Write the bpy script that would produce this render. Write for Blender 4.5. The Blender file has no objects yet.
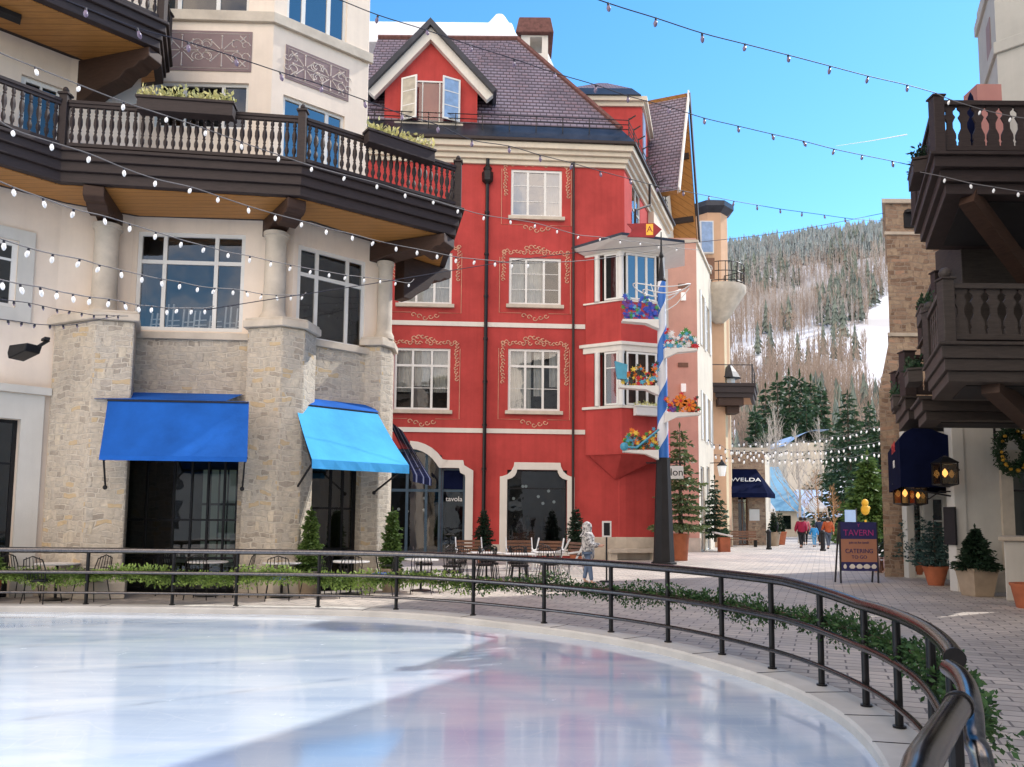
import bpy, bmesh, math, random
import numpy as np
from mathutils import Vector, Matrix
R = math.radians
random.seed(7); rng = np.random.default_rng(7)
sc = bpy.context.scene
col = sc.collection
# ---------------------------------------------------------------- camera
FPX, PITCH, ROLL, HZ, CH = 770.0, R(5.0), R(0.5), 518.0, 1.75
AY = HZ - FPX*math.tan(PITCH)
CP = Vector((0, 0, CH))
Fv = Vector((0, math.cos(PITCH), math.sin(PITCH)))
R0 = Vector((1, 0, 0)); U0 = Vector((0, -math.sin(PITCH), math.cos(PITCH)))
Rv = R0*math.cos(ROLL) + U0*math.sin(ROLL); Uv = -R0*math.sin(ROLL) + U0*math.cos(ROLL)
cam = bpy.data.cameras.new('camera'); camo = bpy.data.objects.new('camera', cam); col.objects.link(camo)
cam.sensor_width = 36; cam.lens = FPX/1024*36; cam.shift_y = (AY-383.5)/1024; cam.clip_end = 6000; cam.clip_start = .05
M = Matrix((Rv, Uv, -Fv)).transposed().to_4x4(); M.translation = CP
camo.matrix_world = M; sc.camera = camo
sc.view_settings.view_transform = 'Standard'; sc.view_settings.look = 'None'; sc.view_settings.exposure = 0
def ray(px, py): return Fv + Rv*((px-512)/FPX) + Uv*(-(py-AY)/FPX)
def at(px, py, Y):
    d = ray(px, py); return CP + d*(Y/d.y)
def gd(px, py, z=0):
    d = ray(px, py); return CP + d*((z-CH)/d.z)
def gx(px, Y, py=None): return at(px, HZ if py is None else py, Y).x
def zz(px, py, Y): return at(px, py, Y).z
class Fr:
    """a vertical wall plane: s runs along it, t out of it, z up"""
    def __init__(s, a, b):
        s.o = Vector((a[0], a[1], 0)); d = Vector((b[0]-a[0], b[1]-a[1], 0)); s.L = d.length; s.u = d.normalized()
        s.n = Vector((s.u.y, -s.u.x, 0))
    def pt(s, a, t, z):
        p = s.o + s.u*a + s.n*t; return (p.x, p.y, z)
    def hit(s, px, py, t=0):
        d = ray(px, py); k = (s.o + s.n*t - CP).dot(s.n)/d.dot(s.n); p = CP + d*k
        return (p-s.o).dot(s.u), p.z
    def rect(s, x0, y0, x1, y1, t=0):
        ym = (y0+y1)/2; xm = (x0+x1)/2
        return s.hit(x0, ym, t)[0], s.hit(x1, ym, t)[0], s.hit(xm, y1, t)[1], s.hit(xm, y0, t)[1]
LF = Fr((0, 0), (1, 0))          # local frame for prototypes
# ---------------------------------------------------------------- mesh builder
OFF = {}
def nm(name, data):
    return bpy.data.objects.new(name, data)
class MB:
    def __init__(s): s.v = []; s.f = []; s.m = []; s.mi = 0; s.sm = []; s.s = False
    def add(s, vs, fs):
        b = len(s.v); s.v += [tuple(v) for v in vs]
        for f in fs: s.f.append(tuple(b+i for i in f)); s.m.append(s.mi); s.sm.append(s.s)
        return s
    def box(s, fr, s0, s1, t0, t1, z0, z1):
        c = [fr.pt(a, t, z) for z in (z0, z1) for (a, t) in ((s0, t1), (s1, t1), (s1, t0), (s0, t0))]
        return s.add(c, [(0, 1, 5, 4), (1, 2, 6, 5), (2, 3, 7, 6), (3, 0, 4, 7), (4, 5, 6, 7), (3, 2, 1, 0)])
    def prism(s, fr, pts, t0, t1):
        n = len(pts)
        v = [fr.pt(a, t1, z) for a, z in pts] + [fr.pt(a, t0, z) for a, z in pts]
        return s.add(v, [tuple(range(n)), tuple(range(2*n-1, n-1, -1))] + [(i, i+n, (i+1) % n+n, (i+1) % n) for i in range(n)])
    def ring(s, fr, outer, inner, t0, t1, closed=True):
        n = len(outer)
        v = [fr.pt(a, t1, z) for a, z in outer] + [fr.pt(a, t1, z) for a, z in inner] + [fr.pt(a, t0, z) for a, z in outer] + [fr.pt(a, t0, z) for a, z in inner]
        fs = []
        for i in range(n if closed else n-1):
            j = (i+1) % n
            fs += [(i, j, n+j, n+i), (2*n+i, 2*n+j, j, i), (n+i, n+j, 3*n+j, 3*n+i)]
        return s.add(v, fs)
    def plan(s, pts, z0, z1, top=None):
        n = len(pts); q = top or pts
        v = [(p[0], p[1], z0) for p in pts] + [(p[0], p[1], z1) for p in q]
        return s.add(v, [tuple(range(n-1, -1, -1)), tuple(range(n, 2*n))] + [(i, (i+1) % n, (i+1) % n+n, i+n) for i in range(n)])
    def tube(s, pts, r, n=8, cap=True, closed=False):
        pts = [Vector(p) for p in pts]; N = len(pts); rs = r if isinstance(r, (list, tuple)) else [r]*N
        vs = []; up = None
        for i, p in enumerate(pts):
            a = pts[i-1] if (i > 0 or closed) else p; b = pts[(i+1) % N] if (i < N-1 or closed) else p
            d = (b-a).normalized()
            if up is None:
                up = Vector((0, 0, 1)) if abs(d.z) < .9 else Vector((1, 0, 0))
            x = d.cross(up)
            if x.length < 1e-4: x = d.cross(Vector((.3, 1, .2)))
            x.normalize(); y = x.cross(d).normalized(); up = y
            for k in range(n):
                t = 2*math.pi*k/n; vs.append(p + (x*math.cos(t) + y*math.sin(t))*rs[i])
        fs = []
        for i in range(N if closed else N-1):
            j = (i+1) % N
            for k in range(n): fs.append((i*n+k, i*n+(k+1) % n, j*n+(k+1) % n, j*n+k))
        if cap and not closed: fs += [tuple(range(n-1, -1, -1)), tuple(range((N-1)*n, N*n))]
        return s.add(vs, fs)
    def lathe(s, c, prof, n=12, a0=0, sx=1, sy=1):
        vs = []; fs = []
        for (r, z) in prof:
            for k in range(n):
                t = a0+2*math.pi*k/n; vs.append((c[0]+r*sx*math.cos(t), c[1]+r*sy*math.sin(t), c[2]+z))
        for i in range(len(prof)-1):
            for k in range(n): fs.append((i*n+k, i*n+(k+1) % n, (i+1)*n+(k+1) % n, (i+1)*n+k))
        fs += [tuple(range(n-1, -1, -1)), tuple(range((len(prof)-1)*n, len(prof)*n))]
        return s.add(vs, fs)
    def bar(s, a, b, w, h):
        a = Vector(a); b = Vector(b); d = (b-a).normalized(); up = Vector((0, 0, 1)) if abs(d.z) < .95 else Vector((0, 1, 0))
        x = d.cross(up).normalized()*w/2; y = x.cross(d).normalized()*h/2
        v = [a-x-y, a+x-y, a+x+y, a-x+y, b-x-y, b+x-y, b+x+y, b-x+y]
        return s.add(v, [(3, 2, 1, 0), (4, 5, 6, 7), (0, 1, 5, 4), (1, 2, 6, 5), (2, 3, 7, 6), (3, 0, 4, 7)])
    def sphere(s, c, r, nu=8, nv=5, sz=1):
        prof = [(max(r*math.sin(math.pi*i/nv), 1e-4), -r*sz*math.cos(math.pi*i/nv)) for i in range(nv+1)]
        return s.lathe(c, prof, nu)
    def comps(s):
        par = list(range(len(s.v)))
        def fd(i):
            while par[i] != i: par[i] = par[par[i]]; i = par[i]
            return i
        for f in s.f:
            a = fd(f[0])
            for k in f[1:]: par[fd(k)] = a
        gr = {}
        for i, f in enumerate(s.f): gr.setdefault(fd(f[0]), []).append(i)
        out = []
        for fs in gr.values():
            q = MB(); mp = {}
            for i in fs:
                t = []
                for k in s.f[i]:
                    if k not in mp: mp[k] = len(q.v); q.v.append(s.v[k])
                    t.append(mp[k])
                q.f.append(tuple(t)); q.m.append(s.m[i]); q.sm.append(s.sm[i])
            out.append(q)
        return out
    def build(s, name, mat, parent=None, label=None, cat=None, group=None, kind=None, loc=None, bevel=0, smooth=False, parts=False):
        if parts:
            r = None
            for q in s.comps(): r = q.build(name, mat, parent, bevel=bevel, smooth=smooth)
            return r
        me = bpy.data.meshes.new(name)
        off = Vector((0, 0, 0))
        if parent is not None: off = OFF.get(parent.name, off)
        elif loc is not None: off = Vector(loc)
        me.from_pydata([(v[0]-off.x, v[1]-off.y, v[2]-off.z) for v in s.v], [], s.f)
        for m in (mat if isinstance(mat, (list, tuple)) else [mat]): me.materials.append(m)
        me.polygons.foreach_set('material_index', s.m)
        me.polygons.foreach_set('use_smooth', [bool(smooth or k) for k in s.sm])
        me.update()
        o = nm(name, me); col.objects.link(o)
        if parent is not None: o.parent = parent; OFF[o.name] = off
        elif loc is not None: o.location = off; OFF[o.name] = off
        if smooth == 'auto' or (smooth and True):
            try: me.set_sharp_from_angle(angle=R(40))
            except Exception: pass
        if bevel:
            b = o.modifiers.new('bevel', 'BEVEL'); b.width = bevel; b.segments = 2; b.limit_method = 'ANGLE'
        tag(o, label, cat, group, kind)
        return o
def tag(o, label=None, cat=None, group=None, kind=None):
    if label: o['label'] = label
    if cat: o['category'] = cat
    if group: o['group'] = group
    if kind: o['kind'] = kind
    return o
def thing(name, label, cat, loc=(0, 0, 0), group=None, world=True):
    o = nm(name, None); o.empty_display_size = .3; col.objects.link(o); o.location = loc
    OFF[o.name] = Vector(loc) if world else Vector((0, 0, 0))
    return tag(o, label, cat, group)
def dup(root, loc, rz=0, label=None, group=None, sc_=1):
    def cp(o, par):
        c = o.copy(); col.objects.link(c); c.parent = par
        for ch in [k for k in o.children]: cp(ch, c)
        return c
    kids = list(root.children)
    r = root.copy(); col.objects.link(r)
    for ch in kids: cp(ch, r)
    r.location = loc; r.rotation_euler = (0, 0, rz); r.scale = (sc_,)*3
    if label: r['label'] = label
    if group: r['group'] = group
    return r
def inset(poly, d):
    """offset a ccw polygon outward by d"""
    n = len(poly); out = []
    for i in range(n):
        p0, p1, p2 = Vector(poly[i-1][:2]), Vector(poly[i][:2]), Vector(poly[(i+1) % n][:2])
        e1 = (p1-p0).normalized(); e2 = (p2-p1).normalized()
        n1 = Vector((e1.y, -e1.x)); n2 = Vector((e2.y, -e2.x)); b = (n1+n2)
        b = b/max(b.dot(n1), .3)
        q = p1+b*d; out.append((q.x, q.y))
    return out
# ---------------------------------------------------------------- materials
class NT:
    def __init__(s, name):
        s.mat = bpy.data.materials.new(name); s.mat.use_nodes = True; s.t = s.mat.node_tree; s.t.nodes.clear()
        s.out = s.n('ShaderNodeOutputMaterial')
    def n(s, typ, **kw):
        nd = s.t.nodes.new(typ)
        for k, v in kw.items():
            if k.startswith('i_'):
                nd.inputs[k[2:].replace('_', ' ')].default_value = v
            else: setattr(nd, k, v)
        return nd
    def l(s, a, b): s.t.links.new(a, b); return s
    def ramp(s, fac, stops, interp='LINEAR'):
        r = s.n('ShaderNodeValToRGB'); r.color_ramp.interpolation = interp; e = r.color_ramp.elements
        while len(e) > 1: e.remove(e[-1])
        e[0].position = stops[0][0]; e[0].color = (*stops[0][1], 1)
        for p, c in stops[1:]:
            x = e.new(p); x.color = (*c, 1)
        s.l(fac, r.inputs[0]); return r.outputs[0]
    def mix(s, fac, a, b, mode='MIX'):
        m = s.n('ShaderNodeMix', data_type='RGBA', blend_type=mode)
        for i, x in ((0, fac), (6, a), (7, b)):
            if isinstance(x, (int, float)): m.inputs[i].default_value = x
            elif isinstance(x, tuple): m.inputs[i].default_value = (*x, 1)
            else: s.l(x, m.inputs[i])
        return m.outputs[2]
    def math(s, op, a, b=0.0):
        m = s.n('ShaderNodeMath', operation=op)
        for i, x in ((0, a), (1, b)):
            if isinstance(x, (int, float)): m.inputs[i].default_value = x
            else: s.l(x, m.inputs[i])
        return m.outputs[0]
    def noise(s, vec, scale, detail=4, rough=.6, dim='3D'):
        x = s.n('ShaderNodeTexNoise'); x.inputs['Scale'].default_value = scale; x.inputs['Detail'].default_value = detail; x.inputs['Roughness'].default_value = rough
        if vec is not None: s.l(vec, x.inputs['Vector'])
        return x.outputs[0]
    def pos(s): return s.n('ShaderNodeNewGeometry').outputs['Position']
    def uv(s):
        """(along, up-the-slope) metres on any flat face, from true normal and position"""
        g = s.n('ShaderNodeNewGeometry')
        c = s.n('ShaderNodeVectorMath', operation='CROSS_PRODUCT'); c.inputs[0].default_value = (0, 0, 1); s.l(g.outputs['True Normal'], c.inputs[1])
        nn = s.n('ShaderNodeVectorMath', operation='NORMALIZE'); s.l(c.outputs[0], nn.inputs[0])
        b = s.n('ShaderNodeVectorMath', operation='CROSS_PRODUCT'); s.l(g.outputs['True Normal'], b.inputs[0]); s.l(nn.outputs[0], b.inputs[1])
        d1 = s.n('ShaderNodeVectorMath', operation='DOT_PRODUCT'); s.l(g.outputs['Position'], d1.inputs[0]); s.l(nn.outputs[0], d1.inputs[1])
        d2 = s.n('ShaderNodeVectorMath', operation='DOT_PRODUCT'); s.l(g.outputs['Position'], d2.inputs[0]); s.l(b.outputs[0], d2.inputs[1])
        cb = s.n('ShaderNodeCombineXYZ'); s.l(d1.outputs['Value'], cb.inputs[0]); s.l(d2.outputs['Value'], cb.inputs[1])
        return cb.outputs[0]
    def bsdf(s, colr, rough=.7, metal=0, bump=None, bstr=.3, bdist=.02, spec=.5, **kw):
        b = s.n('ShaderNodeBsdfPrincipled')
        if isinstance(colr, tuple): b.inputs['Base Color'].default_value = (*colr, 1)
        else: s.l(colr, b.inputs['Base Color'])
        if isinstance(rough, (int, float)): b.inputs['Roughness'].default_value = rough
        else: s.l(rough, b.inputs['Roughness'])
        b.inputs['Metallic'].default_value = metal; b.inputs['Specular IOR Level'].default_value = spec
        for k, v in kw.items():
            b.inputs[k.replace('_', ' ')].default_value = v
        if bump is not None:
            bp = s.n('ShaderNodeBump'); bp.inputs['Strength'].default_value = bstr; bp.inputs['Distance'].default_value = bdist
            s.l(bump, bp.inputs['Height']); s.l(bp.outputs[0], b.inputs['Normal'])
        s.l(b.outputs[0], s.out.inputs[0]); s.b = b
        return s.mat
def plain(name, c, rough=.6, metal=0, var=.25, scale=3, bstr=.15, spec=.4, bs=60):
    t = NT(name); p = t.pos(); nz = t.noise(p, scale, 5)
    cc = t.mix(t.ramp(nz, [(.3, (0, 0, 0)), (.7, (1, 1, 1))]), tuple(x*(1-var) for x in c), tuple(min(1, x*(1+var*.6)) for x in c))
    return t.bsdf(cc, rough, metal, t.noise(p, bs, 3), bstr, .01, spec)
def stucco(name, c, var=.12, streak=.03):
    t = NT(name); p = t.pos(); nz = t.noise(p, .7, 6, .65)
    cc = t.mix(t.ramp(nz, [(.3, (0, 0, 0)), (.7, (1, 1, 1))]), tuple(x*(1-var) for x in c), tuple(min(1, x*(1+var*.4)) for x in c))
    mp = t.n('ShaderNodeMapping'); mp.inputs['Scale'].default_value = (3, 3, .12); t.l(p, mp.inputs[0])
    st = t.ramp(t.noise(mp.outputs[0], 1.5, 4), [(.45, (1, 1, 1)), (.75, (1-streak*2,)*3)])
    cc = t.mix(1.0, cc, st, 'MULTIPLY')
    return t.bsdf(cc, .9, 0, t.noise(p, 45, 4), .35, .008, .2)
def masonry(name, stops, mortar, bw=.42, bh=.17, dist=.05, rough=.9, bump=.8, tint=(.8, .55, .3), msize=.018):
    t = NT(name); uv = t.uv(); p = t.pos()
    nz = t.n('ShaderNodeTexNoise'); nz.inputs['Scale'].default_value = 2.2; nz.inputs['Detail'].default_value = 3; t.l(p, nz.inputs['Vector'])
    sub = t.n('ShaderNodeVectorMath', operation='SUBTRACT'); t.l(nz.outputs['Color'], sub.inputs[0]); sub.inputs[1].default_value = (.5, .5, .5)
    scl = t.n('ShaderNodeVectorMath', operation='SCALE'); t.l(sub.outputs[0], scl.inputs[0]); scl.inputs['Scale'].default_value = dist*4
    ad = t.n('ShaderNodeVectorMath', operation='ADD'); t.l(uv, ad.inputs[0]); t.l(scl.outputs[0], ad.inputs[1])
    def br(w, h, off, sq):
        b = t.n('ShaderNodeTexBrick'); b.offset = off; b.squash = sq; b.squash_frequency = 3; b.offset_frequency = 2
        b.inputs['Scale'].default_value = 1; b.inputs['Brick Width'].default_value = w; b.inputs['Row Height'].default_value = h
        b.inputs['Mortar Size'].default_value = msize; b.inputs['Mortar Smooth'].default_value = .35; b.inputs['Bias'].default_value = 0
        b.inputs['Color1'].default_value = (0, 0, 0, 1); b.inputs['Color2'].default_value = (1, 1, 1, 1); b.inputs['Mortar'].default_value = (.5, .5, .5, 1)
        t.l(ad.outputs[0], b.inputs['Vector']); return b
    b1 = br(bw, bh, .43, 1.5); b2 = br(bw*.62, bh*2, .37, .7)
    pick = t.ramp(t.noise(p, .9, 2), [(.5, (0, 0, 0)), (.53, (1, 1, 1))])
    pick2 = t.math('GREATER_THAN', b2.outputs['Color'], .62)
    colv = t.mix(pick2, b1.outputs['Color'], b2.outputs['Color']); fac = t.mix(pick2, b1.outputs['Fac'], b2.outputs['Fac'])
    base = t.ramp(colv, stops)
    fine = t.noise(p, 9, 6, .7)
    base = t.mix(.55, base, t.ramp(fine, [(.3, (.45, .45, .45)), (.72, (1.25, 1.22, 1.18))]), 'MULTIPLY')
    or_ = t.math('GREATER_THAN', b1.outputs['Color'], .93)
    base = t.mix(t.math('MULTIPLY', or_, .55), base, tint)
    cc = t.mix(fac, base, mortar)
    hgt = t.math('ADD', t.math('MULTIPLY', t.math('SUBTRACT', 1.0, fac), 1.0), t.math('MULTIPLY', fine, .8))
    return t.bsdf(cc, rough, 0, hgt, bump, .04, .2)
def wood(name, c, pw=.2, rough=.6, axis='uv', var=.3, line=.5):
    t = NT(name); p = t.pos()
    mp = t.n('ShaderNodeMapping'); mp.inputs['Scale'].default_value = (1, 1, 9); t.l(p, mp.inputs[0])
    g = t.noise(mp.outputs[0], 4, 6, .7)
    cc = t.mix(t.ramp(g, [(.3, (0, 0, 0)), (.7, (1, 1, 1))]), tuple(x*(1-var) for x in c), tuple(min(1, x*(1+var)) for x in c))
    return t.bsdf(cc, rough, 0, g, .25, .01, .35)
def soffit(name, c):
    t = NT(name); p = t.pos()
    w = t.n('ShaderNodeTexWave'); w.bands_direction = 'Y'; w.inputs['Scale'].default_value = 1.6; w.inputs['Distortion'].default_value = 0; t.l(p, w.inputs[0])
    mp = t.n('ShaderNodeMapping'); mp.inputs['Scale'].default_value = (1, 12, 1); t.l(p, mp.inputs[0])
    g = t.noise(mp.outputs[0], 2.5, 6, .7)
    cc = t.mix(t.ramp(g, [(.3, (0, 0, 0)), (.7, (1, 1, 1))]), tuple(x*.75 for x in c), tuple(x*1.15 for x in c))
    cc = t.mix(t.ramp(w.outputs[0], [(0, (1, 1, 1)), (.04, (0, 0, 0))]), cc, tuple(x*.45 for x in c))
    return t.bsdf(cc, .5, 0, g, .1, .01, .4)
def tiles(name, stops, w=.34, h=.3, dark=(.03, .02, .03), edge=(.5, .46, .55)):
    t = NT(name); uv = t.uv(); p = t.pos()
    b = t.n('ShaderNodeTexBrick'); b.offset = .5; b.inputs['Scale'].default_value = 1; b.inputs['Brick Width'].default_value = w; b.inputs['Row Height'].default_value = h
    b.inputs['Mortar Size'].default_value = .02; b.inputs['Mortar Smooth'].default_value = .1
    b.inputs['Color1'].default_value = (0, 0, 0, 1); b.inputs['Color2'].default_value = (1, 1, 1, 1); t.l(uv, b.inputs['Vector'])
    sp = t.n('ShaderNodeSeparateXYZ'); t.l(uv, sp.inputs[0])
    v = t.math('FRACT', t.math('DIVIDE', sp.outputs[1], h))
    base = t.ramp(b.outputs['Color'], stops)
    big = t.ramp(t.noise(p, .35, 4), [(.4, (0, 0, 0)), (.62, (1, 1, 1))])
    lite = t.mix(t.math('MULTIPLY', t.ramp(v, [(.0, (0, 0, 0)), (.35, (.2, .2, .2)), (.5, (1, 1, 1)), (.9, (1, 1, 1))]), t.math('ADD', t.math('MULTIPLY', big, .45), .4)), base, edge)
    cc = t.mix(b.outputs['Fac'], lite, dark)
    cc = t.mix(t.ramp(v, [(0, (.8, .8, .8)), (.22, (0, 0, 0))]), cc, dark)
    return t.bsdf(cc, .55, 0, v, .6, .05, .5)
def leafmat(name, c, c2=None, rough=.55, trans=.15, scale=1.2):
    t = NT(name); p = t.pos(); c2 = c2 or tuple(x*.45 for x in c)
    g = t.n('ShaderNodeNewGeometry')
    f1 = t.ramp(t.noise(p, scale, 3), [(.35, (0, 0, 0)), (.65, (1, 1, 1))])
    cc = t.mix(f1, c2, c)
    r = g.outputs['Random Per Island']
    cc = t.mix(t.math('MULTIPLY', r, .6), cc, tuple(min(1, x*1.5) for x in c))
    b = t.n('ShaderNodeBsdfPrincipled'); t.l(cc, b.inputs['Base Color']); b.inputs['Roughness'].default_value = rough; b.inputs['Specular IOR Level'].default_value = .3
    tr = t.n('ShaderNodeBsdfTranslucent'); t.l(cc, tr.inputs[0])
    m = t.n('ShaderNodeMixShader'); m.inputs[0].default_value = trans; t.l(b.outputs[0], m.inputs[1]); t.l(tr.outputs[0], m.inputs[2]); t.l(m.outputs[0], t.out.inputs[0])
    return t.mat
def glassmat(name, tint=(.75, .78, .8), refl=1.0, rough=.02, wob=.06, lo=.05):
    t = NT(name); p = t.pos()
    lw = t.n('ShaderNodeFresnel'); lw.inputs[0].default_value = 1.5
    bp = t.n('ShaderNodeBump'); bp.inputs['Strength'].default_value = wob; bp.inputs['Distance'].default_value = .05; t.l(t.noise(p, 1.3, 2), bp.inputs['Height'])
    gl = t.n('ShaderNodeBsdfGlossy'); gl.inputs['Roughness'].default_value = rough; gl.inputs[0].default_value = (1, 1, 1, 1); t.l(bp.outputs[0], gl.inputs['Normal'])
    tr = t.n('ShaderNodeBsdfTransparent'); tr.inputs[0].default_value = (*tint, 1)
    f = t.math('ADD', t.math('MULTIPLY', lw.outputs[0], refl), lo)
    m = t.n('ShaderNodeMixShader'); t.l(f, m.inputs[0]); t.l(tr.outputs[0], m.inputs[1]); t.l(gl.outputs[0], m.inputs[2]); t.l(m.outputs[0], t.out.inputs[0])
    return t.mat
def emis(name, c, st, base=(.8, .8, .8)):
    t = NT(name); t.bsdf(base, .4); t.b.inputs['Emission Color'].default_value = (*c, 1); t.b.inputs['Emission Strength'].default_value = st
    return t.mat

MT = dict(
 cream=stucco('cream_stucco', (.86, .74, .62)), offwhite=stucco('white_stucco', (.62, .60, .55)), greystucco=stucco('grey_stucco', (.42, .41, .38)),
 red=stucco('red_stucco', (.48, .066, .060), .24, .07), pink=stucco('pink_stucco', (.66, .37, .29)), orange=stucco('peach_stucco', (.66, .42, .27)), yellow=stucco('yellow_stucco', (.62, .50, .32)),
 ivory=stucco('ivory_stucco', (.66, .58, .47)),
 stone=masonry('pale_stone_masonry', [(0, (.40, .35, .29)), (.25, (.50, .44, .37)), (.6, (.60, .53, .43)), (.85, (.53, .48, .41)), (1, (.64, .56, .44))], (.60, .54, .45), .30, .115, .07, msize=.016, tint=(.55, .38, .18)),
 cutstone=plain('dressed_limestone', (.58, .51, .42), .85, 0, .2, 2, .3),
 towerstone=masonry('brown_stone_masonry', [(0, (.24, .16, .115)), (.5, (.37, .26, .19)), (1, (.46, .35, .25))], (.36, .29, .23), .32, .13, .06, tint=(.46, .26, .18), msize=.014),
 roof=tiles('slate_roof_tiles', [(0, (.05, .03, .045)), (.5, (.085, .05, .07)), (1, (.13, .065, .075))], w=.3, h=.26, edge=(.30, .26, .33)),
 roofdark=plain('dark_metal_roofing', (.03, .035, .05), .35, .3, .5, 1.2, .2), ridge=plain('ridge_tiles', (.16, .07, .06), .8, 0, .4, 6),
 brown=wood('dark_brown_timber', (.035, .024, .023)), brown2=wood('weathered_brown_timber', (.05, .04, .035)), bracket=wood('bracket_timber', (.05, .025, .016)),
 soff=soffit('orange_timber_soffit', (.42, .19, .05)), white=plain('white_paint', (.74, .73, .70), .5, 0, .06, 2, .1), whitetrim=stucco('white_trim', (.74, .70, .64), .08),
 black=plain('black_painted_metal', (.018, .018, .02), .35, .5, .3, 6, .1), blackm=plain('black_matt', (.012, .012, .014), .7), charcoal=plain('charcoal_metal', (.05, .05, .055), .4, .4),
 blue=plain('blue_awning_canvas', (.012, .11, .46), .85, 0, .3, .9, .5, .2, 9), blue2=plain('sky_blue_canvas', (.06, .36, .74), .85, 0, .2, .9, .5, .2, 9), navy=plain('navy_canvas', (.006, .009, .032), .9, 0, .3, 2, .2, .02), stripe=plain('pale_stripe_cloth', (.12, .13, .2), .9, spec=.02),
 glass=glassmat('window_glass'), glassdark=glassmat('storefront_glass', (.35, .4, .42), 1.1), glassblue=glassmat('sky_facing_glass', (.3, .4, .5), 1.4, .02, .06, .2),
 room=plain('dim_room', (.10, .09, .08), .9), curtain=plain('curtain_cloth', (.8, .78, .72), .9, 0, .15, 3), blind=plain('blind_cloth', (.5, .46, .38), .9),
 terracotta=plain('terracotta', (.42, .13, .06), .75, 0, .25, 3), tanpot=plain('tan_stoneware', (.36, .28, .2), .8, 0, .2, 3), concrete=plain('concrete', (.50, .48, .45), .85, 0, .18, 1.2, .25),
 snow=plain('snow', (.86, .88, .92), .7, 0, .05, 2, .3), bark=plain('bark', (.12, .085, .06), .9, 0, .4, 8), palebark=plain('pale_bark', (.5, .45, .4), .85, 0, .3, 6),
 spruce=leafmat('spruce_needles', (.035, .075, .035)), bluespruce=leafmat('blue_spruce_needles', (.05, .10, .09)), darkleaf=leafmat('dark_needles', (.018, .04, .02)), topiary=leafmat('topiary_leaves', (.09, .15, .035), (.04, .08, .02)),
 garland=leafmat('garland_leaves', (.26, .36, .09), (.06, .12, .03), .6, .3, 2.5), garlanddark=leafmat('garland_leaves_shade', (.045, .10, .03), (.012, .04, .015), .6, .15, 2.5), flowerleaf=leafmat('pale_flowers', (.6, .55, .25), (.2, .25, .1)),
 wicker=plain('brown_wood_slats', (.2, .10, .06), .6), bluepad=plain('blue_cushion', (.02, .05, .28), .8), tabletop=plain('pale_tabletop', (.72, .70, .68), .35),
 wire=plain('black_cable', (.02, .02, .035), .6), bulb=emis('clear_bulb_glass', (1, .97, .9), .15, (.8, .8, .8)), bulbdark=plain('unlit_bulb', (.22, .17, .25), .3), 
 lampglow=emis('lamp_glow', (1, .62, .25), 2.2), paleglow=emis('pale_lamp', (1, .95, .85), .3),
)
# steel handrail
t = NT('polished_dark_steel'); p = t.pos(); n_ = t.noise(p, 30, 4)
MT['steel'] = t.bsdf(t.mix(t.ramp(n_, [(.35, (0, 0, 0)), (.7, (1, 1, 1))]), (.10, .10, .11), (.2, .19, .19)), t.math('ADD', t.math('MULTIPLY', n_, .18), .12), 1.0, n_, .03, .005)
# ice
t = NT('ice'); p = t.pos()
a1 = t.n('ShaderNodeMapping'); a1.inputs['Rotation'].default_value = (0, 0, R(25)); a1.inputs['Scale'].default_value = (.25, 1.6, 1); t.l(p, a1.inputs[0])
st = t.noise(a1.outputs[0], 1.0, 6, .62); cl = t.noise(p, .5, 5, .6); fine = t.noise(p, 14, 5, .7)
a2 = t.n('ShaderNodeMapping'); a2.inputs['Rotation'].default_value = (0, 0, R(-22)); t.l(p, a2.inputs[0])
wv = t.n('ShaderNodeTexWave'); wv.bands_direction = 'Y'; wv.inputs['Scale'].default_value = .16; wv.inputs['Distortion'].default_value = 1.2; wv.inputs['Detail'].default_value = 2; wv.inputs['Detail Scale'].default_value = .5; t.l(a2.outputs[0], wv.inputs[0])
c = t.mix(t.ramp(st, [(.35, (0, 0, 0)), (.68, (1, 1, 1))]), (.48, .60, .77), (.66, .76, .86))
c = t.mix(t.math('MULTIPLY', t.ramp(wv.outputs[0], [(.93, (0, 0, 0)), (1, (1, 1, 1))]), .3), c, (.82, .87, .9))
c = t.mix(t.math('MULTIPLY', t.ramp(cl, [(.5, (0, 0, 0)), (.75, (1, 1, 1))]), .35), c, (.42, .52, .68))
cut_ = t.n('ShaderNodeTexVoronoi', feature='DISTANCE_TO_EDGE'); cut_.inputs['Scale'].default_value = 1.1
a3 = t.n('ShaderNodeMapping'); a3.inputs['Scale'].default_value = (.35, 1.3, 1); a3.inputs['Rotation'].default_value = (0, 0, R(-30)); wn = t.n('ShaderNodeTexNoise'); wn.inputs['Scale'].default_value = .6; t.l(p, wn.inputs['Vector']); av = t.n('ShaderNodeVectorMath', operation='ADD'); t.l(p, av.inputs[0]); t.l(wn.outputs['Color'], av.inputs[1]); t.l(av.outputs[0], a3.inputs[0]); t.l(a3.outputs[0], cut_.inputs['Vector'])
cu2 = t.n('ShaderNodeTexVoronoi', feature='DISTANCE_TO_EDGE'); cu2.inputs['Scale'].default_value = 2.3; a4 = t.n('ShaderNodeMapping'); a4.inputs['Scale'].default_value = (1.5, .3, 1); a4.inputs['Rotation'].default_value = (0, 0, R(20)); t.l(av.outputs[0], a4.inputs[0]); t.l(a4.outputs[0], cu2.inputs['Vector'])
c = t.mix(t.math('MULTIPLY', t.ramp(cu2.outputs['Distance'], [(0, (1, 1, 1)), (.014, (0, 0, 0))]), .14), c, (.88, .92, .95))
cutm = t.ramp(cut_.outputs['Distance'], [(0, (1, 1, 1)), (.012, (0, 0, 0))])
c = t.mix(t.math('MULTIPLY', cutm, .14), c, (.9, .93, .95))
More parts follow.
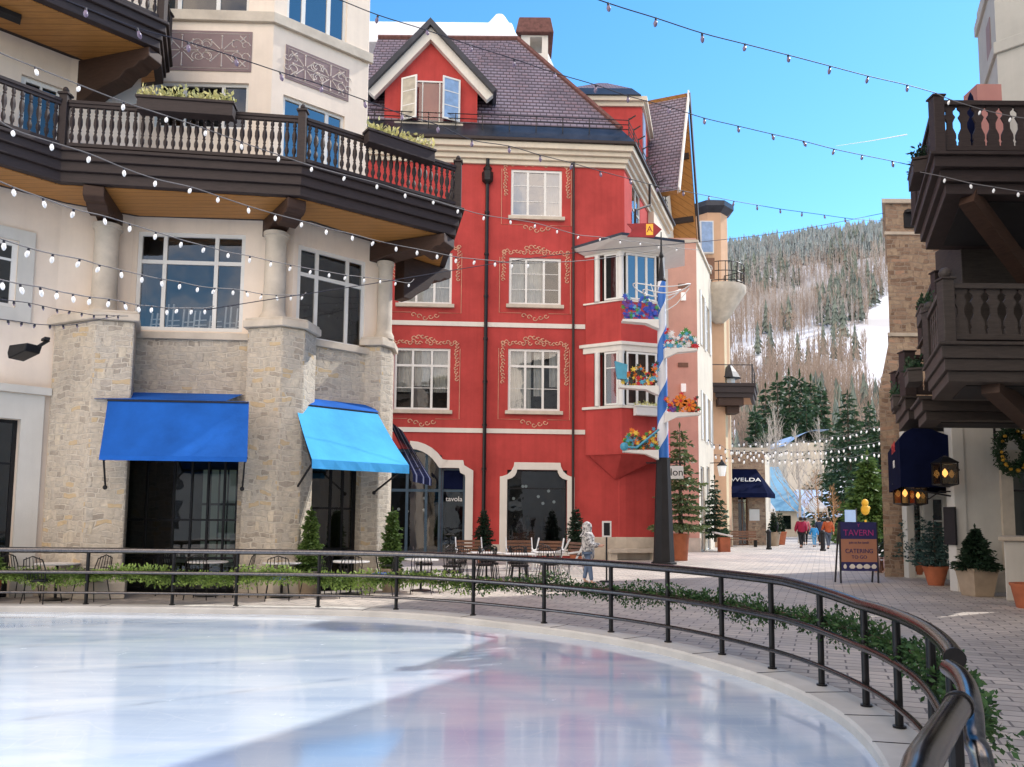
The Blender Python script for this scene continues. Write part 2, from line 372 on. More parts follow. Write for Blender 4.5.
scr = t.ramp(t.noise(p, 3.5, 8, .75), [(.6, (0, 0, 0)), (.78, (1, 1, 1))]); c = t.mix(t.math('MULTIPLY', scr, .3), c, (.86, .9, .93))
rr = t.math('ADD', t.math('ADD', t.math('MULTIPLY', t.ramp(st, [(.3, (0, 0, 0)), (.7, (1, 1, 1))]), .12), .10), t.math('MULTIPLY', scr, .25))
MT['ice'] = t.bsdf(c, rr, 0, t.math('ADD', fine, t.math('MULTIPLY', st, 2.0)), .05, .01, .9, Coat_Weight=.6, Coat_Roughness=.06)
# pavers
def pavers():
    t = NT('paver_blocks'); p = t.pos()
    mp = t.n('ShaderNodeMapping'); mp.inputs['Rotation'].default_value = (0, 0, R(22)); t.l(p, mp.inputs[0])
    b = t.n('ShaderNodeTexBrick'); b.inputs['Scale'].default_value = 1; b.inputs['Brick Width'].default_value = .42; b.inputs['Row Height'].default_value = .22; b.inputs['Mortar Size'].default_value = .012
    b.inputs['Color1'].default_value = (0, 0, 0, 1); b.inputs['Color2'].default_value = (1, 1, 1, 1); t.l(mp.outputs[0], b.inputs['Vector'])
    base = t.ramp(b.outputs['Color'], [(0, (.42, .385, .345)), (.5, (.50, .455, .405)), (1, (.57, .515, .455))])
    g = t.noise(p, .35, 6, .65)
    base = t.mix(.85, base, t.ramp(g, [(.3, (.66, .66, .69)), (.7, (1.18, 1.14, 1.09))]), 'MULTIPLY'); base = t.mix(t.math('MULTIPLY', t.ramp(t.noise(p, .9, 7, .7), [(.6, (0, 0, 0)), (.66, (1, 1, 1))]), .35), base, (.2, .19, .185))
    g2 = t.noise(p, 12, 5, .7)
    base = t.mix(.4, base, t.ramp(g2, [(.3, (.7, .7, .7)), (.7, (1.15, 1.15, 1.15))]), 'MULTIPLY')
    cc = t.mix(b.outputs['Fac'], base, (.17, .15, .14))
    rr = t.ramp(g, [(.35, (.45, .45, .45)), (.6, (.8, .8, .8))])
    return t.bsdf(cc, rr, 0, t.math('SUBTRACT', t.math('MULTIPLY', g2, .4), b.outputs['Fac']), .35, .015, .35)
MT['paver'] = pavers()
def snowhill():
    t = NT('snowy_hillside'); p = t.pos(); g = t.noise(p, .012, 6, .6)
    return t.bsdf(t.mix(t.ramp(g, [(.48, (0, 0, 0)), (.62, (1, 1, 1))]), (.66, .69, .75), (.46, .45, .46)), .9, 0, g, .3, 2)
MT['hill'] = snowhill()
# ---------------------------------------------------------------- shared builders
def wall(name, fr, s0, s1, z0, z1, holes, mat, parent, thick=.3, t=0, **kw):
    mb = MB(); S = sorted({s0, s1, *[h[0] for h in holes], *[h[1] for h in holes]}); Z = sorted({z0, z1, *[h[2] for h in holes], *[h[3] for h in holes]})
    S = [a for a in S if s0-1e-6 <= a <= s1+1e-6]; Z = [a for a in Z if z0-1e-6 <= a <= z1+1e-6]
    for i in range(len(S)-1):
        for j in range(len(Z)-1):
            cs, cz = (S[i]+S[i+1])/2, (Z[j]+Z[j+1])/2
            if any(h[0] < cs < h[1] and h[2] < cz < h[3] for h in holes): continue
            mb.add([fr.pt(S[i], t, Z[j]), fr.pt(S[i+1], t, Z[j]), fr.pt(S[i+1], t, Z[j+1]), fr.pt(S[i], t, Z[j+1])], [(0, 1, 2, 3)])
    for h in holes:
        a, b, c, d = max(h[0], s0), min(h[1], s1), max(h[2], z0), min(h[3], z1); k = t-thick
        for (p, q, r_, s_) in (((a, c), (a, d), (a, d), (a, c)), ((b, d), (b, c), (b, c), (b, d)), ((a, d), (b, d), (b, d), (a, d)), ((b, c), (a, c), (a, c), (b, c))):
            mb.add([fr.pt(p[0], t, p[1]), fr.pt(q[0], t, q[1]), fr.pt(r_[0], k, r_[1]), fr.pt(s_[0], k, s_[1])], [(0, 1, 2, 3)])
    k = t-thick
    mb.add([fr.pt(s0, t, z1), fr.pt(s1, t, z1), fr.pt(s1, k, z1), fr.pt(s0, k, z1)], [(0, 1, 2, 3)])
    mb.add([fr.pt(s0, t, z0), fr.pt(s0, k, z0), fr.pt(s0, k, z1), fr.pt(s0, t, z1)], [(0, 1, 2, 3)])
    mb.add([fr.pt(s1, t, z0), fr.pt(s1, k, z0), fr.pt(s1, k, z1), fr.pt(s1, t, z1)], [(0, 1, 2, 3)])
    return mb.build(name, mat, parent, **kw)
def window(fr, r, parent, cols=(.5,), rows=(), frame='white', glass='glass', t=0, rec=.14, fw=.075, mw=.05, sill=None, curt=None, back=True, minor=None, name='window', deep=.8):
    """r = (s0,s1,z0,z1); cols/rows are mullion fractions; minor = [(col index, n cols, n rows)] thin bars"""
    s0, s1, z0, z1 = r; W, H = s1-s0, z1-z0; m = MB(); a, b = t-rec, t-rec+.07
    for q in ((s0, s0+fw, z0, z1), (s1-fw, s1, z0, z1), (s0+fw, s1-fw, z0, z0+fw), (s0+fw, s1-fw, z1-fw, z1)): m.box(fr, q[0], q[1], a, b, q[2], q[3])
    for c in cols: m.box(fr, s0+W*c-mw/2, s0+W*c+mw/2, a+.005, b-.006, z0+fw, z1-fw)
    for c in rows: m.box(fr, s0+fw, s1-fw, a+.008, b-.010, z0+H*c-mw/2, z0+H*c+mw/2)
    if minor:
        for (f0, f1, g0, g1, nc, nr) in minor:
            for i in range(1, nc): x = s0+W*(f0+(f1-f0)*i/nc); m.box(fr, x-.013, x+.013, a+.012, b-.02, z0+H*g0, z0+H*g1)
            for i in range(1, nr): y = z0+H*(g0+(g1-g0)*i/nr); m.box(fr, s0+W*f0, s0+W*f1, a+.014, b-.022, y-.013, y+.013)
    w = m.build(name, MT[frame] if isinstance(frame, str) else frame, parent, bevel=0)
    g = MB(); g.add([fr.pt(s0+.01, a+.03, z0+.01), fr.pt(s1-.01, a+.03, z0+.01), fr.pt(s1-.01, a+.03, z1-.01), fr.pt(s0+.01, a+.03, z1-.01)], [(0, 1, 2, 3)]); g.build('pane', MT[glass], w)
    if back:
        k = t-rec-deep; bb = MB(); e = .12; k0 = a-.004
        A = [fr.pt(s0-e, k0, z0-e), fr.pt(s1+e, k0, z0-e), fr.pt(s1+e, k0, z1+e), fr.pt(s0-e, k0, z1+e), fr.pt(s0-e, k, z0-e), fr.pt(s1+e, k, z0-e), fr.pt(s1+e, k, z1+e), fr.pt(s0-e, k, z1+e)]
        bb.add(A, [(4, 5, 6, 7), (0, 4, 7, 3), (5, 1, 2, 6), (3, 7, 6, 2), (0, 1, 5, 4)]); bb.build('room_niche', MT['room'], w)
    if curt:
        cm = MB()
        for (f0, f1, g0, g1) in curt:
            n = max(4, int((f1-f0)*W/.06)); vs = []
            for i in range(n+1):
                x = s0+W*(f0+(f1-f0)*i/n); tt = a-.12+.03*math.sin(i*2.2)
                vs += [fr.pt(x, tt, z0+H*g0), fr.pt(x, tt, z0+H*g1)]
            cm.add(vs, [(2*i, 2*i+2, 2*i+3, 2*i+1) for i in range(n)])
        cm.build('curtain', MT['curtain'], w, smooth=True)
    if sill:
        sm = MB(); sm.box(fr, s0-.12, s1+.12, t+.002, t+.16, z0-sill, z0-.005); sm.build('sill', MT['cutstone'], w, bevel=.01)
    return w
def add_faces(name, V, F, mat, parent=None, **kw):
    me = bpy.data.meshes.new(name); off = OFF.get(parent.name, Vector((0, 0, 0))) if parent is not None else Vector(kw.get('loc') or (0, 0, 0))
    V = np.asarray(V, float)-np.array(off)
    F = np.asarray(F); n = len(F); k = F.shape[1]
    me.vertices.add(len(V)); me.vertices.foreach_set('co', V.ravel().astype(np.float32))
    me.loops.add(n*k); me.loops.foreach_set('vertex_index', F.ravel().astype(np.int32))
    me.polygons.add(n); me.polygons.foreach_set('loop_start', (np.arange(n)*k).astype(np.int32))
    me.materials.append(mat); me.update(calc_edges=True); me.validate()
    o = nm(name, me); col.objects.link(o)
    if parent is not None: o.parent = parent; OFF[o.name] = off
    elif kw.get('loc') is not None: o.location = off; OFF[o.name] = off
    tag(o, kw.get('label'), kw.get('cat'), kw.get('group'), kw.get('kind')); return o
def rnd_dirs(n):
    v = rng.normal(size=(n, 3)); return v/np.linalg.norm(v, axis=1)[:, None]
def leafcloud(P, size, aspect=.5, dirs=None, jit=.35):
    """one small pointed leaf (2 tris as a kite) at each point"""
    n = len(P); d = rnd_dirs(n) if dirs is None else dirs; o = np.cross(d, rnd_dirs(n)); o /= np.linalg.norm(o, axis=1)[:, None]+1e-9
    s = size*(1+jit*(rng.random(n)-.5)*2)[:, None]
    a = P; b = P+d*s*.5+o*s*aspect*.5; c = P+d*s; e = P+d*s*.5-o*s*aspect*.5
    V = np.stack([a, b, c, e], 1).reshape(-1, 3); F = np.arange(4*n).reshape(n, 4)
    return V, F
def spruce_geo(h, r, seed, whorls=22, per=11, needles=46, z0=.12, droop=.25, nsize=.16, sparse=0, zb=0, power=.85):
    rg = np.random.default_rng(seed); V = []; D = []
    for w in range(whorls):
        q = (w+rg.random()*.6)/whorls; z = h*(z0+(1-z0)*q); L = r*(1-q)**power*(.75+.5*rg.random())+.04*r
        k = max(3, int(per*(1-.5*q))); ph = rg.random()*6.28
        for j in range(k):
            if rg.random() < sparse: continue
            a = ph+6.283*j/k+rg.normal()*.18; l = L*(.7+.45*rg.random()); n = max(4, int(needles*l/r)+3)
            u = np.sort(rg.random(n)); x = u*l
            dz = .18*l*(1-u)*u*4*.3-droop*l*u+.12*l*u**3
            side = rg.normal(size=n)*.16*l*(.35+np.sin(u*2.8)); 
            P = np.stack([np.cos(a)*x-np.sin(a)*side, np.sin(a)*x+np.cos(a)*side, z+dz-rg.random(n)*nsize*.5], 1); V.append(P)
            dd = np.stack([np.cos(a)+rg.normal(size=n)*.5, np.sin(a)+rg.normal(size=n)*.5, -.25+rg.normal(size=n)*.3], 1); D.append(dd)
    P = np.concatenate(V); D = np.concatenate(D); D /= np.linalg.norm(D, axis=1)[:, None]
    tip = np.stack([np.zeros(8), np.zeros(8), h*(.97+.03*np.arange(8)/8)], 1); P = np.concatenate([P, tip]); D = np.concatenate([D, np.tile([0, 0, 1.], (8, 1))])
    P[:, 2] += zb
    return P, D
def spruce(name, loc, h, r, seed, mat, label, cat='evergreen tree', group=None, trunk='bark', **kw):
    ns = kw.get('nsize', .16); t = thing(name, label, cat, loc, group)
    P, D = spruce_geo(h, r, seed, **kw); P += np.array(loc)
    V, F = leafcloud(P, ns, .42, D); add_faces('crown', V, F, MT[mat], t)
    m = MB(); m.tube([(loc[0], loc[1], loc[2]), (loc[0], loc[1], loc[2]+h*.5), (loc[0], loc[1], loc[2]+h)], [h*.022+.01, h*.013+.005, .006], 7); m.build('trunk', MT[trunk], t)
    return t
def bare_tree(name, loc, h, seed, mat, label, group=None, spread=.35, cat='bare tree', r0=None, twigs=2):
    rg = random.Random(seed); t = thing(name, label, cat, loc, group); m = MB(); tw = MB(); r0 = r0 or h*.014
    base = Vector(loc)
    top = base+Vector((rg.uniform(-.03, .03)*h, rg.uniform(-.03, .03)*h, h)); m.tube([base, base.lerp(top, .4)+Vector((.02*h, 0, 0)), top], [r0, r0*.65, r0*.1], 6)
    def br(p, d, L, r, lev):
        q = p+d*L*.5+Vector((rg.gauss(0, .04), rg.gauss(0, .04), rg.gauss(.03, .03)))*L; e = p+d*L+Vector((0, 0, .12*L))
        tw.tube([p, q, e], [r, r*.6, r*.15], 4, cap=False)
        if lev > 0:
            for i in range(5):
                f = rg.uniform(.25, .95); b = p.lerp(e, f); dd = (d+Vector((rg.gauss(0, .5), rg.gauss(0, .5), rg.uniform(0, .5)))).normalized()
                br(b, dd, L*rg.uniform(.35, .55), max(r*.45, .008), lev-1)
    for i in range(20):
        f = .25+.7*i/20; p = base.lerp(top, f); a = rg.uniform(0, 6.28); sp = spread*(1.15-f)*2
        d = Vector((math.cos(a)*sp, math.sin(a)*sp, .8)).normalized(); br(p, d, h*.34*(1.15-f), r0*.35*(1.1-f)+.008, twigs)
    m.build('trunk', MT[mat], t); tw.build('branches', MT[mat], t); return t
# ================================================================ left: pale stone and stucco hotel
def text_mesh(txt, size, mat, parent, origin, u, up=(0, 0, 1), name='lettering', extrude=.004, align='CENTER'):
    cu = bpy.data.curves.new('txt', 'FONT'); cu.body = txt; cu.size = size; cu.align_x = align; cu.align_y = 'CENTER'; cu.extrude = extrude
    o = bpy.data.objects.new('txt', cu); col.objects.link(o); dg = bpy.context.evaluated_depsgraph_get(); me = bpy.data.meshes.new_from_object(o.evaluated_get(dg))
    bpy.data.objects.remove(o); u = Vector(u).normalized(); v = Vector(up).normalized(); n = u.cross(v); org = Vector(origin)-OFF.get(parent.name, Vector((0, 0, 0)))
    mx = Matrix((u, v, n)).transposed().to_4x4(); mx.translation = org; me.transform(mx); me.materials.clear(); me.materials.append(MT[mat])
    r = nm(name, me); col.objects.link(r); r.parent = parent; return r
lb = thing('hotel_building', 'pale stucco and stone hotel with round columns, bay windows and dark timber balconies', 'building', (-7, 18, 0))
F0 = Fr((-10.15, 16.75), (-8.9, 17.5)); F1 = Fr((-8.9, 17.5), (-5.2, 17.75)); F2 = Fr((-5.2, 17.75), (-3.3, 19.45)); F3 = Fr((-3.3, 19.45), (-4.2, 25.0)); U1 = Fr((-9.3, 18.2), (-6.06, 18.3)); U2 = Fr((-6.06, 18.3), (-4.0, 19.96)); U3 = Fr((-4.0, 19.96), (-5.0, 25.0)); ZM = zz(66, 147.5, 15.5)-.4; FW = Fr((-14.25, 12.65), (-10.15, 16.75))
TOP = 17.5
zst = F1.hit(185, 334)[1]
# upper stucco
w1 = F1.rect(136, 233, 244, 331); w1u = U1.rect(155, 82, 248, 128); w1v = U1.rect(160, -60, 250, 14)
wall('stucco_wall', F1, 0, F1.L, zst, ZM, [w1], MT['cream'], lb); wall('stucco_wall', U1, -.6, U1.L, ZM, TOP, [w1u, w1v], MT['cream'], lb)
w2 = list(F2.hit(297, 290)[:1])+list(F2.hit(365, 300)[:1]); w2 = (w2[0], w2[1], F2.hit(297, 338)[1], F2.hit(297, 244)[1])
w2u = (U2.hit(283, 110)[0], U2.hit(345, 110)[0], ZM+.5, U2.hit(283, 94)[1]); w2v = (U2.hit(287, 20)[0], U2.hit(347, 20)[0], U2.hit(287, 27)[1], U2.hit(287, -60)[1])
wall('stucco_wall', F2, 0, F2.L, zst, ZM, [w2], MT['cream'], lb); wall('stucco_wall', U2, 0, U2.L, ZM, TOP, [w2u, w2v], MT['cream'], lb); wall('stucco_wall', U3, 0, U3.L, ZM, TOP, [], MT['cream'], lb)
wall('stucco_wall', F3, 0, F3.L, 0, ZM, [], MT['cream'], lb)
wall('stucco_wall', F0, 0, F0.L, 0, TOP, [], MT['cream'], lb)
ww = (FW.hit(-25, 270)[0], FW.hit(17, 270)[0], FW.hit(12, 308)[1], FW.hit(12, 240)[1])
wd = (FW.hit(-60, 450)[0], FW.hit(16, 480)[0], 0, FW.hit(12, 419)[1]); wdu = (FW.hit(20, 100)[0], FW.hit(62, 100)[0], FW.hit(30, 160)[1], FW.hit(50, 84)[1])
wall('stucco_wall', FW, 0, FW.L, 0, TOP, [ww, wd, wdu], MT['cream'], lb)
cols3 = (.25, .73)
window(F1, w1, lb, cols3, (.7,), mw=.09, fw=.09, rec=.1)
window(F2, w2, lb, (.28, .73), (.7,), mw=.09, fw=.09, rec=.1)
window(U1, w1u, lb, (.3, .72), (), glass='glassdark', mw=.09); window(U2, w2u, lb, (.3, .72), (), glass='glassblue', mw=.09)
window(U1, w1v, lb, (.22, .65), (), mw=.1, glass='glassdark'); window(U2, w2v, lb, (.28, .7), (), glass='glassblue', mw=.1)
window(FW, ww, lb, (.5,), (.72,), glass='glassdark', fw=.1); window(FW, wdu, lb, (.5,), (), glass='glassdark', fw=.1)
window(FW, wd, lb, (.45,), (.75,), frame='black', glass='glassdark', rec=.25)
m = MB(); a, b, c, d = ww; m.ring(FW, [(a-.25, c-.28), (b+.3, c-.28), (b+.3, d+.25), (a-.25, d+.25)], [(a, c), (b, c), (b, d), (a, d)], .002, .07)
a, b, c, d = wd; m.ring(FW, [(a-.4, 0), (b+.42, 0), (b+.42, d+.55), (a-.4, d+.55)], [(a, .001), (b, .001), (b, d), (a, d)], .002, .1)
m.box(FW, a-.6, FW.L-.02, .101, .2, d+.56, d+.72); m.build('window_surround', MT['offwhite'], lb, parts=True)
# ledge bands between floors
m = MB(); zb = U1.hit(200, 22)[1]; zb2 = U1.hit(200, 14)[1]
for fr, e0, e1 in ((U1, -.5, U1.L+.04), (U2, -.04, U2.L+.1)): m.box(fr, e0, e1, .002, .1, zb, zb2+.06)
m.build('stone_band', MT['cutstone'], lb, bevel=.015, parts=True)
m = MB()
for k in range(7):
    xx = w1[0]+.2+k*.33; tt = -.45-.1*(k % 3); zq = w1[2]+.02; hh = .5+.25*((k*7) % 4)/3
    for dx in (0, .12): m.bar(F1.pt(xx+dx, tt, zq), F1.pt(xx+dx+.03, tt-.02, zq+hh), .035, .035)
    for q in range(3): m.bar(F1.pt(xx, tt, zq+.1+.12*q), F1.pt(xx+.3, tt, zq+.12+.12*q), .02, .025)
m.build('reflection_bars', MT['white'], lb)  # chair-like white bars added indoors to stand in for window reflections
# painted relief panels
def panel(fr, r, parent):
    s0, s1, z0, z1 = r; m = MB(); m.box(fr, s0, s1, .003, .02, z0, z1); p = m.build('painted_panel', MT['taupe'], parent)
    k = MB(); W = s1-s0; H = z1-z0; cz = (z0+z1)/2
    def arc(cx, cy, rr, a0, a1, w=.02, n=10, gr=0):
        pts = []
        for i in range(n+1):
            a = a0+(a1-a0)*i/n; q = rr*(1-gr*i/n); pts.append(fr.pt(cx+q*math.cos(a), .022, cy+q*math.sin(a)))
        k.tube(pts, w*.55, 4)
    e = .07; pts = [(s0+e, z0+e), (s1-e, z0+e), (s1-e, z1-e), (s0+e, z1-e)]
    k.tube([fr.pt(q[0], .022, q[1]) for q in pts], .008, 4, closed=True)
    for cx in (s0+W*.3, s0+W*.7):
        for j in range(8):
            a = math.pi/4*j; k.tube([fr.pt(cx+.06*math.cos(a), .022, cz+.06*math.sin(a)), fr.pt(cx+H*.34*math.cos(a), .022, cz+H*.34*math.sin(a))], .013, 4)
            k.sphere(fr.pt(cx+H*.37*math.cos(a), .022, cz+H*.37*math.sin(a)), .028, 6, 4)
        for sx in (-1, 1):
            for sz in (-1, 1):
                arc(cx+sx*H*.33, cz+sz*H*.16, H*.16, 0 if sx > 0 else math.pi, (5.2 if sx > 0 else math.pi-5.2), gr=.7); arc(cx+sx*H*.55, cz+sz*H*.14, H*.12, 0, 5*sx, gr=.7)
    for sx in (s0+.22, s1-.22):
        for sz in (z0+.2, z1-.2):
            for j in range(4):
                a = math.pi/4+math.pi/2*j; k.tube([fr.pt(sx, .022, sz), fr.pt(sx+.11*math.cos(a), .022, sz+.11*math.sin(a))], .014, 4)
    k.build('scroll_ornament', MT['palepaint'], p)
MT['taupe'] = plain('taupe_paint', (.26, .19, .19), .9, 0, .12, 2); MT['palepaint'] = plain('pale_painted_ornament', (.66, .58, .52), .9)
panel(U1, U1.rect(152, 31, 252, 71), lb)
panel(U2, (U2.hit(285, 70)[0], U2.hit(349, 70)[0], U2.hit(285, 78)[1], U2.hit(285, 44)[1]), lb)
# stone lower walls
so1 = (F1.hit(119, 480, .12)[0], F1.hit(238, 480, .12)[0], 0, F1.hit(180, 402, .12)[1]); so2 = (F2.hit(293, 480, .12)[0], F2.hit(361, 480, .12)[0], 0, F2.hit(300, 424, .12)[1])
wall('stone_wall', F1, 0, F1.L+.05, 0, zst-.16, [so1], MT['stone'], lb, .4, .12)
wall('stone_wall', F2, -.05, F2.L, 0, zst-.16, [so2], MT['stone'], lb, .4, .12)
m = MB(); m.box(F1, .02, F1.L+.1, -.01, .2, zst-.158, zst-.002); m.box(F2, -.1, F2.L-.1, -.01, .2, zst-.157, zst-.001); m.build('stone_sill', MT['cutstone'], lb, bevel=.01, parts=True)
window(F1, so1, lb, (.2, .43, .58, .72, .86), (.18, .38, .72), frame='black', glass='glassdark', t=.12, rec=.3, fw=.08, mw=.045, deep=2.2)
window(F2, so2, lb, (.22, .62, .8), (.25, .5, .78), frame='black', glass='glassdark', t=.12, rec=.3, fw=.09, mw=.05, deep=2.0)
m = MB(); a, b, c, d = so1
for i, (x, z, w, h) in enumerate(((.55, .6, .9, .35), (1.6, .5, 1.2, .1), (2.1, .9, .3, .4))): m.box(F1, a+x, a+x+w, -1.6, -1.3, z, z+h)
m.build('shop_counter', MT['curtain'], lb, parts=True)
MT['indoor'] = emis('dim_lit_interior', (.5, .58, .46), .16, (.35, .38, .32)); m = MB(); a, b, c, d = so1; x0_, x1_ = a+(b-a)*.45, a+(b-a)*.86
for k in range(5):
    q0_ = x0_+(x1_-x0_)*k/5; dx_ = (x1_-x0_)/5
    for (u0, u1) in ((.5, 1.1), (1.16, 2.0), (2.06, 2.9)): m.box(F1, q0_+.03, q0_+dx_-.03, -1.9, -1.85, u0, u1)
for k in range(3): m.box(F2, so2[0]+.25+.28*k, so2[0]+.48+.28*k, -1.7, -1.65, .6, 2.6)
m.build('glowing_back_window', MT['indoor'], lb, parts=True)  # pale panes glow faintly in place of indoor light
# corner piers with caps and columns
piers = [([(-10.1, 16.65), (-8.9, 16.1), (-8.15, 16.3), (-8.72, 17.55), (-9.6, 17.45)], (86, 309, 16.1), (105, 16.95, .27)),
         ([(-6.0, 17.1), (-5.15, 16.9), (-4.72, 17.2), (-4.62, 17.85), (-4.9, 18.1), (-6.0, 17.95)], (280, 317, 16.95), (275, 17.4, .25)),
         ([(-3.75, 18.95), (-3.28, 18.9), (-3.08, 19.25), (-3.1, 19.85), (-3.35, 19.9), (-3.85, 19.3)], (385, 337, 18.9), (385.5, 19.25, .19))]
coltops = []
for pl, cz, (cx, cy, cr) in piers:
    z = zz(*cz); m = MB(); m.plan(pl, 0, z-.22); p_ = m.build('corner_pier', MT['stone'], lb, bevel=.04)
    m = MB(); m.plan(inset(pl, .09), z-.219, z-.06); m.plan(inset(pl, .05), z-.059, z); m.build('pier_cap', MT['cutstone'], p_, bevel=.015)
    m = MB(); m.plan(inset(pl, .07), 0.001, .35); m.build('pier_base', MT['cutstone'], p_, bevel=.02)
    X = at(cx, 280, cy).x; zt = zz(cx, {105: 226, 275: 234, 385.5: 263}[cx], cy); coltops.append((X, cy, zt))
    m = MB(); m.lathe((X, cy, 0), [(cr*1.3, z+.001), (cr*1.3, z+.1), (cr*1.12, z+.16), (cr*1.04, z+.2), (cr, z+.3), (cr*.94, zt-.2), (cr*1.02, zt-.14), (cr*1.02, zt-.1), (cr*1.15, zt-.09), (cr*1.18, zt)], 20)
    m.build('round_column', MT['cutstone'], lb, smooth='auto')
# ---- main balcony
zf = zz(66, 147.5, 15.5)
BB, BC, BE = [(at(a, b, c).x, c) for a, b, c in ((62, 150, 15.5), (302, 160, 16.1), (462, 205, 18.5))]; BA = (BB[0]-2.3, BB[1]-2.6); BG = (BE[0]-.6, 21.6)
bal = [BA, BB, BC, BE, BG, (-3.3, 21.5), (-3.3, 19.6), (-4.9, 17.9), (-8.8, 17.7), (-10.2, 16.9), (-13.4, 13.7)]
# counterclockwise check is handled by inset sign
outer = [BA, BB, BC, BE, BG]
def stepped(poly, z, steps, mat, parent, name):
    m = MB()
    for d, a, b in steps: m.plan(inset(poly, d), z+a, z+b)
    return m.build(name, mat, parent, bevel=.012)
fas = stepped(bal, zf, [(.06, -.07, 0), (-.0, -.25, -.071), (-.07, -.46, -.251), (-.14, -.68, -.461)], MT['brown'], lb, 'balcony_deck')
m = MB(); m.plan(inset(bal, -.3), zf-.70, zf-.681); m.build('balcony_soffit', MT['soff'], fas)
bpro = MB(); H = .78; hw = [(0, .026), (.06, .026), (.1, .045), (.16, .05), (.22, .03), (.25, .024), (.27, .036), (.3, .024), (.42, .055), (.52, .05), (.6, .026), (.62, .04), (.65, .024), (.7, .045), (.78, .03)]
bpro.lathe((0, 0, 0), [(r, z) for z, r in hw], 6)
balproto = None
def railing(pts, z, parent, spacing=.15, mat='brown', h=1.08, postw=.17, skip=(), lastpost=True, style='turned', white_edge=None):
    global balproto
    m = MB(); rails = MB()
    for i, p in enumerate(pts):
        if i in skip: continue
        u = Vector((1, 0)); 
        q = Fr(p, (p[0]+1, p[1])); a = postw/2; mm = MB(); mm.box(q, -a, a, -a, a, z, z+h+.1); mm.box(q, -a-.03, a+.03, -a-.03, a+.03, z+h+.1, z+h+.15); mm.lathe((p[0], p[1], z+h+.15), [(.03, 0), (.06, .04), (.07, .08), (.04, .13), (.01, .15)], 8)
        mm.build('railing_post', MT[mat], parent, bevel=.01)
    for i in range(len(pts)-1):
        fr = Fr(pts[i], pts[i+1]); a = postw/2+.002
        rails.box(fr, a, fr.L-a, -.06, .06, z+h-.07, z+h); rails.box(fr, a, fr.L-a, -.04, .04, z+h-.14, z+h-.071); rails.box(fr, a, fr.L-a, -.045, .045, z+.07, z+.15)
        n = max(1, int((fr.L-.2)/spacing)); 
        for k in range(n):
            s = a+(fr.L-2*a)*(k+.5)/n; p = fr.pt(s, 0, z+.15)
            if style == 'turned':
                if balproto is None:
                    balproto = bpro.build('baluster', MT['brown'], None, smooth='auto'); o = balproto
                    balproto.parent = parent; OFF[o.name] = OFF[parent.name]
                else: o = balproto.copy(); col.objects.link(o); o.parent = parent
                o.location = Vector(p)-OFF[parent.name]; o.scale = (1, 1, (h-.29)/.78)
            else:
                w = spacing*.34; hh = h-.29; z0 = z+.15; z1 = z0+hh; c = (z0+z1)/2; mm = MB(); g = spacing*.5
                # sawn board with cut-out edges
                prof = [(-g+.004, z0), (g-.004, z0), (g-.004, z0+.12*hh), (w*.9, z0+.2*hh), (w*1.25, z0+.3*hh), (w*.8, c-.12*hh), (w*.8, c+.12*hh), (w*1.25, z1-.3*hh), (w*.9, z1-.2*hh), (g-.004, z1-.12*hh), (g-.004, z1), (-g+.004, z1), (-g+.004, z1-.12*hh), (-w*.9, z1-.2*hh), (-w*1.25, z1-.3*hh), (-w*.8, c+.12*hh), (-w*.8, c-.12*hh), (-w*1.25, z0+.3*hh), (-w*.9, z0+.2*hh), (-g+.004, z0+.12*hh)]
                mm.prism(fr, [(s+x, y) for x, y in prof], -.015, .015); mm.build('baluster', MT[mat], parent)
    rails.build('handrail', MT[mat], parent, bevel=.008)
rl = [tuple(Vector(p)) for p in (BA, BB, BC, BE, BG)]
ins = inset(bal, -.1)[:5]
railing(ins, zf, fas, .152)
# pale cord of lights along the deck edge of the sunlit part
# brackets
def bracket(p0, p1, z_top, depth, width, parent, mat='bracket', shape=0):
    fr = Fr(p0, p1); L = fr.L; m = MB(); h = depth
    pts = [(-.15, z_top), (L, z_top), (L, z_top-.22), (L-.12, z_top-.3), (L-.25, z_top-.3), (L-.4, z_top-.42), (L-.62, z_top-.45), (L-.8, z_top-.62*h/1.0), (L*.25, z_top-.8*h), (.1, z_top-h), (-.15, z_top-h)]
    m.prism(fr, pts, -width/2, width/2); return m.build('timber_bracket', MT[mat], parent, bevel=.02)
zs = zf-.702
for (X, Y, zt), e, w in zip(coltops, ((-8.9, 15.75), (BC[0]-.15, 16.35), (BE[0]-.3, 18.55)), (.42, .42, .55)):
    dx, dy = e[0]-X, e[1]-Y; L = math.hypot(dx, dy); s = (X-dx/L*.25, Y-dy/L*.25)
    bracket(s, e, zs, zs-zt, w, lb)
bracket((-2.95, 20.2), (-1.9, 21.3), zs, 1.15, .4, lb)
bracket((-11.6, 15.3), (-10.6, 14.3), zs, .7, .35, lb)
# ---- upper balcony, top left
zu = zz(167, 24, 16.4)
ux = at(166, 30, 16.35).x; up = [(ux-4.4, 11.95), (ux, 16.35), (ux-.6, 17.9), (-9.3, 18.1), (-10.2, 16.9), (-14, 13.1)]
ub = stepped(up, zu, [(.06, -.07, 0), (0, -.25, -.071), (-.07, -.42, -.251), (-.12, -.6, -.421)], MT['brown'], lb, 'balcony_deck')
m = MB(); m.plan(inset(up, -.3), zu-.62, zu-.601); m.build('balcony_soffit', MT['soff'], ub)
railing([p for p in inset(up, -.1)[:3]], zu, ub, .152)
bracket((-9.9, 17.0), (ux-.25, 16.45), zu-.61, 1.0, .4, lb); 
m = MB(); m.plan([(-10.6, 14.9), (-10.3, 15.2), (-10.45, 15.4), (-10.75, 15.1)], zu-.72, zu-.621); m.build('soffit_light', MT['blackm'], ub)
